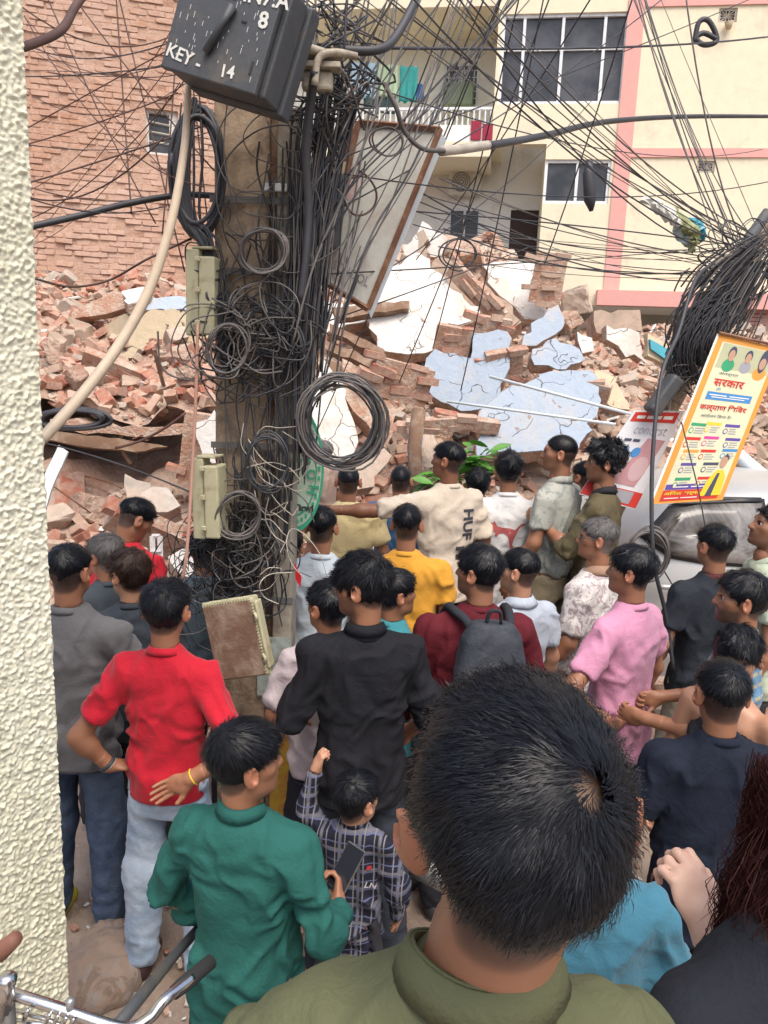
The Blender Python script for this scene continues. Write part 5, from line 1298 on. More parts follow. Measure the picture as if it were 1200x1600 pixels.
# --- quad helper: print on flat boards
class Board:
    def __init__(s, TL, TR, BR, BL): s.q = [Vector(v) for v in (TL, TR, BR, BL)]; n0 = (s.q[1] - s.q[0]).cross(s.q[2] - s.q[0]); d0 = s.q[3] - CAM; s.q[3] = CAM + d0 * ((s.q[0] - CAM).dot(n0) / d0.dot(n0)); s.n = ((s.q[1] - s.q[0]).cross(s.q[0] - s.q[3])).normalized(); s.n = -s.n if s.n.dot(CAM - s.q[0]) < 0 else s.n
    def at(s, u, v, lift=.002): TL, TR, BR, BL = s.q; return TL.lerp(TR, u).lerp(BL.lerp(BR, u), v) + s.n * lift
    def panel(s, name, mat, parent=None, thick=.01):
        b = MB(); b.prism([s.at(0, 0, 0), s.at(1, 0, 0), s.at(1, 1, 0), s.at(0, 1, 0)], -s.n * thick); return b.build(name, [mat], parent)
    def rects(s, name, rs, mat, parent, lift=.002):
        b = MB()
        for u0, v0, u1, v1 in rs: b.poly([s.at(u0, v1, lift), s.at(u1, v1, lift), s.at(u1, v0, lift), s.at(u0, v0, lift)])
        return b.build(name, [mat], parent)
    def shape(s, name, pts, mat, parent, lift=.003):
        b = MB(); b.poly([s.at(u, v, lift) for u, v in pts]); return b.build(name, [mat], parent)
    def text(s, body, u, v, hu, width, mat, parent, lift=.004, bold=0, rot=0, name='lettering'):
        """hu: text height in v units, width in u units"""
        me = text_mesh(body, 1.0, bold); n = len(me.vertices)
        if n == 0: return
        xs = [q.co.x for q in me.vertices]; ys = [q.co.y for q in me.vertices]; w_ = max(xs) - min(xs); h_ = max(ys) - min(ys); cx, cy = (max(xs) + min(xs)) / 2, (max(ys) + min(ys)) / 2
        for q in me.vertices:
            a, b_ = (q.co.x - cx) / w_ * width, (q.co.y - cy) / h_ * hu
            if rot: a, b_ = a * math.cos(rot) - b_ * math.sin(rot), a * math.sin(rot) + b_ * math.cos(rot)
            q.co = s.at(u + a, v - b_, lift)
        me.materials.clear(); me.materials.append(mat); return mk(name, me, parent)
def ink(name, c): return simple(name, c, .65, bstr=0, var=.05)
I = dict(red=ink('red_ink', (.55, .03, .02)), dark=ink('dark_ink', (.05, .06, .10)), blue=ink('blue_ink', (.05, .22, .50)), white=ink('white_ink_flat', (.75, .75, .72)), green=ink('green_ink', (.03, .30, .14)),
         grey=ink('grey_ink', (.30, .30, .34)), purple=ink('purple_ink', (.10, .06, .30)), magenta=ink('magenta_ink', (.55, .05, .28)), orange=ink('orange_ink', (.70, .30, .05)), yellow=ink('yellow_ink', (.75, .52, .03)),
         skin=ink('portrait_skin', (.45, .27, .18)), pale=ink('pale_banner_field', (.62, .62, .42)), pink=ink('pink_ink', (.42, .15, .20)))
# orange bordered banner
bn_ = Board(P(1124, 522, 4.55), P(1222, 545, 4.6), P(1129, 781, 4.45), P(1018, 788, 4.4))
br_ = bn_.panel('banner', I['orange'], None, .012); tag(br_, 'orange bordered banner with Hindi lettering hanging aslant from the right pole', 'banner')
bn_.rects('printed_field', [(.09, .035, .93, .965)], I['pale'], br_, .001)
bn_.rects('white_edge', [(-.035, .0, .0, 1.0)], I['white'], br_, .001)
def portrait(bd, u, v, sc, shirt, female=False):
    for k, (dx, dy, rx, ry, m_) in enumerate(((0, .045, .062, .026, shirt), (0, -.004, .040, .027 + .02 * female, I['dark']), (0, .006, .031, .023, I['skin']))):
        pts = [(u + sc * (dx + rx * math.cos(t)), v + sc * (dy + ry * math.sin(t))) for t in np.linspace(0, 6.283, 15)[:-1]]; bd.shape('portrait', pts, m_, br_ if bd is bn_ else wb_, .002 + .0008 * k)
bn_.rects('photo_strip', [(.12, .04, .92, .185)], ink('olive_photo_strip', (.42, .44, .28)), br_, .0015)
portrait(bn_, .30, .095, 1.5, I['green']); portrait(bn_, .56, .095, 1.4, I['grey']); portrait(bn_, .80, .11, 1.6, I['orange'], True)
bn_.text('अंतर्गत', .36, .215, .022, .30, I['dark'], br_); bn_.text('सरकार', .42, .268, .042, .46, I['red'], br_, bold=.02); bn_.text('की', .30, .305, .018, .07, I['blue'], br_)
bn_.rects('blue_strip', [(.16, .325, .84, .372)], I['blue'], br_, .002); bn_.rects('illegible_line', [(.20, .340, .46, .346), (.50, .340, .80, .346), (.24, .353, .74, .358)], I['white'], br_, .003)
bn_.text('कल्याण िशिवर', .48, .418, .050, .70, I['red'], br_, bold=.02); bn_.text('आयोजन िकया है।', .42, .468, .022, .46, I['dark'], br_)
rs = []
for (u, v, m_) in ((.16, .515, 'green'), (.38, .505, 'yellow'), (.66, .51, 'purple'), (.16, .60, 'red'), (.42, .59, 'magenta'), (.74, .595, 'purple'), (.2, .675, 'orange'), (.45, .672, 'red'), (.76, .665, 'blue'), (.24, .755, 'purple'), (.56, .752, 'dark'), (.24, .845, 'green'), (.56, .842, 'red')):
    bn_.rects('heading_strip', [(u - .05, v, u + .17, v + .018)], I[m_], br_, .002)
    t = np.linspace(0, 6.283, 13)[:-1]; bn_.shape('round_icon', [(u - .02 + .035 * math.cos(a), v + .045 + .018 * math.sin(a)) for a in t], I[m_], br_, .002); bn_.shape('icon_field', [(u - .02 + .024 * math.cos(a), v + .045 + .012 * math.sin(a)) for a in t], I['pale'], br_, .003)
    for k in range(3): rs.append((u + .03, v + .028 + k * .014, u + .03 + .15 * random.uniform(.6, 1), v + .034 + k * .014))
bn_.rects('small_print', rs, I['grey'], br_, .002)
bn_.rects('purple_band', [(.10, .885, .80, .918)], I['purple'], br_, .002); bn_.rects('illegible_line', [(.2, .899, .42, .905), (.46, .899, .7, .905)], I['white'], br_, .003)
bn_.rects('red_band', [(.09, .92, .90, .985)], I['red'], br_, .002); bn_.text('अनिल शर्मा'.replace('नि', 'िन'), .36, .942, .032, .5, I['yellow'], br_, bold=.02); bn_.rects('illegible_line', [(.14, .967, .34, .972), (.37, .967, .6, .972)], I['white'], br_, .003)
bn_.shape('politician_robe', [(.62, .965), (.66, .86), (.74, .80), (.84, .80), (.90, .85), (.92, .965)], I['yellow'], br_, .0045); bn_.shape('dark_sash', [(.70, .965), (.76, .82), (.80, .82), (.79, .965)], I['dark'], br_, .0053)
bn_.shape('portrait', [(.795 + .05 * math.cos(a), .745 + .042 * math.sin(a)) for a in np.linspace(0, 6.283, 13)[:-1]], I['skin'], br_, .005); bn_.shape('portrait_hair', [(.77, .715), (.80, .695), (.85, .715), (.853, .745), (.83, .72), (.79, .712)], I['dark'], br_, .0062)
MB().tube([bn_.at(-.03, -.005, .01), bn_.at(1.0, -.01, .01)], .008, 6).build('hanging_rod', [M['rust']], br_)
# white and red banner
wd = Board(P(991, 641, 4.75), P(1070, 642, 4.75), P(992, 796, 4.62), P(905, 772, 4.62))
wb_ = wd.panel('banner', ink('white_banner', (.66, .67, .70)), None, .01); tag(wb_, 'white banner with red bands hanging behind the curly haired man', 'banner')
wd.rects('red_strip', [(.05, .02, .92, .13)], I['red'], wb_); wd.rects('illegible_line', [(.14, .06, .30, .095), (.34, .06, .50, .095), (.54, .06, .62, .095), (.66, .06, .84, .095)], I['white'], wb_, .003)
wd.text('conqrst', .55, .24, .11, .62, I['grey'], wb_, bold=-.01); wd.rects('illegible_line', [(.16, .32, .30, .35), (.33, .32, .46, .35)], I['dark'], wb_, .003)
for u, v in ((.28, .46), (.50, .46)): wd.shape('round_badge', [(u + .085 * math.cos(a), v + .055 * math.sin(a)) for a in np.linspace(0, 6.283, 17)[:-1]], I['blue'], wb_)
wd.shape('pink_picture', [(.58, .30), (.92, .31), (.84, .66), (.80, .80), (.38, .80), (.48, .55)], ink('dusty_pink_picture', (.45, .24, .26)), wb_, .0025); wd.shape('pale_oval', [(.70 + .15 * math.cos(a), .62 + .13 * math.sin(a)) for a in np.linspace(0, 6.283, 17)[:-1]], ink('dusty_rose_ink', (.52, .36, .38)), wb_, .004)
wd.rects('red_foot', [(.0, .84, 1, .99)], I['red'], wb_); wd.rects('code_field', [(.55, .85, .85, .97)], I['grey'], wb_, .004)
# leaning sign board with faded lettering
sg_ = Board(P(560, 192, 3.85), P(688, 203, 3.85), P(575, 484, 3.75), P(505, 440, 3.75))
M['signmetal'] = dirty('faded_white_sign', (.50, .50, .45), (.42, .36, .31), .4, .7, 5, 60, .15)
sb_ = sg_.panel('sign_board', M['signmetal'], None, .05); tag(sb_, 'tilted faded white school sign board with rusty frame behind the cables', 'sign board')
M['faded'] = simple('faded_grey_lettering', (.24, .24, .24), .8, bstr=0); M['fadered'] = dirty('faded_red_patch', (.50, .30, .29), (.52, .45, .42), .6, .8, 8)
sg_.text('SCHOOL', .47, .87, .055, .72, M['faded'], sb_, rot=0); sg_.text('CS', .25, .93, .04, .22, M['faded'], sb_)
sg_.rects('red_patch', [(.05, .30, .22, .47)], M['fadered'], sb_)
fb = MB()
for a, b_ in (((0, 0), (1, 0)), ((1, 0), (1, 1)), ((1, 1), (0, 1)), ((0, 1), (0, 0))): fb.tube([sg_.at(*a, .012), sg_.at(*b_, .012)], .014, 4)
fb.build('rusty_frame', [M['rust']], sb_)
lip = MB(); lip.prism([sg_.at(1.0, 0, -.012), sg_.at(1.10, .02, -.06), sg_.at(1.10, 1.02, -.06), sg_.at(1.0, 1.0, -.012)], -sg_.n * .008); lip.build('folded_edge', [M['grey_paint']], sb_)
MB().tube([P(553, 150, 3.9), P(535, 250, 3.9)], .028, 6).build('support_bracket', [M['rust']], sb_)
# dark cabinet behind cables, next to the sign
dc = MB(); o_ = P(470, 330, 3.75); dc.box((0, 0, 0), (.16, .14, .34)); dcm = dc.build('dark_cabinet', [M['box_black']], None, bevel=.01); dcm.location = P(478, 380, 3.7); dcm.rotation_euler = (0, .12, .3)
tag(dcm, 'black cabinet buried in the cables between pole and sign board', 'cabinet')
# green oval sign
og = [P(462 + 43 * math.cos(a) + 3, 735 + 97 * math.sin(a), 3.5 + .10 * math.cos(a)) for a in np.linspace(0, 2 * math.pi, 41)[:-1]]
og = [P(461 + 45 * math.cos(a), 732 + 99 * math.sin(a), 3.62 - .0 * math.cos(a)) for a in np.linspace(0, 2 * math.pi, 49)[:-1]]
nb_ = (CAM - P(461, 732, 3.62)).normalized(); nb_ = Vector((0, -1, 0))
M['sgreen'] = ink('sign_green', (.05, .38, .22)); M['spale'] = ink('sign_pale_green', (.46, .58, .46))
b = MB(); b.prism(list(reversed(og)), Vector((0, .012, 0))); gs = b.build('oval_sign', [M['sgreen']]); tag(gs, 'pale green oval sign with green rim on the right side of the pole', 'sign')
def oval(k, lift): return [P(461 + 45 * k * math.cos(a), 732 + 99 * k * math.sin(a), 3.62 - lift) for a in np.linspace(0, 2 * math.pi, 41)[:-1]]
MB().poly(list(reversed(oval(.92, .003)))).build('pale_field', [M['spale']], gs); 
rng_ = MB(); A_, B_ = oval(.76, .005), oval(.72, .005)
for i in range(40): j = (i + 1) % 40; rng_.poly([A_[j], A_[i], B_[i], B_[j]])
rng_.build('inner_ring', [M['sgreen']], gs)
rl = MB()
for i in range(34):
    a = 2 * math.pi * i / 34; c_ = P(461 + 45 * .84 * math.cos(a), 732 + 99 * .84 * math.sin(a), 3.612); rl.box((c_.x - .006, c_.y, c_.z - .010), (c_.x + .006, c_.y + .001, c_.z + .010))
rl.build('rim_lettering', [M['sgreen']], gs)['kind'] = 'stuff'
def stext(body, px, py, size, rot, mat):
    me = text_mesh(body, size, .002); c_ = P(px, py, 3.610); me.transform(Matrix.Translation(c_) @ Matrix.Rotation(R(90), 4, 'X') @ Matrix.Rotation(rot, 4, 'Z')); me.materials.clear(); me.materials.append(mat); mk('lettering', me, gs)
stext('R', 477, 722, .07, R(-75), M['sgreen']); stext('O', 486, 742, .065, R(-80), M['sgreen']); stext('H', 487, 765, .065, R(-100), M['sgreen']); stext('Tirwi', 474, 794, .045, 0, M['cable'])
# --- red ribbon on the pole
M['red_plastic'] = simple('red_plastic_strip', (.5, .01, .015), .5)
b = MB(); b.prism([P(460, 880, 3.35), P(471, 903, 3.35), P(469, 918, 3.35), P(462, 905, 3.35)], (0, .01, 0)); tag(b.build('red_tag', [M['red_plastic']]), 'small red plastic tag on the right edge of the pole', 'tag')

# --- green branch lying on the rubble
M['leaf'] = simple('fresh_green_leaf', (.10, .30, .035), .5, var=.35, vscale=3); lf_me = []
for k in range(4):
    vs_, fs_ = [], []
    for i in range(6):
        t = i / 5; wv = math.sin(math.pi * min(1, t * .9 + .06)) * .028; zc = -.035 * t * t
        vs_ += [(-wv, t * .13, zc + .008), (0, t * .13, zc), (wv, t * .13, zc + .008)]
    for i in range(5):
        a = i * 3; fs_ += [(a, a + 1, a + 4, a + 3), (a + 1, a + 2, a + 5, a + 4)]
    me = np_mesh('leaf', np.array(vs_) * random.uniform(.85, 1.2), fs_, M['leaf'], True); lf_me.append(me)
for (cx, cy, D, n_, spx, spy, lab) in ((738, 728, 5.5, 60, 30, 22, 'leafy green branch on the rubble behind the long haired man'), (688, 752, 5.4, 30, 18, 14, 'smaller leafy branch beside the outstretched arm man'), (720, 735, 5.7, 14, 30, 20, 'few loose leaves between the two branches')):
    r = empty('green_branch', P(cx, cy, D)); tag(r, lab, 'branch')
    MB().tube(smooth_path([(-.25, .1, -.2), (-.1, .0, -.05), (.05, -.02, .03), (.18, .03, .04)]), [.012] * 18 + [.006], 6).build('stem', [M['dark_wood']], r, True)
    for i in range(n_):
        o = bpy.data.objects.new('leaf', random.choice(lf_me)); link(o, r); o.location = (random.gauss(0, spx * .6) / FPX * D, random.uniform(-.1, .1), random.gauss(0, spy * .6) / FPX * D)
        o.rotation_euler = (random.uniform(-.6, .9), random.uniform(-.8, .8), random.uniform(0, 6.28))
# --- two thin pipes across the blue slabs, rods
for a, b_, rr, lab in (((765, 588, 7.0), (990, 648, 6.6), .014, 'upper of the two thin pale pipes crossing the blue slabs'), ((698, 627, 6.9), (962, 663, 6.5), .012, 'lower of the two thin pale pipes crossing the blue slabs'),
                       ((1140, 700, 6.6), (1192, 745, 6.2), .06, 'thick grey pipe end poking from rubble above the car roof')):
    MBx = MB().tube([P(*a), P(*b_)], rr, 8); tag(MBx.build('metal_pipe', [M['grey_paint']], None, True), lab, 'pipe')
tag(MB().tube([P(600, 1322, 2.9), P(690, 1368, 2.75), P(760, 1400, 2.7)], .058, 14).build('metal_pipe', [M['steel']], None, True), 'fat silver pipe lying on the street beside the black trousers', 'pipe')
pz = MB().tube([(P(606, 1350, 2.95).x, 2.75, .07), (P(760, 1400, 2.7).x, 2.5, .07)], .06, 14)
# steel window box frame and white plastic chair near left
b = MB(); tag(b.tube([P(655, 640, 6.2), P(648, 700, 6.1), P(652, 780, 6.0)], .06, 7).build('broken_post', [M['dark_wood']], None, True), 'dark splintered post standing at the edge of central hollow', 'post')
b = MB()
for x in (238, 250):
    b.tube([P(x, 838, 4.6), P(x + 2, 905, 4.5)], .018, 6)
b.tube([P(238, 838, 4.6), P(250, 838, 4.6)], .018, 6); b.tube([P(236, 862, 4.55), P(252, 862, 4.55)], .014, 6)
tag(b.build('white_stand', [M['white_plaster']]), 'small white plastic stand behind the red shirted youth', 'stand')
# --- long pale hose and thin hanging cords, left
hose = [P(295, 125, 3.15), P(288, 230, 3.1), P(268, 345, 3.05), (P(232, 455, 3.0)), P(180, 548, 2.9), P(120, 626, 2.75), P(62, 690, 2.6)]
M['hose'] = simple('cream_hose', (.55, .45, .33), .55)
tag(MB().tube(smooth_path(hose, 8), [.012 + .008 * min(1, i / 24) for i in range(49)], 10).build('hose', [M['hose']], None, True), 'thick cream hose slanting from the black box down to the left wall', 'hose')
M['salmon'] = simple('salmon_cord', (.42, .24, .18), .6)
tag(MB().tube(smooth_path([P(309, 505, 3.3), P(306, 620, 3.28), P(300, 740, 3.25), P(292, 860, 3.2), P(285, 905, 3.2)]), .008, 6).build('cord', [M['salmon']], None, True), 'salmon coloured cord hanging straight down left of the pole', 'cord')
tag(MB().tube(smooth_path([P(140, -20, 2.6), P(118, 10, 2.5), P(92, 50, 2.3), P(20, 80, 2.1)]), .012, 8).build('pipe', [M['cable_brown']], None, True), 'short brown pipe at the top left corner by the wall', 'pipe')
# --- sacks beside the wall foot
def lumpy(name, px, py, rx, ry, rz, mat, lab, cat, seed, zoff=0):
    c = P(px, py, 1); d = ray(px, py); t = (CAM.z - rz * .4) / -d.z; c = CAM + d * t
    f = Field((-rx - .1, -ry - .1, -.02), (rx + .1, ry + .1, rz * 2 + .1), .012, .05)
    for k in range(6): f.ell((random.uniform(-rx, rx) * .55, random.uniform(-ry, ry) * .55, rz * .5), (rx * .6, ry * .6, rz * random.uniform(.5, .9)))
    V, F = f.mesh(); V = relax(V, F, 2); V = V + normals_of(V, F) * (folds(V, seed, .022))[:, None]; o = mk(name, np_mesh(name, V, F, mat, True)); o.location = (c.x, c.y, .0); tag(o, lab, cat); return o
M['sack'] = cloth('jute_sack', (.30, .22, .17), (.22, .16, .12), 'blotch', scale=.5)
lumpy('sack', 150, 1510, .20, .22, .10, M['sack'], 'crumpled brown sack on the street at the foot of the left wall', 'sack', 4)
lumpy('sack', 205, 1478, .13, .10, .07, M['sack'], 'small crumpled sack end beside the light blue jeans', 'sack', 9)

# ---------------------------------------------------------------- car
car = empty('parked_car', (1.60, 6.0, .20), R(3)); tag(car, 'silver hatchback parked before the rubble at the right edge', 'car')
M['carpaint'] = simple('dusty_silver_paint', (.46, .46, .45), .38, .35, var=.1, vscale=1.5, bstr=0); M['tyre'] = simple('black_tyre', (.02, .02, .02), .85); M['trim'] = flat('black_trim', (.02, .02, .022), .5)
cg, cgn, cgb = new_mat('car_glass'); v = coord(cgn); c = ramp(cgn, noise(cgn, v, 2.2, 5, .7, .6), [(.42, (.07, .065, .06)), (.6, (.26, .25, .24))]); cgn.links.new(c, cgb.inputs['Base Color']); cgb.inputs['Roughness'].default_value = .08; M['carglass'] = cg  # lighter patches in the glass base colour imitate reflections
XS = [0, .06, .18, .45, .8, 1.2, 1.6, 2.0, 2.4, 2.75, 3.05, 3.4, 3.65, 3.78]
TOP = [.80, 1.05, 1.26, 1.47, 1.535, 1.55, 1.545, 1.51, 1.40, 1.18, 1.02, .93, .80, .62]
def car_y(x, z):
    """half width of the body at length x, height z"""
    e = min(1, ss(-.05, .35, x) * .12 + .88) * min(1, 1.0 - .16 * ss(3.1, 3.8, x))
    if z < 1.0: w_ = np.interp(z, [.18, .3, .55, .78, .92, 1.0], [.76, .81, .835, .83, .815, .785])
    else: w_ = np.interp(z, [1.0, 1.15, 1.4, 1.55], [.785, .745, .66, .56])
    return w_ * e
vs_, fs_ = [], []; prof = 15
for x, t in zip(XS, TOP):
    zs = list(np.interp(np.linspace(0, 1, prof), [0, .5, 1], [.2, min(1.0, t * .85), t]))
    ring_ = [(x, -car_y(x, z) * (1 if z < t - .001 else .82), z) for z in zs]; ring_ += [(x, -car_y(x, t) * .4, t + .02), (x, car_y(x, t) * .4, t + .02)] + [(x, -y, z) for x, y, z in reversed(ring_)]
    vs_ += ring_
k = prof * 2 + 2
for i in range(len(XS) - 1):
    for j in range(k): fs_.append((i * k + j, i * k + (j + 1) % k, (i + 1) * k + (j + 1) % k, (i + 1) * k + j))
fs_.append(tuple(range(k))); fs_.append(tuple(reversed([(len(XS) - 1) * k + j for j in range(k)])))
body = mk('body', np_mesh('body', np.array(vs_), fs_, M['carpaint'], True), car); md = body.modifiers.new('sub', 'SUBSURF'); md.levels = 1; md.render_levels = 1
def side_patch(name, outline, mat, lift, parent, thick=.006):
    cx, cz = sum(p[0] for p in outline) / len(outline), sum(p[1] for p in outline) / len(outline); vs_, fs_ = [], []; n = len(outline)
    out = []
    for i in range(n):
        a, b_ = outline[i], outline[(i + 1) % n]
        for q in range(4): out.append((a[0] + (b_[0] - a[0]) * q / 4, a[1] + (b_[1] - a[1]) * q / 4))
    n = len(out)
    for kk in (1, .55, 0.001):
        for x, z in out: xx, zz = cx + (x - cx) * kk, cz + (z - cz) * kk; vs_.append((xx, -car_y(xx, zz) - lift, zz))
    for r_ in range(2):
        for i in range(n): fs_.append((r_ * n + i, r_ * n + (i + 1) % n, (r_ + 1) * n + (i + 1) % n, (r_ + 1) * n + i))
    o = mk(name, np_mesh(name, np.array(vs_), fs_, mat, True), parent); sd_ = o.modifiers.new('th', 'SOLIDIFY'); sd_.thickness = thick; return o
win = [(.22, 1.16), (.40, 1.05), (.62, 1.02), (1.06, 1.0), (1.05, 1.42), (.62, 1.41), (.40, 1.36)]
side_patch('window_seal', [(.17, 1.165), (.38, 1.03), (.62, .995), (1.09, .975), (1.08, 1.45), (.60, 1.44), (.37, 1.385)], M['trim'], .010, car)
side_patch('window', win, M['carglass'], .018, car)
side_patch('window_seal', [(1.13, .975), (2.02, .98), (1.78, 1.44), (1.13, 1.45)], M['trim'], .010, car)
side_patch('window', [(1.16, 1.0), (1.97, 1.0), (1.75, 1.415), (1.16, 1.42)], M['carglass'], .018, car)
side_patch('wind_deflector', [(.36, 1.395), (1.05, 1.435), (1.05, 1.46), (.60, 1.455)], M['trim'], .028, car)
M['sticker'] = simple('green_sticker', (.06, .38, .05), .5); side_patch('green_sticker', [(.50, 1.47), (.66, 1.475), (.66, 1.53), (.50, 1.525)], M['sticker'], .02, car)
hd_ = MB(); hd_.tube(smooth_path([(.27, -.865, .845), (.31, -.885, .85), (.40, -.888, .85), (.46, -.868, .842)]), [.012] + [.018] * 17 + [.012], 8); hd_.build('door_handle', [M['carpaint']], car, True)
for x in (.20, 1.10, 2.0):
    cr_l = MB(); cr_l.tube([(x - (0.10 if x < .5 else 0) * abs(z - .9), -car_y(x, z) - .002, z) for z in (.25, .45, .65, .85, 1.0)], .005, 4); cr_l.build('panel_gap', [M['trim']], car)
MB().tube([(xx, -car_y(xx, .45) - .01, .45) for xx in (.6, 1.2, 1.8, 2.4)], .012, 5).build('side_moulding', [M['trim']], car)
for x, sy in ((.28, -1), (3.0, -1), (.28, 1), (3.0, 1)):
    wh = MB(); wh.tube([(x, sy * .70, .22), (x, sy * .86, .22)], [.31, .31], 24); o = wh.build('wheel', [M['tyre']], car, False); MB().tube([(x, sy * .865, .22), (x, sy * .872, .22)], [.19, .17], 16).build('rim', [M['steel']], o)
    side_arch = MB(); side_arch.tube([(x + .37 * math.cos(t), sy * .842, .24 + .37 * math.sin(t)) for t in np.linspace(0, math.pi, 15)], .03, 5); side_arch.build('wheel_arch', [M['trim']], car)
MB().box((2.05, -1.0, .98), (2.2, -.82, 1.10)).build('side_mirror', [M['trim']], car, bevel=.03)
MB().box((-.02, -.6, .84), (.03, -.35, 1.02)).build('tail_lamp', [flat('red_lamp', (.35, .01, .01), .2)], car, bevel=.01)

# ---------------------------------------------------------------- bicycle at the lower left, handlebar in view
bc = empty('bicycle', (P(60, 1570, 1.42).x, 1.42, 0)); tag(bc, 'old roadster bicycle, chrome handlebar and brake rods showing at bottom left', 'bicycle')
M['chrome'] = simple('worn_chrome', (.62, .62, .62), .22, 1.0, var=.15, vscale=20, bstr=.1); M['grip'] = simple('brown_rubber_grip', (.17, .075, .05), .7); bo = Vector(bc.location)
L_ = lambda px, py, D: P(px, py, D) - bo
MB().tube(smooth_path([L_(5, 1548, 1.42), L_(90, 1575, 1.40), L_(190, 1606, 1.40), L_(232, 1592, 1.42), L_(258, 1562, 1.45), L_(300, 1528, 1.52)], 8), .0125, 12).build('handlebar', [M['chrome']], bc, True)
MB().tube(smooth_path([L_(5, 1548, 1.42), L_(-60, 1560, 1.42), L_(-110, 1540, 1.38), L_(-60, 1505, 1.3), L_(0, 1486, 1.25)], 8), .0125, 12).build('handlebar_bend', [M['chrome']], bc, True)
MB().tube([L_(272, 1551, 1.475), L_(285, 1540, 1.50), L_(330, 1502, 1.58)], [.016, .018, .017], 12).build('grip', [M['tyre']], bc, True)
MB().tube([L_(-60, 1505, 1.30), L_(0, 1488, 1.26), L_(24, 1466, 1.24)], [.016, .018, .014], 12).build('grip', [M['grip']], bc, True)
MB().tube([L_(10, 1575, 1.43), L_(70, 1592, 1.41), L_(120, 1612, 1.4)], .005, 8).build('brake_rod', [M['chrome']], bc, True)
MB().tube([L_(14, 1592, 1.45), L_(70, 1602, 1.42)], .005, 8).build('brake_rod', [M['chrome']], bc, True)
for x_ in (38, 72, 85, 98, 110): MB().tube([L_(x_, 1590 + x_ * .1, 1.39), L_(x_ + 6, 1570 + x_ * .2, 1.38)], .005, 6).build('rod_clip', [M['chrome']], bc, True)
MB().tube([L_(8, 1585, 1.40), L_(10, 1545, 1.39), L_(10, 1528, 1.39), L_(10, 1522, 1.39)], [.018, .016, .022, .012], 12).build('stem', [M['chrome']], bc, True)
MB().tube([L_(109, 1578, 1.40), L_(110, 1562, 1.39)], [.010, .008], 10).build('bolt', [M['steel']], bc, True)
hz = L_(10, 1560, 1.40); 
MB().tube([hz, Vector((hz.x + .02, -.05, -.35)) + Vector((0, 0, 1.0)) * 0 + Vector((0, 0, .95)) , Vector((hz.x + .03, -.10, .36))], .016, 10).build('fork', [M['box_black']], bc, True)
MB().tube([L_(182, 1604, 1.45), L_(228, 1548, 1.62), L_(275, 1490, 1.85), L_(320, 1440, 2.1)], .0145, 10).build('top_tube', [M['box_black']], bc, True)
whl = MB(); c_ = Vector((hz.x + .03, -.10, .34)); whl.tube([c_ + Vector((.33 * math.cos(t), 0, .33 * math.sin(t))) for t in np.linspace(0, 2 * math.pi, 33)], .018, 6); w_o = whl.build('front_wheel', [M['tyre']], bc, True)
sp = MB()
for t in np.linspace(0, 2 * math.pi, 17)[:-1]: sp.tube([c_, c_ + Vector((.32 * math.cos(t), 0, .32 * math.sin(t)))], .0012, 3)
sp.build('spokes', [M['steel']], w_o)
# ================================================================== CABLES
def wire(ctrl, r, mat, label, name='cable', group=None, per=7, n=5, cat='cable'):
    pts = smooth_path([P(*c) for c in ctrl], per); V, F = tube_arrays(pts, r, n)
    o = mk(name, np_mesh(name, np.array(V), F, M[mat], True)); tag(o, label, cat, group); return o
def wsag(a, b, s, r, mat, label, group=None):
    pts = sag(P(*a), P(*b), s, 14); V, F = tube_arrays(pts, r, 5); o = mk('cable', np_mesh('cable', np.array(V), F, M[mat], True)); tag(o, label, 'cable', group); return o
rr = random.Random(5)
wire([(690, 236, 3.6), (720, 233, 3.8), (762, 227, 4.0)], .022, 'cable_pale', 'taped pale joint on the thick cable right of the sign board', 'cable_joint', n=10, cat='cable joint')
wire([(755, 229, 4.0), (850, 212, 4.8), (950, 190, 6.0), (1080, 182, 7.6), (1230, 182, 9.5)], .019, 'cable', 'thickest black cable running right from the taped joint', n=8)
wire([(600, 130, 3.4), (618, 165, 3.4), (632, 205, 3.45), (660, 232, 3.5), (695, 236, 3.6)], .010, 'cable_grey', 'grey cable curving down into the taped joint', n=7)
wire([(530, 78, 3.25), (590, 78, 3.3), (620, 55, 3.4), (660, -20, 3.6)], .018, 'cable', 'thick dark cable rising from the cream clamp', n=8)
wsag((540, 74, 3.3), (1240, 52, 8.0), .05, .007, 'cable', 'straight thin cable crossing the big window and cream wall')
wire([(40, 356, 3.3), (120, 338, 3.4), (200, 318, 3.5), (280, 305, 3.6), (345, 306, 3.6)], .014, 'cable', 'thick dark cable crossing the brick wall towards the pole', n=8)
wire([(492, 110, 3.15), (486, 160, 3.2), (478, 240, 3.25), (482, 330, 3.3), (478, 400, 3.3), (470, 470, 3.3)], .017, 'cable', 'thick black cable dropping from the cream clamp down the pole side', n=8)
wire([(1085, 66, 6.5), (1092, 35, 6.5), (1106, 32, 6.5), (1118, 52, 6.5), (1118, 66, 6.5), (1100, 70, 6.5), (1088, 60, 6.5), (1100, 52, 6.5), (1122, 62, 6.5)], .02, 'cable', 'dark hook shaped cable loop hanging before the cream wall', 'cable_loop', n=7)
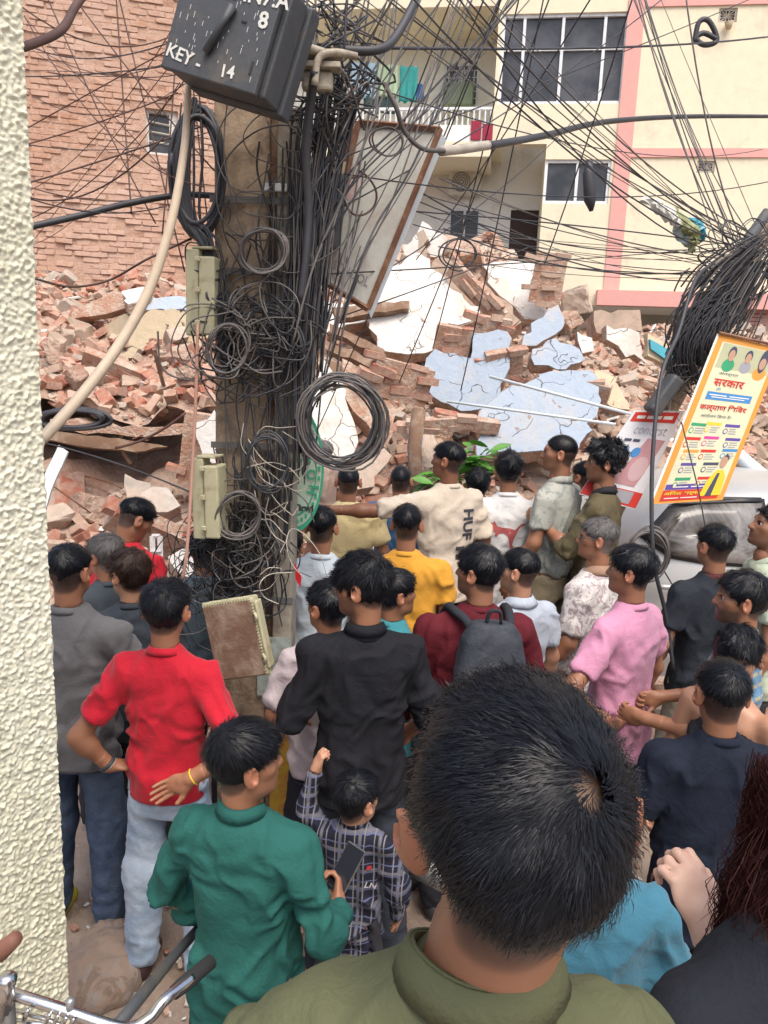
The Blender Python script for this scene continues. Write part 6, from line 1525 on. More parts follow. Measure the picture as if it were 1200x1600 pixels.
# right cable hanging to the ground
wire([(1115, 410, 4.7), (1085, 440, 4.5), (1060, 520, 4.3), (1035, 580, 4.1), (1022, 680, 3.95), (1018, 780, 3.85), (1022, 880, 3.8), (1040, 960, 3.8), (1052, 1045, 3.8)], .011, 'cable', 'dark cable dropping past the white banner to the bricks', n=7)
wire([(1165, 395, 4.9), (1120, 410, 4.8), (1085, 480, 4.8), (1062, 550, 4.8), (1048, 610, 4.8), (1040, 680, 4.8)], .014, 'cable_pale', 'beige tube arching down beside the right pole', n=7)
wire([(1065, 660, 4.4), (1080, 720, 4.3), (1092, 770, 4.25), (1105, 840, 4.2)], .004, 'cable', 'thin wire hanging across the orange bordered banner')
wire([(1010, 845, 4.3), (1060, 930, 4.4), (1100, 1000, 4.4)], .004, 'cable', 'thin wire slanting over the car door')
# families
gA = 'cables rising from the pole to the upper right'
for i in range(36):
    x0, y0 = rr.uniform(455, 535), rr.uniform(170, 640); x1 = 470 + (y0 > 300) * rr.uniform(0, 80) + rr.random() ** 1.3 * 340
    D0, D1 = rr.uniform(3.25, 3.6), rr.uniform(3.2, 5.0); mx, my = x0 + (x1 - x0) * rr.uniform(.35, .6) + rr.gauss(0, 10), y0 * rr.uniform(.42, .56)
    wire([(x0, y0, D0), (x0 + (mx - x0) * .4 + rr.gauss(0, 5), y0 + (my - y0) * .5, D0), (mx, my, (D0 + D1) / 2), (x1, -25, D1)], rr.choice((.0025, .003, .004, .005)), rr.choice(('cable', 'cable', 'cable_grey', 'cable')), 'dark cable rising from the pole side towards the upper right', group=gA)
gB = 'cables from the top centre down to the right pole'
for i in range(12):
    x0 = rr.uniform(500, 760); wsag((x0, -25, rr.uniform(3.2, 3.9)), (rr.uniform(1150, 1215), rr.uniform(378, 425), 4.9), rr.uniform(.02, .22), rr.choice((.002, .003, .004)), rr.choice(('cable', 'cable_grey', 'cable')), 'cable slanting from the top centre down to the right pole', gB)
gC = 'cables climbing from the right pole'
for i in range(9):
    wsag((rr.uniform(1120, 1210), rr.uniform(380, 430), 5.0), (rr.choice((985, 1000, 1030, 850, 1010, 1075, 1120)) + rr.uniform(-8, 8), -25, rr.uniform(5, 8)), rr.uniform(.0, .25), rr.choice((.003, .004, .005)), 'cable_grey' if i % 3 else 'cable', 'cable climbing from the right pole in front of the cream wall', gC)
gD = 'level cables between sign board and right pole'
for i in range(15):
    wsag((rr.uniform(625, 700), rr.uniform(275, 400), rr.uniform(3.9, 5.0)), (rr.uniform(1165, 1215), rr.uniform(380, 440), 4.95), rr.uniform(-.03, .2), rr.choice((.002, .003, .004)), rr.choice(('cable', 'cable_grey')), 'nearly level cable between the sign board and the right pole', gD)
gX = 'cables crossing from upper left of the cream building'
for i in range(7):
    wsag((rr.uniform(455, 560), rr.uniform(90, 520), 3.5), (rr.uniform(820, 1300), rr.uniform(-60, 420), rr.uniform(5, 9)), rr.uniform(0, .2), .0035, 'cable', 'thin cable stretching from the pole across the white balconies', gX)
gW = 'cables running from centre down into the rubble'
for i in range(9):
    x0 = rr.uniform(690, 1000); wsag((x0, -25, 4.6), (x0 - rr.uniform(80, 340), rr.uniform(380, 720), rr.uniform(5, 7)), .05, .0045, 'cable', 'thin cable falling across the white balconies to the rubble', gW)
gE = 'cables crossing the brick wall'
for i in range(20):
    y1 = rr.choice((10, 60, 110, 120, 128, 135, 230, 290, 300, 340, 390)) + rr.uniform(-14, 14); x0, y0 = rr.uniform(255, 340), rr.uniform(-20, 330) if i % 3 else rr.uniform(20, 140)
    wsag((x0, y0, rr.uniform(3.2, 3.7)), (rr.uniform(10, 45), y1, rr.uniform(3.0, 5.5)), rr.uniform(-.02, .16), rr.choice((.002, .0028, .0038)), rr.choice(('cable_brown', 'cable_brown', 'cable')), 'thin brown cable crossing the brick wall left of the pole', gE)
for i in range(6):
    wsag((rr.uniform(60, 300), -25, 4.0), (rr.uniform(200, 345), rr.uniform(250, 470), 3.6), rr.uniform(0, .05), .0035, 'cable_brown', 'thin brown cable hanging from the top left to the pole', 'cables falling over the brick wall')
wire([(52, 435, 3.2), (110, 448, 3.3), (170, 438, 3.4), (230, 405, 3.4), (300, 372, 3.5)], .005, 'cable_brown', 'sagging brown cable low on the brick wall')
# coils: every coil a thing of several turns
def coil(cx, cy, D, rx, ry, turns, r, mat, label, seed, open_=0, dep=.05, n=5):
    q = random.Random(seed); pts = []; ph = q.uniform(0, 6)
    jr = [(q.uniform(.82, 1.10), q.uniform(-.08, .08), q.uniform(-.07, .07)) for _ in range(turns + 1)]
    N_ = 26
    for i in range(turns * N_):
        t = i / N_; k = int(t); f_ = t - k; a = ph + 2 * math.pi * t
        s_ = (jr[k][0] * (1 - f_) + jr[k + 1][0] * f_) * (1 + .05 * math.sin(2 * a + seed) + .035 * math.sin(3.3 * a + seed * 2)); ox = jr[k][1] * (1 - f_) + jr[k + 1][1] * f_; oy = jr[k][2] * (1 - f_) + jr[k + 1][2] * f_
        pts.append(P(cx + rx * (s_ * math.cos(a) + ox), cy + ry * (s_ * math.sin(a) + oy), D + dep * math.sin(a * .37 + seed) + .01 * math.sin(a * 3)))
    V, F = tube_arrays(pts, r, n); o = mk('cable_coil', np_mesh('cable_coil', np.array(V), F, M[mat], True)); tag(o, label, 'cable coil'); return o
coil(533, 660, 3.25, 62, 72, 17, .0048, 'cable_grey', 'large coil of dark cable hanging right of the pole above the oval sign', 1)
coil(533, 655, 3.22, 58, 66, 5, .004, 'cable', 'loose turns of thinner wire over the large hanging coil', 17)
coil(412, 392, 3.33, 34, 36, 9, .0045, 'cable_grey', 'grey coil tied on the pole face near the connector block', 2)
coil(372, 805, 3.32, 33, 35, 10, .0042, 'cable_grey', 'grey coil on the pole between lower meter box and oval sign', 3)
coil(418, 722, 3.30, 35, 44, 6, .004, 'cable', 'black coil on the pole left of the oval sign', 4)
coil(309, 270, 3.45, 40, 92, 7, .010, 'cable', 'thick black cable loop left of the pole below the black box', 5, n=7)
coil(560, 305, 3.5, 28, 34, 1, .005, 'cable_brown', 'single brown loop in front of the faded sign board', 6)
coil(605, 222, 3.5, 26, 24, 2, .004, 'cable_grey', 'pale grey double loop over the top of the sign board', 7)
coil(718, 395, 6.0, 28, 26, 2, .006, 'cable', 'dark wire loop dangling before the diagonal beam', 8)
coil(1012, 865, 4.2, 34, 42, 12, .006, 'cable_grey', 'bundle of cable coiled beside the car rear door', 9, dep=.09)
coil(355, 545, 3.3, 34, 40, 6, .004, 'cable_grey', 'untidy grey coil on the pole beside upper meter box', 10)
coil(115, 655, 6.6, 55, 14, 9, .018, 'cable', 'black cable coil lying at the left mouth of the dark gap', 11)
wsag((180, 700, 6.5), (290, 645, 6.4), .05, .012, 'cable_brown', 'brown cable draped below the broken floor edge')
wsag((60, 690, 5.5), (300, 770, 5.0), -.03, .006, 'cable', 'thin dark cable crossing low over the left heap')
# tangles: nobody could count these
def tangle(n_, gen, mat, label, r=(.0028, .0045), name='cable_tangle', nn=4, per=5):
    Vs, Fs, b = [], [], 0
    for i in range(n_):
        pts = smooth_path([P(*c) for c in gen(i)], per); V, F = tube_arrays(pts, rr.uniform(*r), nn, False); Vs += V; Fs += [tuple(b + k for k in f_) for f_ in F]; b += len(V)
    o = mk(name, np_mesh(name, np.array(Vs), np.array(Fs), M[mat], True)); tag(o, label, 'cables', kind='stuff'); return o
U = rr.uniform; Gs = rr.gauss
def mass_right(i):      # dense vertical mass on the right of the pole, strands mostly parallel
    y0, y1 = U(90, 400), U(430, 760); n = 7; o_ = Gs(0, 1); ph, am, fr = U(0, 6), U(.1, .7), U(.6, 2.2); out = []
    for k in range(n):
        t = k / (n - 1); y = y0 + (y1 - y0) * t; cen = np.interp(y, [90, 250, 400, 520, 640, 760], [528, 500, 488, 478, 476, 474]); spread = np.interp(y, [90, 300, 500, 760], [30, 24, 17, 8])
        out.append((cen + (o_ + am * math.sin(ph + fr * 3 * t)) * spread * .8, y, 3.42 + .05 * math.sin(ph * 2 + t * 2)))
    return out
tangle(72, mass_right, 'cable', 'dense curtain of black cables down the right side of the pole', (.003, .006), per=6)
tangle(58, mass_right, 'cable_grey', 'dusty grey cables mixed in the curtain right of the pole', (.003, .0045), per=6)
def top_mess(i):
    cx, cy = U(455, 560), U(-20, 190); return [(cx + Gs(0, 34), cy + Gs(0, 40), 3.35 + Gs(0, .06)) for _ in range(5)]
tangle(26, top_mess, 'cable', 'knotted black cables around the cream clamp at the top', (.0028, .005)); tangle(12, top_mess, 'cable_grey', 'knotted grey cables around the cream clamp', (.0028, .005))
def loops_at(cx, cy, sx, sy, rad, D):
    def g_(i):
        x, y, a0 = cx + Gs(0, sx), cy + Gs(0, sy), U(0, 6.28); r1 = rad * U(.5, 1.5); r2 = r1 * U(.4, 1.2); sp = U(.5, .9); tl = U(0, 3.14); out = []
        for k in range(int(U(4, 9))):
            a = a0 + k * sp; u, v = r1 * math.cos(a) * (1 + .1 * k), r2 * math.sin(a) + k * Gs(0, 1.5); out.append((x + u * math.cos(tl) - v * math.sin(tl), y + u * math.sin(tl) + v * math.cos(tl), D + Gs(0, .02)))
        return out
    return g_
tangle(58, loops_at(398, 535, 28, 26, 38, 3.34), 'cable', 'black snarl of cable across the pole below upper meter box', (.0028, .0045))
tangle(22, loops_at(390, 530, 30, 24, 38, 3.30), 'cable_grey', 'grey snarl of cable across the pole below upper meter box')
tangle(26, loops_at(395, 870, 32, 55, 34, 3.33), 'cable_grey', 'pale grey snarl of wire low on the pole', (.0022, .0035))
tangle(80, loops_at(370, 890, 34, 38, 30, 3.37), 'cable', 'black snarl of wire low on the pole', (.0024, .004))
tangle(14, loops_at(435, 790, 16, 60, 34, 3.30), 'cable_pale', 'pale bare wires on the pole beside the oval sign', (.0018, .0026))
tangle(22, loops_at(315, 895, 18, 24, 34, 3.4), 'cable', 'thin wires sprawling left of the pole behind the junction box', (.002, .003))
tangle(10, loops_at(345, 420, 14, 50, 34, 3.36), 'cable', 'cable snarl along the left edge of the pole', (.0028, .005))
tangle(8, loops_at(430, 270, 20, 70, 50, 3.38), 'cable_grey', 'loose grey wires on the upper pole face', (.0024, .0036))
def down_pole(i):
    x = U(350, 450) if i % 2 else U(410, 455); y0 = U(200, 720); L = U(120, 380); w_ = Gs(0, 9); return [(x + w_ * math.sin(k * 1.1 + i), y0 + L * k / 5, 3.42) for k in range(6)]
tangle(26, down_pole, 'cable', 'cables running down the pole face', (.0026, .0048)); tangle(16, down_pole, 'cable_grey', 'grey cables running down the pole face', (.0026, .004))
def low_pole(i):
    x = U(335, 450); y0 = U(680, 860); L = U(60, 160); w_ = Gs(0, 7); return [(x + w_ * math.sin(k * 1.1 + i), y0 + L * k / 5, 3.40) for k in range(6)]
tangle(50, low_pole, 'cable', 'cables matted on the lower pole', (.0026, .0045))
def left_bundle(i):
    o_ = Gs(0, 6); return [(300 + o_ + Gs(0, 5), U(150, 200), 3.42), (292 + o_ * 2, 260 + Gs(0, 10), 3.4), (300 + o_, 340, 3.4), (330 + o_, 400 + Gs(0, 12), 3.38), (345 + o_, 480, 3.36), (358 + o_, 560 + Gs(0, 20), 3.36)]
tangle(22, left_bundle, 'cable', 'bundle of cables bowing out left of the pole', (.003, .006))
def right_pole_mess(i):
    o1, o2, ph = Gs(0, 1), Gs(0, 1), U(0, 6); t0, t1 = U(-.05, .5), U(.45, 1.02); out = []
    for k in range(7):
        t = t0 + (t1 - t0) * k / 6; x, y = 1210 - 165 * t, 375 + 235 * t; s_ = 9 + 24 * math.sin(math.pi * min(1, max(0, t)) ** 1.1) * (1 if o1 < 0 else .55)
        out.append((x + s_ * (o1 + .3 * math.sin(ph + 5 * t)) * .9, y + s_ * (o2 * .3 + o1 * .75 + .3 * math.cos(ph + 4 * t)), 4.75 + .05 * math.sin(ph + t * 3)))
    return out
tangle(100, right_pole_mess, 'cable', 'dense black cable mass wrapped round the leaning right pole', (.003, .0065)); tangle(50, right_pole_mess, 'cable_grey', 'dusty cables in the mass round the right pole', (.003, .006))
def droop(i):
    x, y, o_ = U(1105, 1160), U(440, 500), Gs(0, 9); b_ = U(.6, 1.25); return [(x, y, 4.7), (x - 22 * b_ + o_ * .5, y + 12, 4.66), (x - 44 * b_ + o_, y + 50, 4.65), (x - 42 * b_ + o_, y + 92, 4.68), (x - 22 + o_, y + 125, 4.72)]
tangle(46, droop, 'cable', 'drooping black cables at the bulge of the right pole', (.003, .005))
def starb(i):
    a = U(0, 6.28); return [(1165, 410, 4.8), (1165 + 45 * math.cos(a), 405 + 40 * math.sin(a), 4.75), (1165 + 75 * math.cos(a + .5), 400 + 60 * math.sin(a + .5), 4.8), (1165 + 60 * math.cos(a + 1.2), 420 + 50 * math.sin(a + 1.2), 4.8)]
tangle(30, starb, 'cable', 'loose wire loops at the head of the right pole', (.0025, .004))
tangle(20, loops_at(1075, 590, 18, 26, 18, 4.7), 'cable_grey', 'fine loose wire beside the orange bordered banner', (.0018, .003))
# leaning right pole
rp = empty('leaning_pole', P(1205, 350, 5.0)); o0 = Vector(rp.location); a_, b_ = P(1215, 330, 5.0), P(955, 800, 4.95); b2 = P(905, 900, 4.95)
MB().tube([a_ - o0, b_ - o0, b2 - o0], [.045, .07, .09], 12).build('shaft', [M['pole']], rp, True)
MB().tube([P(1200, 330, 4.9) - o0, P(1100, 480, 4.85) - o0, P(1005, 690, 4.8) - o0], [.03, .055, .04], 10).build('cable_sheath', [M['box_black']], rp, True)
MB().box((-.02, -.14, -.02), (.08, -.11, .09)).build('bracket', [M['steel']], rp)
tag(rp, 'utility pole leaning steeply left at the right edge, wrapped in cables', 'utility pole')
b = MB(); b.box((-.09, 0, -.13), (.0, .10, .13)); dkb = b.build('splice_box', [M['box_black']], None, bevel=.02); dkb.location = P(1052, 625, 4.6); dkb.rotation_euler = (0, .6, .2); tag(dkb, 'black splice box strapped to the right pole above the white banner', 'splice box')
b = MB(); b.tube([P(921, 250, 5.0), P(919, 272, 5.0), P(922, 312, 5.0), P(924, 330, 5.0)], [.02, .035, .04, .012], 8); tag(b.build('cable_joint', [M['cable']], None, True), 'black cable joint hanging in front of the small upper window', 'cable joint')
# rags caught on the wires
for (pts, colr, lab, sd_) in (([(1005, 310), (1030, 325), (1052, 340), (1062, 352)], (.60, .60, .55), 'dirty white plastic rag caught on the wires', 1), ([(1045, 328), (1068, 348), (1085, 370), (1078, 395)], (.25, .27, .12), 'olive yellow plastic rag hanging from the wires', 2),
                           ([(1078, 345), (1092, 358), (1100, 372)], (.03, .25, .35), 'teal plastic scrap on the wires', 3), ([(1055, 340), (1066, 362), (1080, 388)], (.45, .55, .55), 'pale blue plastic strip hanging from the wires', 4)):
    pp_ = smooth_path([P(x, y, 4.75 + .02 * sd_) for x, y in pts], 5); n_ = len(pp_); V, F = tube_arrays(pp_, [.012 + .028 * math.sin(math.pi * (i + .5) / n_) for i in range(n_)], 8)
    V = np.array(V) + rng.normal(size=(len(V), 3)) * .008; o = mk('plastic_rag', np_mesh('plastic_rag', V, F, simple('rag_plastic', colr, .4), False)); tag(o, lab, 'rag')

# bent steel rods and splinters poking out of the heap
for i in range(34):
    px_, py_ = rr.choice(((rr.uniform(80, 300), rr.uniform(540, 840)), (rr.uniform(560, 1000), rr.uniform(420, 700)), (rr.uniform(1040, 1200), rr.uniform(600, 760)))); Dd = 4.9
    while Dd < 12.4:
        q_ = P(px_, py_, Dd)
        if q_.z <= surf(q_.x, q_.y): break
        Dd += .08
    b0 = P(px_, py_, Dd + .1); dr_ = Vector((rr.gauss(0, .6), rr.gauss(-.3, .3), rr.uniform(.0, .9))).normalized(); L = rr.uniform(.3, .9); bd = Vector((rr.gauss(0, .2), rr.gauss(0, .1), rr.gauss(-.1, .2)))
    wood = i % 3 == 0; pts = smooth_path([b0, b0 + dr_ * L * .5 + bd * .3, b0 + dr_ * L + bd], 4); o = MB().tube(pts, .022 if wood else .007, 4 if wood else 5).build('wood_splinter' if wood else 'steel_rod', [M['dark_wood'] if wood else M['rust']], None, not wood)
    wh = 'left of the pole' if px_ < 460 else ('among the wall slabs' if px_ < 1020 else 'behind the banners'); lab_ = ('splintered piece of timber poking out of the heap ' if wood else 'bent rusty steel rod poking out of the heap ') + wh; tag(o, lab_, 'timber' if wood else 'steel rod', lab_)
# ================================================================== THE CROWD
HANG = lambda dx=0: {}
HIP_R = lambda y=-.02: {'R': [(.43, -.10, 1.17), (.20, -.13, 1.00), {'dir': (-.75, -.10, -.30), 'palm': (0, -1, 0), 'curl': .15}]}
HIP_L = lambda: {'L': [(-.42, -.10, 1.16), (-.245, -.02, .98), {'dir': (.35, .75, -.3), 'palm': (.6, 0, -.6), 'curl': .4}]}
denim_l = cloth('light_blue_denim', (.30, .40, .53), (.48, .57, .68), 'denim'); denim_d = cloth('dark_blue_denim', (.045, .07, .13), (.10, .14, .21), 'denim'); denim_k = cloth('black_denim', (.02, .025, .035), (.05, .06, .08), 'denim')
M['khaki'] = cloth('khaki_cloth', (.30, .25, .16))
# far rows first
person(506, 688, 6.3, -60, (.45, .32, .26), 'balding person half hidden by the hanging cable coil', head=0, style='crop', hairmat='hair_grey', skin='m')
person(545, 728, 4.9, -5, (.72, .60, .32), 'man in pale yellow t-shirt seen behind the green round sign', (.05, .05, .06), 'm', style='crop', build=1.12, arms={'R': [(.27, -.03, 1.13), (.26, .10, .92)]}, beard=0)
person(627, 728, 5.2, 8, (.04, .14, .32), 'man in plain mid blue shirt with close cropped hair', (.05, .05, .06), 'm', style='crop', build=1.15, head=0)
person(748, 735, 5.3, 0, (.30, .32, .36), 'person hidden but for dark hair beside the green branch', style='floppy', skin='m')
person(917, 722, 5.1, -30, (.78, .78, .77), 'person in white shirt squeezed between the policeman and the curly haired man', style='short', build=1.1)
pc = person(703, 692, 4.7, -28, (.66, .57, .46), 'man in beige t-shirt stretching his left arm out over the crowd', (.03, .035, .05), 'd', head=-35, style='short', sleeve=.85, hem=.76, build=1.1,
       arms={'L': [(-.46, .10, 1.335), (-.70, .22, 1.33), {'dir': (-.95, .25, .05), 'palm': (0, 0, -1), 'curl': .12, 'spread': 3.5}], 'R': [(.27, -.04, 1.13), (.27, .05, .90)]})
pp = person(797, 708, 4.9, 2, (.80, .80, .79), 'long haired man in white t-shirt with a red leaping cat on the back', (.05, .05, .06), 'm', style='floppy', hem=.74, sleeve=.9)
camo = cloth('pale_camouflage_cloth', (.42, .43, .38), (.27, .30, .27), 'blotch', scale=.8)
person(878, 680, 4.75, -55, camo, 'policeman in pale camouflage shirt and khaki trousers looking left', skin='m', head=-20, style='crop', hem=.86, tuck=True, pants_mat=M['khaki'], build=1.05, kind='shirt', beard=.25,
       arms={'L': [(-.24, .02, 1.14), (-.24, .14, .90)], 'R': [(.24, -.02, 1.13), (.25, .10, .90)]})
person(948, 694, 4.6, -65, (.12, .10, .055), 'curly haired man in olive brown shirt holding his hands up before him', (.03, .03, .035), 'm', head=-15, style='curly', kind='shirt', sleeve=1.1, collar=cloth('dark_collar', (.03, .03, .035)), beard=.35,
       arms={'L': [(-.22, .12, 1.17), (-.10, .33, 1.27), {'curl': .8, 'palm': (.8, 0, .3)}], 'R': [(.25, .10, 1.14), (.12, .32, 1.24), {'curl': .8, 'palm': (-.8, 0, .3)}]})
person(503, 793, 4.0, 3, (.60, .68, .74), 'man in very pale blue t-shirt just right of the pole', (.05, .05, .06), 'm', style='short', build=1.0)
person(637, 790, 4.1, 5, (.70, .34, .04), 'man in orange yellow t-shirt with back to camera', (.05, .05, .07), 'm', style='short', build=1.12)
person(452, 828, 4.3, 0, (.75, .45, .05), 'person in bright yellow clothes mostly hidden by the pole', (.5, .3, .05), 'l', style='medium')
person(320, 832, 3.9, 20, (.10, .14, .17), 'person in slate blue shirt half hidden behind the tilted junction box', (.03, .03, .035), 'm', style='short', build=1.1)
person(196, 776, 4.05, 28, (.70, .02, .04), 'young man in red t-shirt looking down, nearest the rubble', (.03, .03, .05), 'm', head=25, pitch=34, style='short', hlen=.03, build=1.12)
person(166, 838, 3.75, -35, (.06, .075, .09), 'person with combed grey hair between two dark haired men', style='slick', hairmat='hair_grey', skin='m', head=-20)
person(203, 862, 3.35, -18, (.045, .055, .07), 'brown haired youth in charcoal t-shirt before the grey haired person', skin='l', head=-35, style='floppy', hairmat='hair_brown')
person(938, 811, 3.95, -52, cloth('white_floral_cloth', (.66, .63, .60), (.36, .29, .30), 'blotch', scale=1.5), 'grey haired man in glasses and white patterned polo shirt', skin='m', head=-22, style='short', hairmat='hair_grey', kind='polo',
       collar=cloth('tan_collar', (.35, .22, .15)), build=1.16, hem=.78, sleeve=.8, pants=(.26, .25, .22), arms={'L': [(-.27, .0, 1.13), (-.29, .16, .92), {'curl': .7}]})
person(1122, 822, 3.9, -12, (.022, .028, .038), 'man in black t-shirt with white shoulder stripe standing by the car door', (.25, .22, .17), 'm', head=-8, style='short', collar=cloth('maroon_neckband', (.10, .03, .03)), hlen=.035,
       arms={'L': [(-.26, -.02, 1.12), (-.24, .10, .90), {'curl': .9}]})
person(1207, 790, 3.9, -75, (.50, .58, .44), 'man in pale green shirt at the right edge, looking up left', skin='m', head=-10, pitch=-12, style='short', beard=.5, kind='shirt')
person(815, 859, 3.6, -30, (.46, .52, .60), 'man in pale grey blue polo shirt beside the backpack', (.05, .05, .07), 'l', head=-30, style='short', kind='polo', beard=.2, build=1.08)
pk_ = person(992, 856, 3.3, -42, (.62, .28, .42), 'youth in pink t-shirt with left hand on hip', (.015, .015, .02), 'm', head=-18, style='medium', shorts=True, hem=.74, build=1.03,
       arms={'L': [(-.40, .02, 1.14), (-.205, -.10, 1.0), {'dir': (.8, -.08, .0), 'palm': (0, -.7, -.6), 'curl': .2}], 'R': [(.26, -.02, 1.13), (.26, .10, .90)]})
person(618, 893, 3.35, 55, (.05, .27, .32), 'boy in teal shirt peeping out beside the tall black shirted man', skin='m', head=10, style='medium')
mr = person(753, 855, 3.15, -6, (.12, .012, .02), 'man in maroon long sleeved shirt with a grey backpack', (.03, .03, .04), 'm', head=-48, style='medium', kind='tee', long_=.9, build=1.14, beard=.4, collar=None,
       arms={'L': [(-.29, .0, 1.13), (-.27, .16, .93)], 'R': [(.30, .04, 1.14), (.16, .22, 1.05)]})
person(515, 912, 3.1, -12, (.52, .45, .47), 'short youth in pale mauve t-shirt left of the tall black shirted man', (.02, .02, .03), 'm', head=-35, style='medium', sleeve=.85)
person(1166, 897, 3.0, -62, cloth('blue_check_cloth', (.10, .24, .38), (.34, .33, .22), 'check'), 'bearded man in blue checked shirt near the right edge', skin='m', head=-10, style='medium', kind='shirt', beard=.85, sleeve=.85,
       arms={'L': [(-.27, .06, 1.13), (-.22, .30, 1.12), {'curl': .7}], 'R': [(.24, .05, 1.13), (.1, .28, 1.1), {'curl': .7}]}, pants=(.1, .1, .13))
tb = person(106, 853, 3.0, 5, (.15, .15, .155), 'man in grey t-shirt and blue trousers cut off by the left wall', (.045, .075, .14), 'm', head=8, style='short', build=1.1, sleeve=.75, pants_mat=denim_d, shoe=(.45, .40, .03),
       arms={'R': [(.26, .06, 1.14), (.22, .22, .96)]})
wt = person(1157, 985, 2.72, -128, (.02, .02, .025), 'youth in black sleeveless top looking back towards the camera', (.3, .08, .14), 'l', head=-25, pitch=2, style='floppy', kind='tank', beard=.0, res=.8,
       arms={'R': [(.24, .0, 1.13), (.22, .12, .90), {'curl': .6}], 'L': [(-.25, -.02, 1.13), (-.26, .05, .88)]})
bk = person(574, 871, 2.74, -8, (.012, .0125, .017), 'tall man in untucked black shirt, head turned left', (.03, .04, .06), 'm', head=-62, pitch=6, style='floppy', hairmat='hair', kind='shirt', build=1.0, width=.95, beard=.55, pants_mat=denim_k, res=.9, sleeve=1.15,
       arms={'L': [(-.26, .02, 1.14), (-.22, .22, 1.06)], 'R': [(.27, .0, 1.13), (.22, .18, .98), {'curl': .7}]})
rs = person(258, 911, 2.72, 4, (.52, .012, .030), 'man in bright red t-shirt and light jeans with hands on his hips', skin='m', style='medium', hlen=.032, build=.97, sleeve=.68, hem=.86, pants_mat=denim_l, res=.8, width=.93, shoe=(.03, .012, .012),
       arms={'R': [(.315, -.13, 1.13), (.15, -.165, 1.03), {'dir': (-.85, -.06, -.42), 'palm': (0, -1, .1), 'curl': .18, 'spread': 3}], 'L': [(-.325, -.10, 1.13), (-.225, -.05, .99), {'dir': (.75, .45, -.2), 'palm': (.3, .2, -.8), 'curl': .5}]})
person(1135, 1038, 2.3, 2, (.010, .015, .030), 'man in plain navy t-shirt, back to camera, at the right', (.02, .02, .03), 'm', style='short', hlen=.032, build=1.04, sleeve=.75, hem=.72, res=.8, arms={'L': [(-.27, .0, 1.13), (-.27, .10, .90), {'curl': .6}]})
plaid = cloth('dark_plaid_cloth', (.018, .020, .040), (.15, .15, .18), 'plaid')
by = person(556, 1212, 2.4, 12, plaid, 'small boy in dark plaid shirt raising his left hand', (.04, .04, .05), 'l', head=30, style='medium', kind='shirt', long_=.85, hem=.66, res=.8, build=.86, hscale=.95,
       arms={'L': [(-.30, .06, 1.46), (-.25, .08, 1.70), {'dir': (.25, .1, .9), 'palm': (.6, .5, -.1), 'curl': .95}], 'R': [(.26, .0, 1.13), (.25, .10, .88)]})
gn_m = cloth('bottle_green_cloth', (.020, .118, .102))
tg = person(380, 1134, 1.86, 12, gn_m, 'man in bottle green shirt with phone, looking right', (.03, .03, .04), 'm', head=48, style='slick', kind='shirt', long_=.75, hem=.72, res=.8, build=.98, beard=.12,
       arms={'R': [(.27, -.02, 1.12), (.255, .20, 1.03), {'dir': (-.2, .75, .45), 'palm': (-.9, .2, .2), 'curl': .7}], 'L': [(-.27, .04, 1.12), (-.22, .20, .92)]})
bt = cloth('sky_blue_cloth', (.055, .20, .29))
person(915, 1190, 1.45, -5, bt, 'person in sky blue t-shirt, head hidden by the nearest man', (.08, .10, .16), 'm', style='short', build=1.0, sleeve=.8, hem=.74, res=.8)
wtop = P(1372, 1165, .86); wsc = (wtop.z - .46) / 1.75
def w_loc(px, py, D):
    v_ = Matrix.Rotation(R(160), 3, 'Z') @ (P(px, py, D) - Vector((wtop.x + .075 * math.cos(R(160)), wtop.y + .075 * math.sin(-R(160)), .46))); return v_ / wsc
wA, wB, wC = w_loc(1160, 1640, .92), w_loc(1112, 1462, .98), w_loc(1080, 1385, 1.02)
wo = person(1372, 1165, .86, 160, (.014, .017, .024), 'woman with long reddish hair and black t-shirt at the right edge, one hand raised', (.03, .03, .04), 'f', head=0, style='medium', hairmat='hair_red', build=.98, sleeve=.8, res=.6, stand=.46, hoff=-.075,
       arms={'R': [tuple(wA), tuple(wB), {'dir': tuple(wC - wB), 'palm': (0, -1, .1), 'curl': .75}], 'L': [(-.22, .10, 1.14), (-.06, .26, 1.22), {'curl': .8}]})
olive = cloth('olive_green_cloth', (.118, .127, .066))
step = MB().box((-.55, -.35, 0), (1.35, 1.12, .46)).build('concrete_step', [M['concrete']]); tag(step, kind='structure')
fgp = person(830, 1046, .62, -2, olive, 'nearest man in olive shirt, back of his head filling the foreground', (.04, .04, .05), 'm', head=0, pitch=-22, roll=-6, style='short', kind='shirt', build=.98, width=.82, res=.5, stand=.46, neck=.014, hoff=.042, crown=(.038, -.050, .095), hlen=.013, hscale=1.065)

# stitched seams on the back of the woven shirts
for q, z_, cl_ in ((tg, 1.345, (.012, .075, .065)), (bk, 1.345, (.006, .006, .008)), (fgp, 1.345, (.075, .08, .04))):
    s_ = q['s']; sm_ = simple('seam_thread', cl_, .9, bstr=0); n_ = 26; w_h = .150 * s_
    st = [[(-w_h + 2 * w_h * i / n_, -.0011), (-w_h + 2 * w_h * (i + 1) / n_, -.0011), (-w_h + 2 * w_h * (i + 1) / n_, .0011), (-w_h + 2 * w_h * i / n_, .0011)] for i in range(n_)]
    decal_on(q['shirt'], poly_mesh(st), (0, -.5, z_ * s_), (1, 0, 0), (0, 0, 1), (0, 1, 0), sm_, 'yoke_seam', .0015, 0)
# ---- things people wear or carry, and prints on their clothes
ink_d = simple('dark_shirt_print', (.05, .05, .06), .8, bstr=0); ink_r = simple('faded_red_print', (.42, .10, .10), .8, bstr=0)
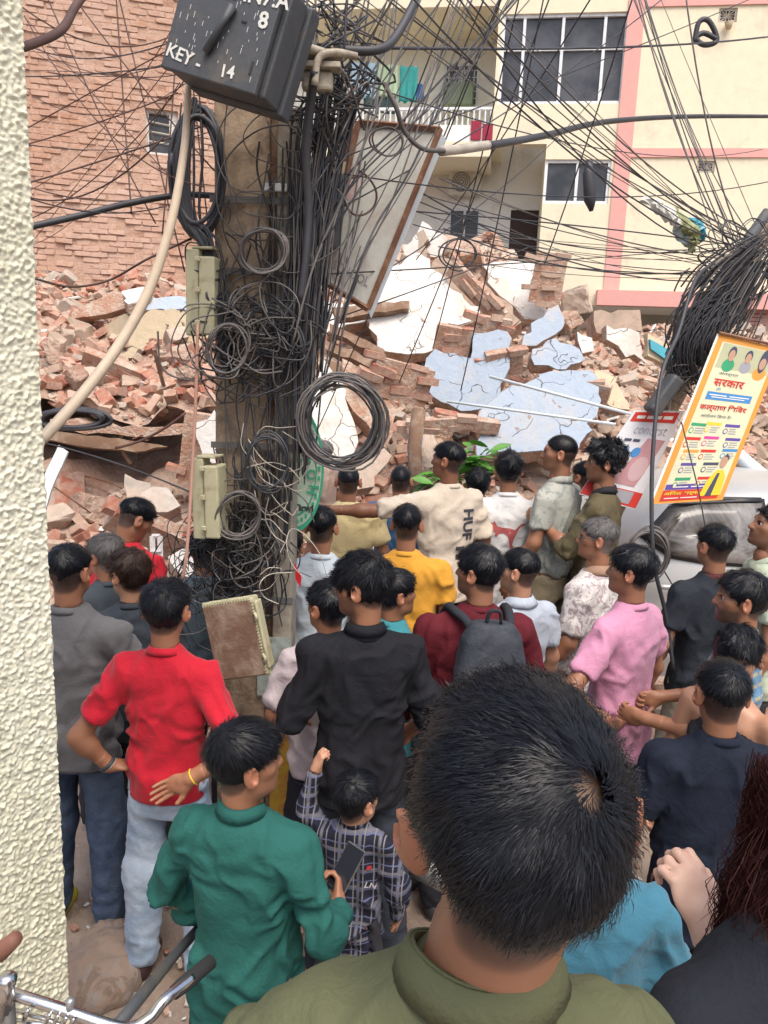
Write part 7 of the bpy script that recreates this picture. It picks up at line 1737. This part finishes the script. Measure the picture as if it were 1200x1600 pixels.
# lettering and blocks down the back of the beige shirt
q = pc; sh = q['shirt']; s_ = q['s']
decal_on(sh, text_mesh('HUF', .105, .004), (.085 * s_, -.3, 1.26 * s_), (0, 0, -1), (1, 0, 0), (0, 1, 0), ink_d)
blk = poly_mesh([[(x0, y0), (x1, y0), (x1, y1), (x0, y1)] for x0, y0, x1, y1 in ((.0, .0, .05, .018), (.02, .025, .10, .032), (-.04, .04, .03, .075), (.045, .04, .052, .12), (.06, .05, .11, .058), (.06, .066, .10, .074), (-.02, .085, .03, .092), (-.045, .1, .02, .125), (.07, .085, .105, .125))])
decal_on(sh, blk, (.055 * s_, -.3, 1.00 * s_), (1, 0, 0), (0, 0, 1), (0, 1, 0), ink_d)
# leaping cat on the white shirt (outline)
cat_ = [(-.105, .070), (-.125, .045), (-.128, .030), (-.105, .028), (-.085, .018), (-.070, .002), (-.078, -.015), (-.060, -.020), (-.048, .000), (-.020, .008), (.005, -.010), (.018, -.045), (.025, -.085), (.040, -.100), (.052, -.085), (.040, -.070), (.046, -.035), (.058, -.005),
        (.070, .025), (.085, .050), (.115, .062), (.118, .075), (.090, .070), (.070, .052), (.052, .030), (.020, .040), (-.030, .042), (-.060, .048), (-.075, .070), (-.085, .085), (-.090, .068)]
decal_on(pp['shirt'], poly_mesh([cat_]), (0, -.3, 1.25), (1, 0, 0), (0, 0, 1), (0, 1, 0), ink_r, sub=3)
# small motif on the plaid shirt
decal_on(by['shirt'], text_mesh('LN', .032, .0005), (.075, -.3, .84 * by['s'] / .73), (1, 0, -.3), (.3, 0, 1), (0, 1, 0), simple('pale_embroidery', (.45, .45, .5), .8, bstr=0)); decal_on(by['shirt'], poly_mesh([[(-.010, -.010), (.005, -.012), (.008, .003), (-.006, .006)]]), (.07, -.3, .80), (1, 0, 0), (0, 0, 1), (0, 1, 0), simple('red_embroidery', (.4, .03, .04), .8, bstr=0))
# backpack on the maroon man
q = mr; s_ = q['s']; bp = empty('backpack', q['root'].location, q['root'].rotation_euler.z); tag(bp, 'dark grey backpack on the maroon shirted man', 'backpack')
M['pack'] = cloth('dark_grey_nylon', (.045, .052, .065), rough=.6); M['strap'] = cloth('black_strap', (.03, .034, .042))
bpo = []
f = Field((-.22, -.34, .85), (.22, -.02, 1.5), .009, .02); f.loft([(.90, .135, .075, 0.02, -.20), (1.0, .150, .085, .02, -.20), (1.15, .145, .080, .02, -.195), (1.28, .120, .065, .02, -.185), (1.35, .08, .045, .02, -.175)], .02, .03, 3.2)
V, F = f.mesh(); V = relax(V, F, 1); V = V + normals_of(V, F) * (folds(V, 31, .008))[:, None]; mk('bag', np_mesh('bag', V, F, M['pack'], True), bp)
f = Field((-.18, -.36, .85), (.2, -.18, 1.2), .009, .02); f.loft([(.92, .105, .03, .02, -.282), (1.0, .115, .038, .02, -.285), (1.10, .10, .03, .02, -.278)], .02, .02, 3); V, F = f.mesh(); mk('front_pocket', np_mesh('front_pocket', V, F, M['pack'], True), bp)
for sg in (-1, 1):
    MB().tube(smooth_path([(.02 + sg * .06, -.20, 1.24), (.02 + sg * .085, -.14, 1.32), (sg * .115, -.06, 1.355), (sg * .125, .05, 1.33), (sg * .14, .12, 1.20), (sg * .15, .10, 1.0)]), .020, 8).build('shoulder_strap', [M['strap']], bp, True)
for z_, w2 in ((1.115, .10), (1.02, .112)): MB().tube([(.02 - w2, -.30, z_), (.02, -.325, z_ + .012), (.02 + w2, -.30, z_)], .004, 5).build('zip', [M['steel']], bp)
MB().tube(smooth_path([(-.01, -.2, 1.35), (0, -.21, 1.40), (.04, -.21, 1.40), (.05, -.2, 1.35)]), .008, 6).build('grab_loop', [M['strap']], bp, True)
lm = text_mesh('M', .03, .002); lm.transform(Matrix.Translation((.085, -.326, .985)) @ Matrix.Rotation(R(90), 4, 'X')); lm.materials.clear(); lm.materials.append(simple('pale_blue_logo', (.3, .5, .6), .6, bstr=0)); mk('logo', lm, bp)
MB().box((.065, -.3245, .965), (.105, -.320, 1.005)).build('logo_patch', [simple('teal_patch', (.02, .16, .24), .6, bstr=0)], bp)
for o in bp.children: o.location.z += .12
# phone in the green shirted man's hand
q = tg; Wr = q['J']['R'][2]; ph = empty('smartphone', q['root'].location, q['root'].rotation_euler.z); tag(ph, 'black smartphone held by the man in the bottle green shirt', 'phone')
Mx = Matrix.Translation(Vector(Wr.tolist()) + Vector((.0, .09, .075))) @ Euler((R(-35), R(12), R(-20))).to_matrix().to_4x4()
MB().box((-.033, -.004, -.068), (.033, .004, .068), M=Mx).build('case', [M['box_black']], ph, bevel=.003)
MB().box((-.030, -.0055, -.064), (.030, -.0045, .064), M=Mx).build('screen', [flat('phone_glass', (.02, .022, .03), .08)], ph)
# glasses
gl = [k for k in PEOPLE if 'glasses' in k][0]; q = PEOPLE[gl]; T = q['T']; g_ = MB()
for sg in (-1, 1):
    g_.tube([Vector(T(sg * .032 + .022 * math.cos(t), .096, .0 + .017 * math.sin(t)).tolist()) for t in np.linspace(0, 6.283, 17)], .0018, 5)
    g_.tube([Vector(T(sg * .054, .096, .006).tolist()), Vector(T(sg * .078, .06, .006).tolist()), Vector(T(sg * .084, -.012, .006).tolist())], .002, 5)
g_.tube([Vector(T(-.011, .098, .004).tolist()), Vector(T(.011, .098, .004).tolist())], .002, 5)
g_.build('glasses', [M['cable']], q['root'])
# wrist band, watch, hair tie, ear and belt details
def wristband(q, sd_, mat, r, wdt, name, t0=.93):
    S, E, Wp, _ = q['J'][sd_]; d = Vector((Wp - E).tolist()).normalized(); c = Vector((E + (Wp - E) * t0).tolist()); a = d.orthogonal().normalized(); b_ = d.cross(a); m_ = MB()
    m_.tube([c + (a * math.cos(t) + b_ * math.sin(t)) * r for t in np.linspace(0, 6.283, 21)], wdt, 6); return m_.build(name, [mat], q['root'], True)
wristband(rs, 'L', M['cable'], .029, .009, 'wristwatch'); wristband(rs, 'L', M['white_ink'], .031, .004, 'watch_rim', .97); wristband(rs, 'R', simple('yellow_thread', (.6, .4, .03), .8), .028, .004, 'wrist_thread', .95); wristband(wo, 'R', M['cable'], .027, .003, 'hair_tie', .93)
# shoulder stripe of the black and white shirt
wsx = [k for k in PEOPLE if 'shoulder stripe' in k][0]; q = PEOPLE[wsx]; decal_on(q['shirt'], poly_mesh([[(-.10, -.012), (.06, -.02), (.06, .03), (-.10, .016)]]), (.13 * q['s'], -.02, 1.75), (1, 0, 0), (0, 1, 0), (0, 0, -1), simple('white_stripe_cloth', (.7, .7, .68), .85), sub=3)
# long hair of the woman
T = wo['T']; vs_, fs_, nb0 = [], [], 0; r_ = np.random.default_rng(8)
for i in range(4200):
    sgn = 1 if i % 4 else -1; a = r_.uniform(-.9, 1.25); x0 = sgn * .083 * math.cos(a * .6); y0 = -.02 - .07 * math.sin(a) ; z0 = r_.uniform(-.05, .07)
    p0 = T(sgn * (.080 + .012 * r_.random()), y0, z0); L = r_.uniform(.22, .40); k = 9; ph = r_.uniform(0, 6.28); am = r_.uniform(.008, .022); sw_ = r_.normal() * .02
    pts = [p0 + np.array((sgn * (.006 + .02 * math.sin(t * 1.6)) + am * math.sin(ph * .35 + t * 12) + sw_ * t, -.01 * t + am * math.cos(ph + t * 8), -L * t)) for t in np.linspace(0, 1, k)]
    w2 = r_.uniform(.00035, .0008)
    for j, p in enumerate(pts): vs_ += [p + np.array((w2, 0, 0)) * (1 if j < k - 1 else .1), p + np.array((-w2 * .3, w2, 0)) * (1 if j < k - 1 else .1)]
    for j in range(k - 1): fs_.append((nb0 + 2 * j, nb0 + 2 * j + 1, nb0 + 2 * j + 3, nb0 + 2 * j + 2))
    nb0 += 2 * k
mk('long_hair', np_mesh('long_hair', np.array(vs_), np.array(fs_), M['hair_red'], True), wo['root'])
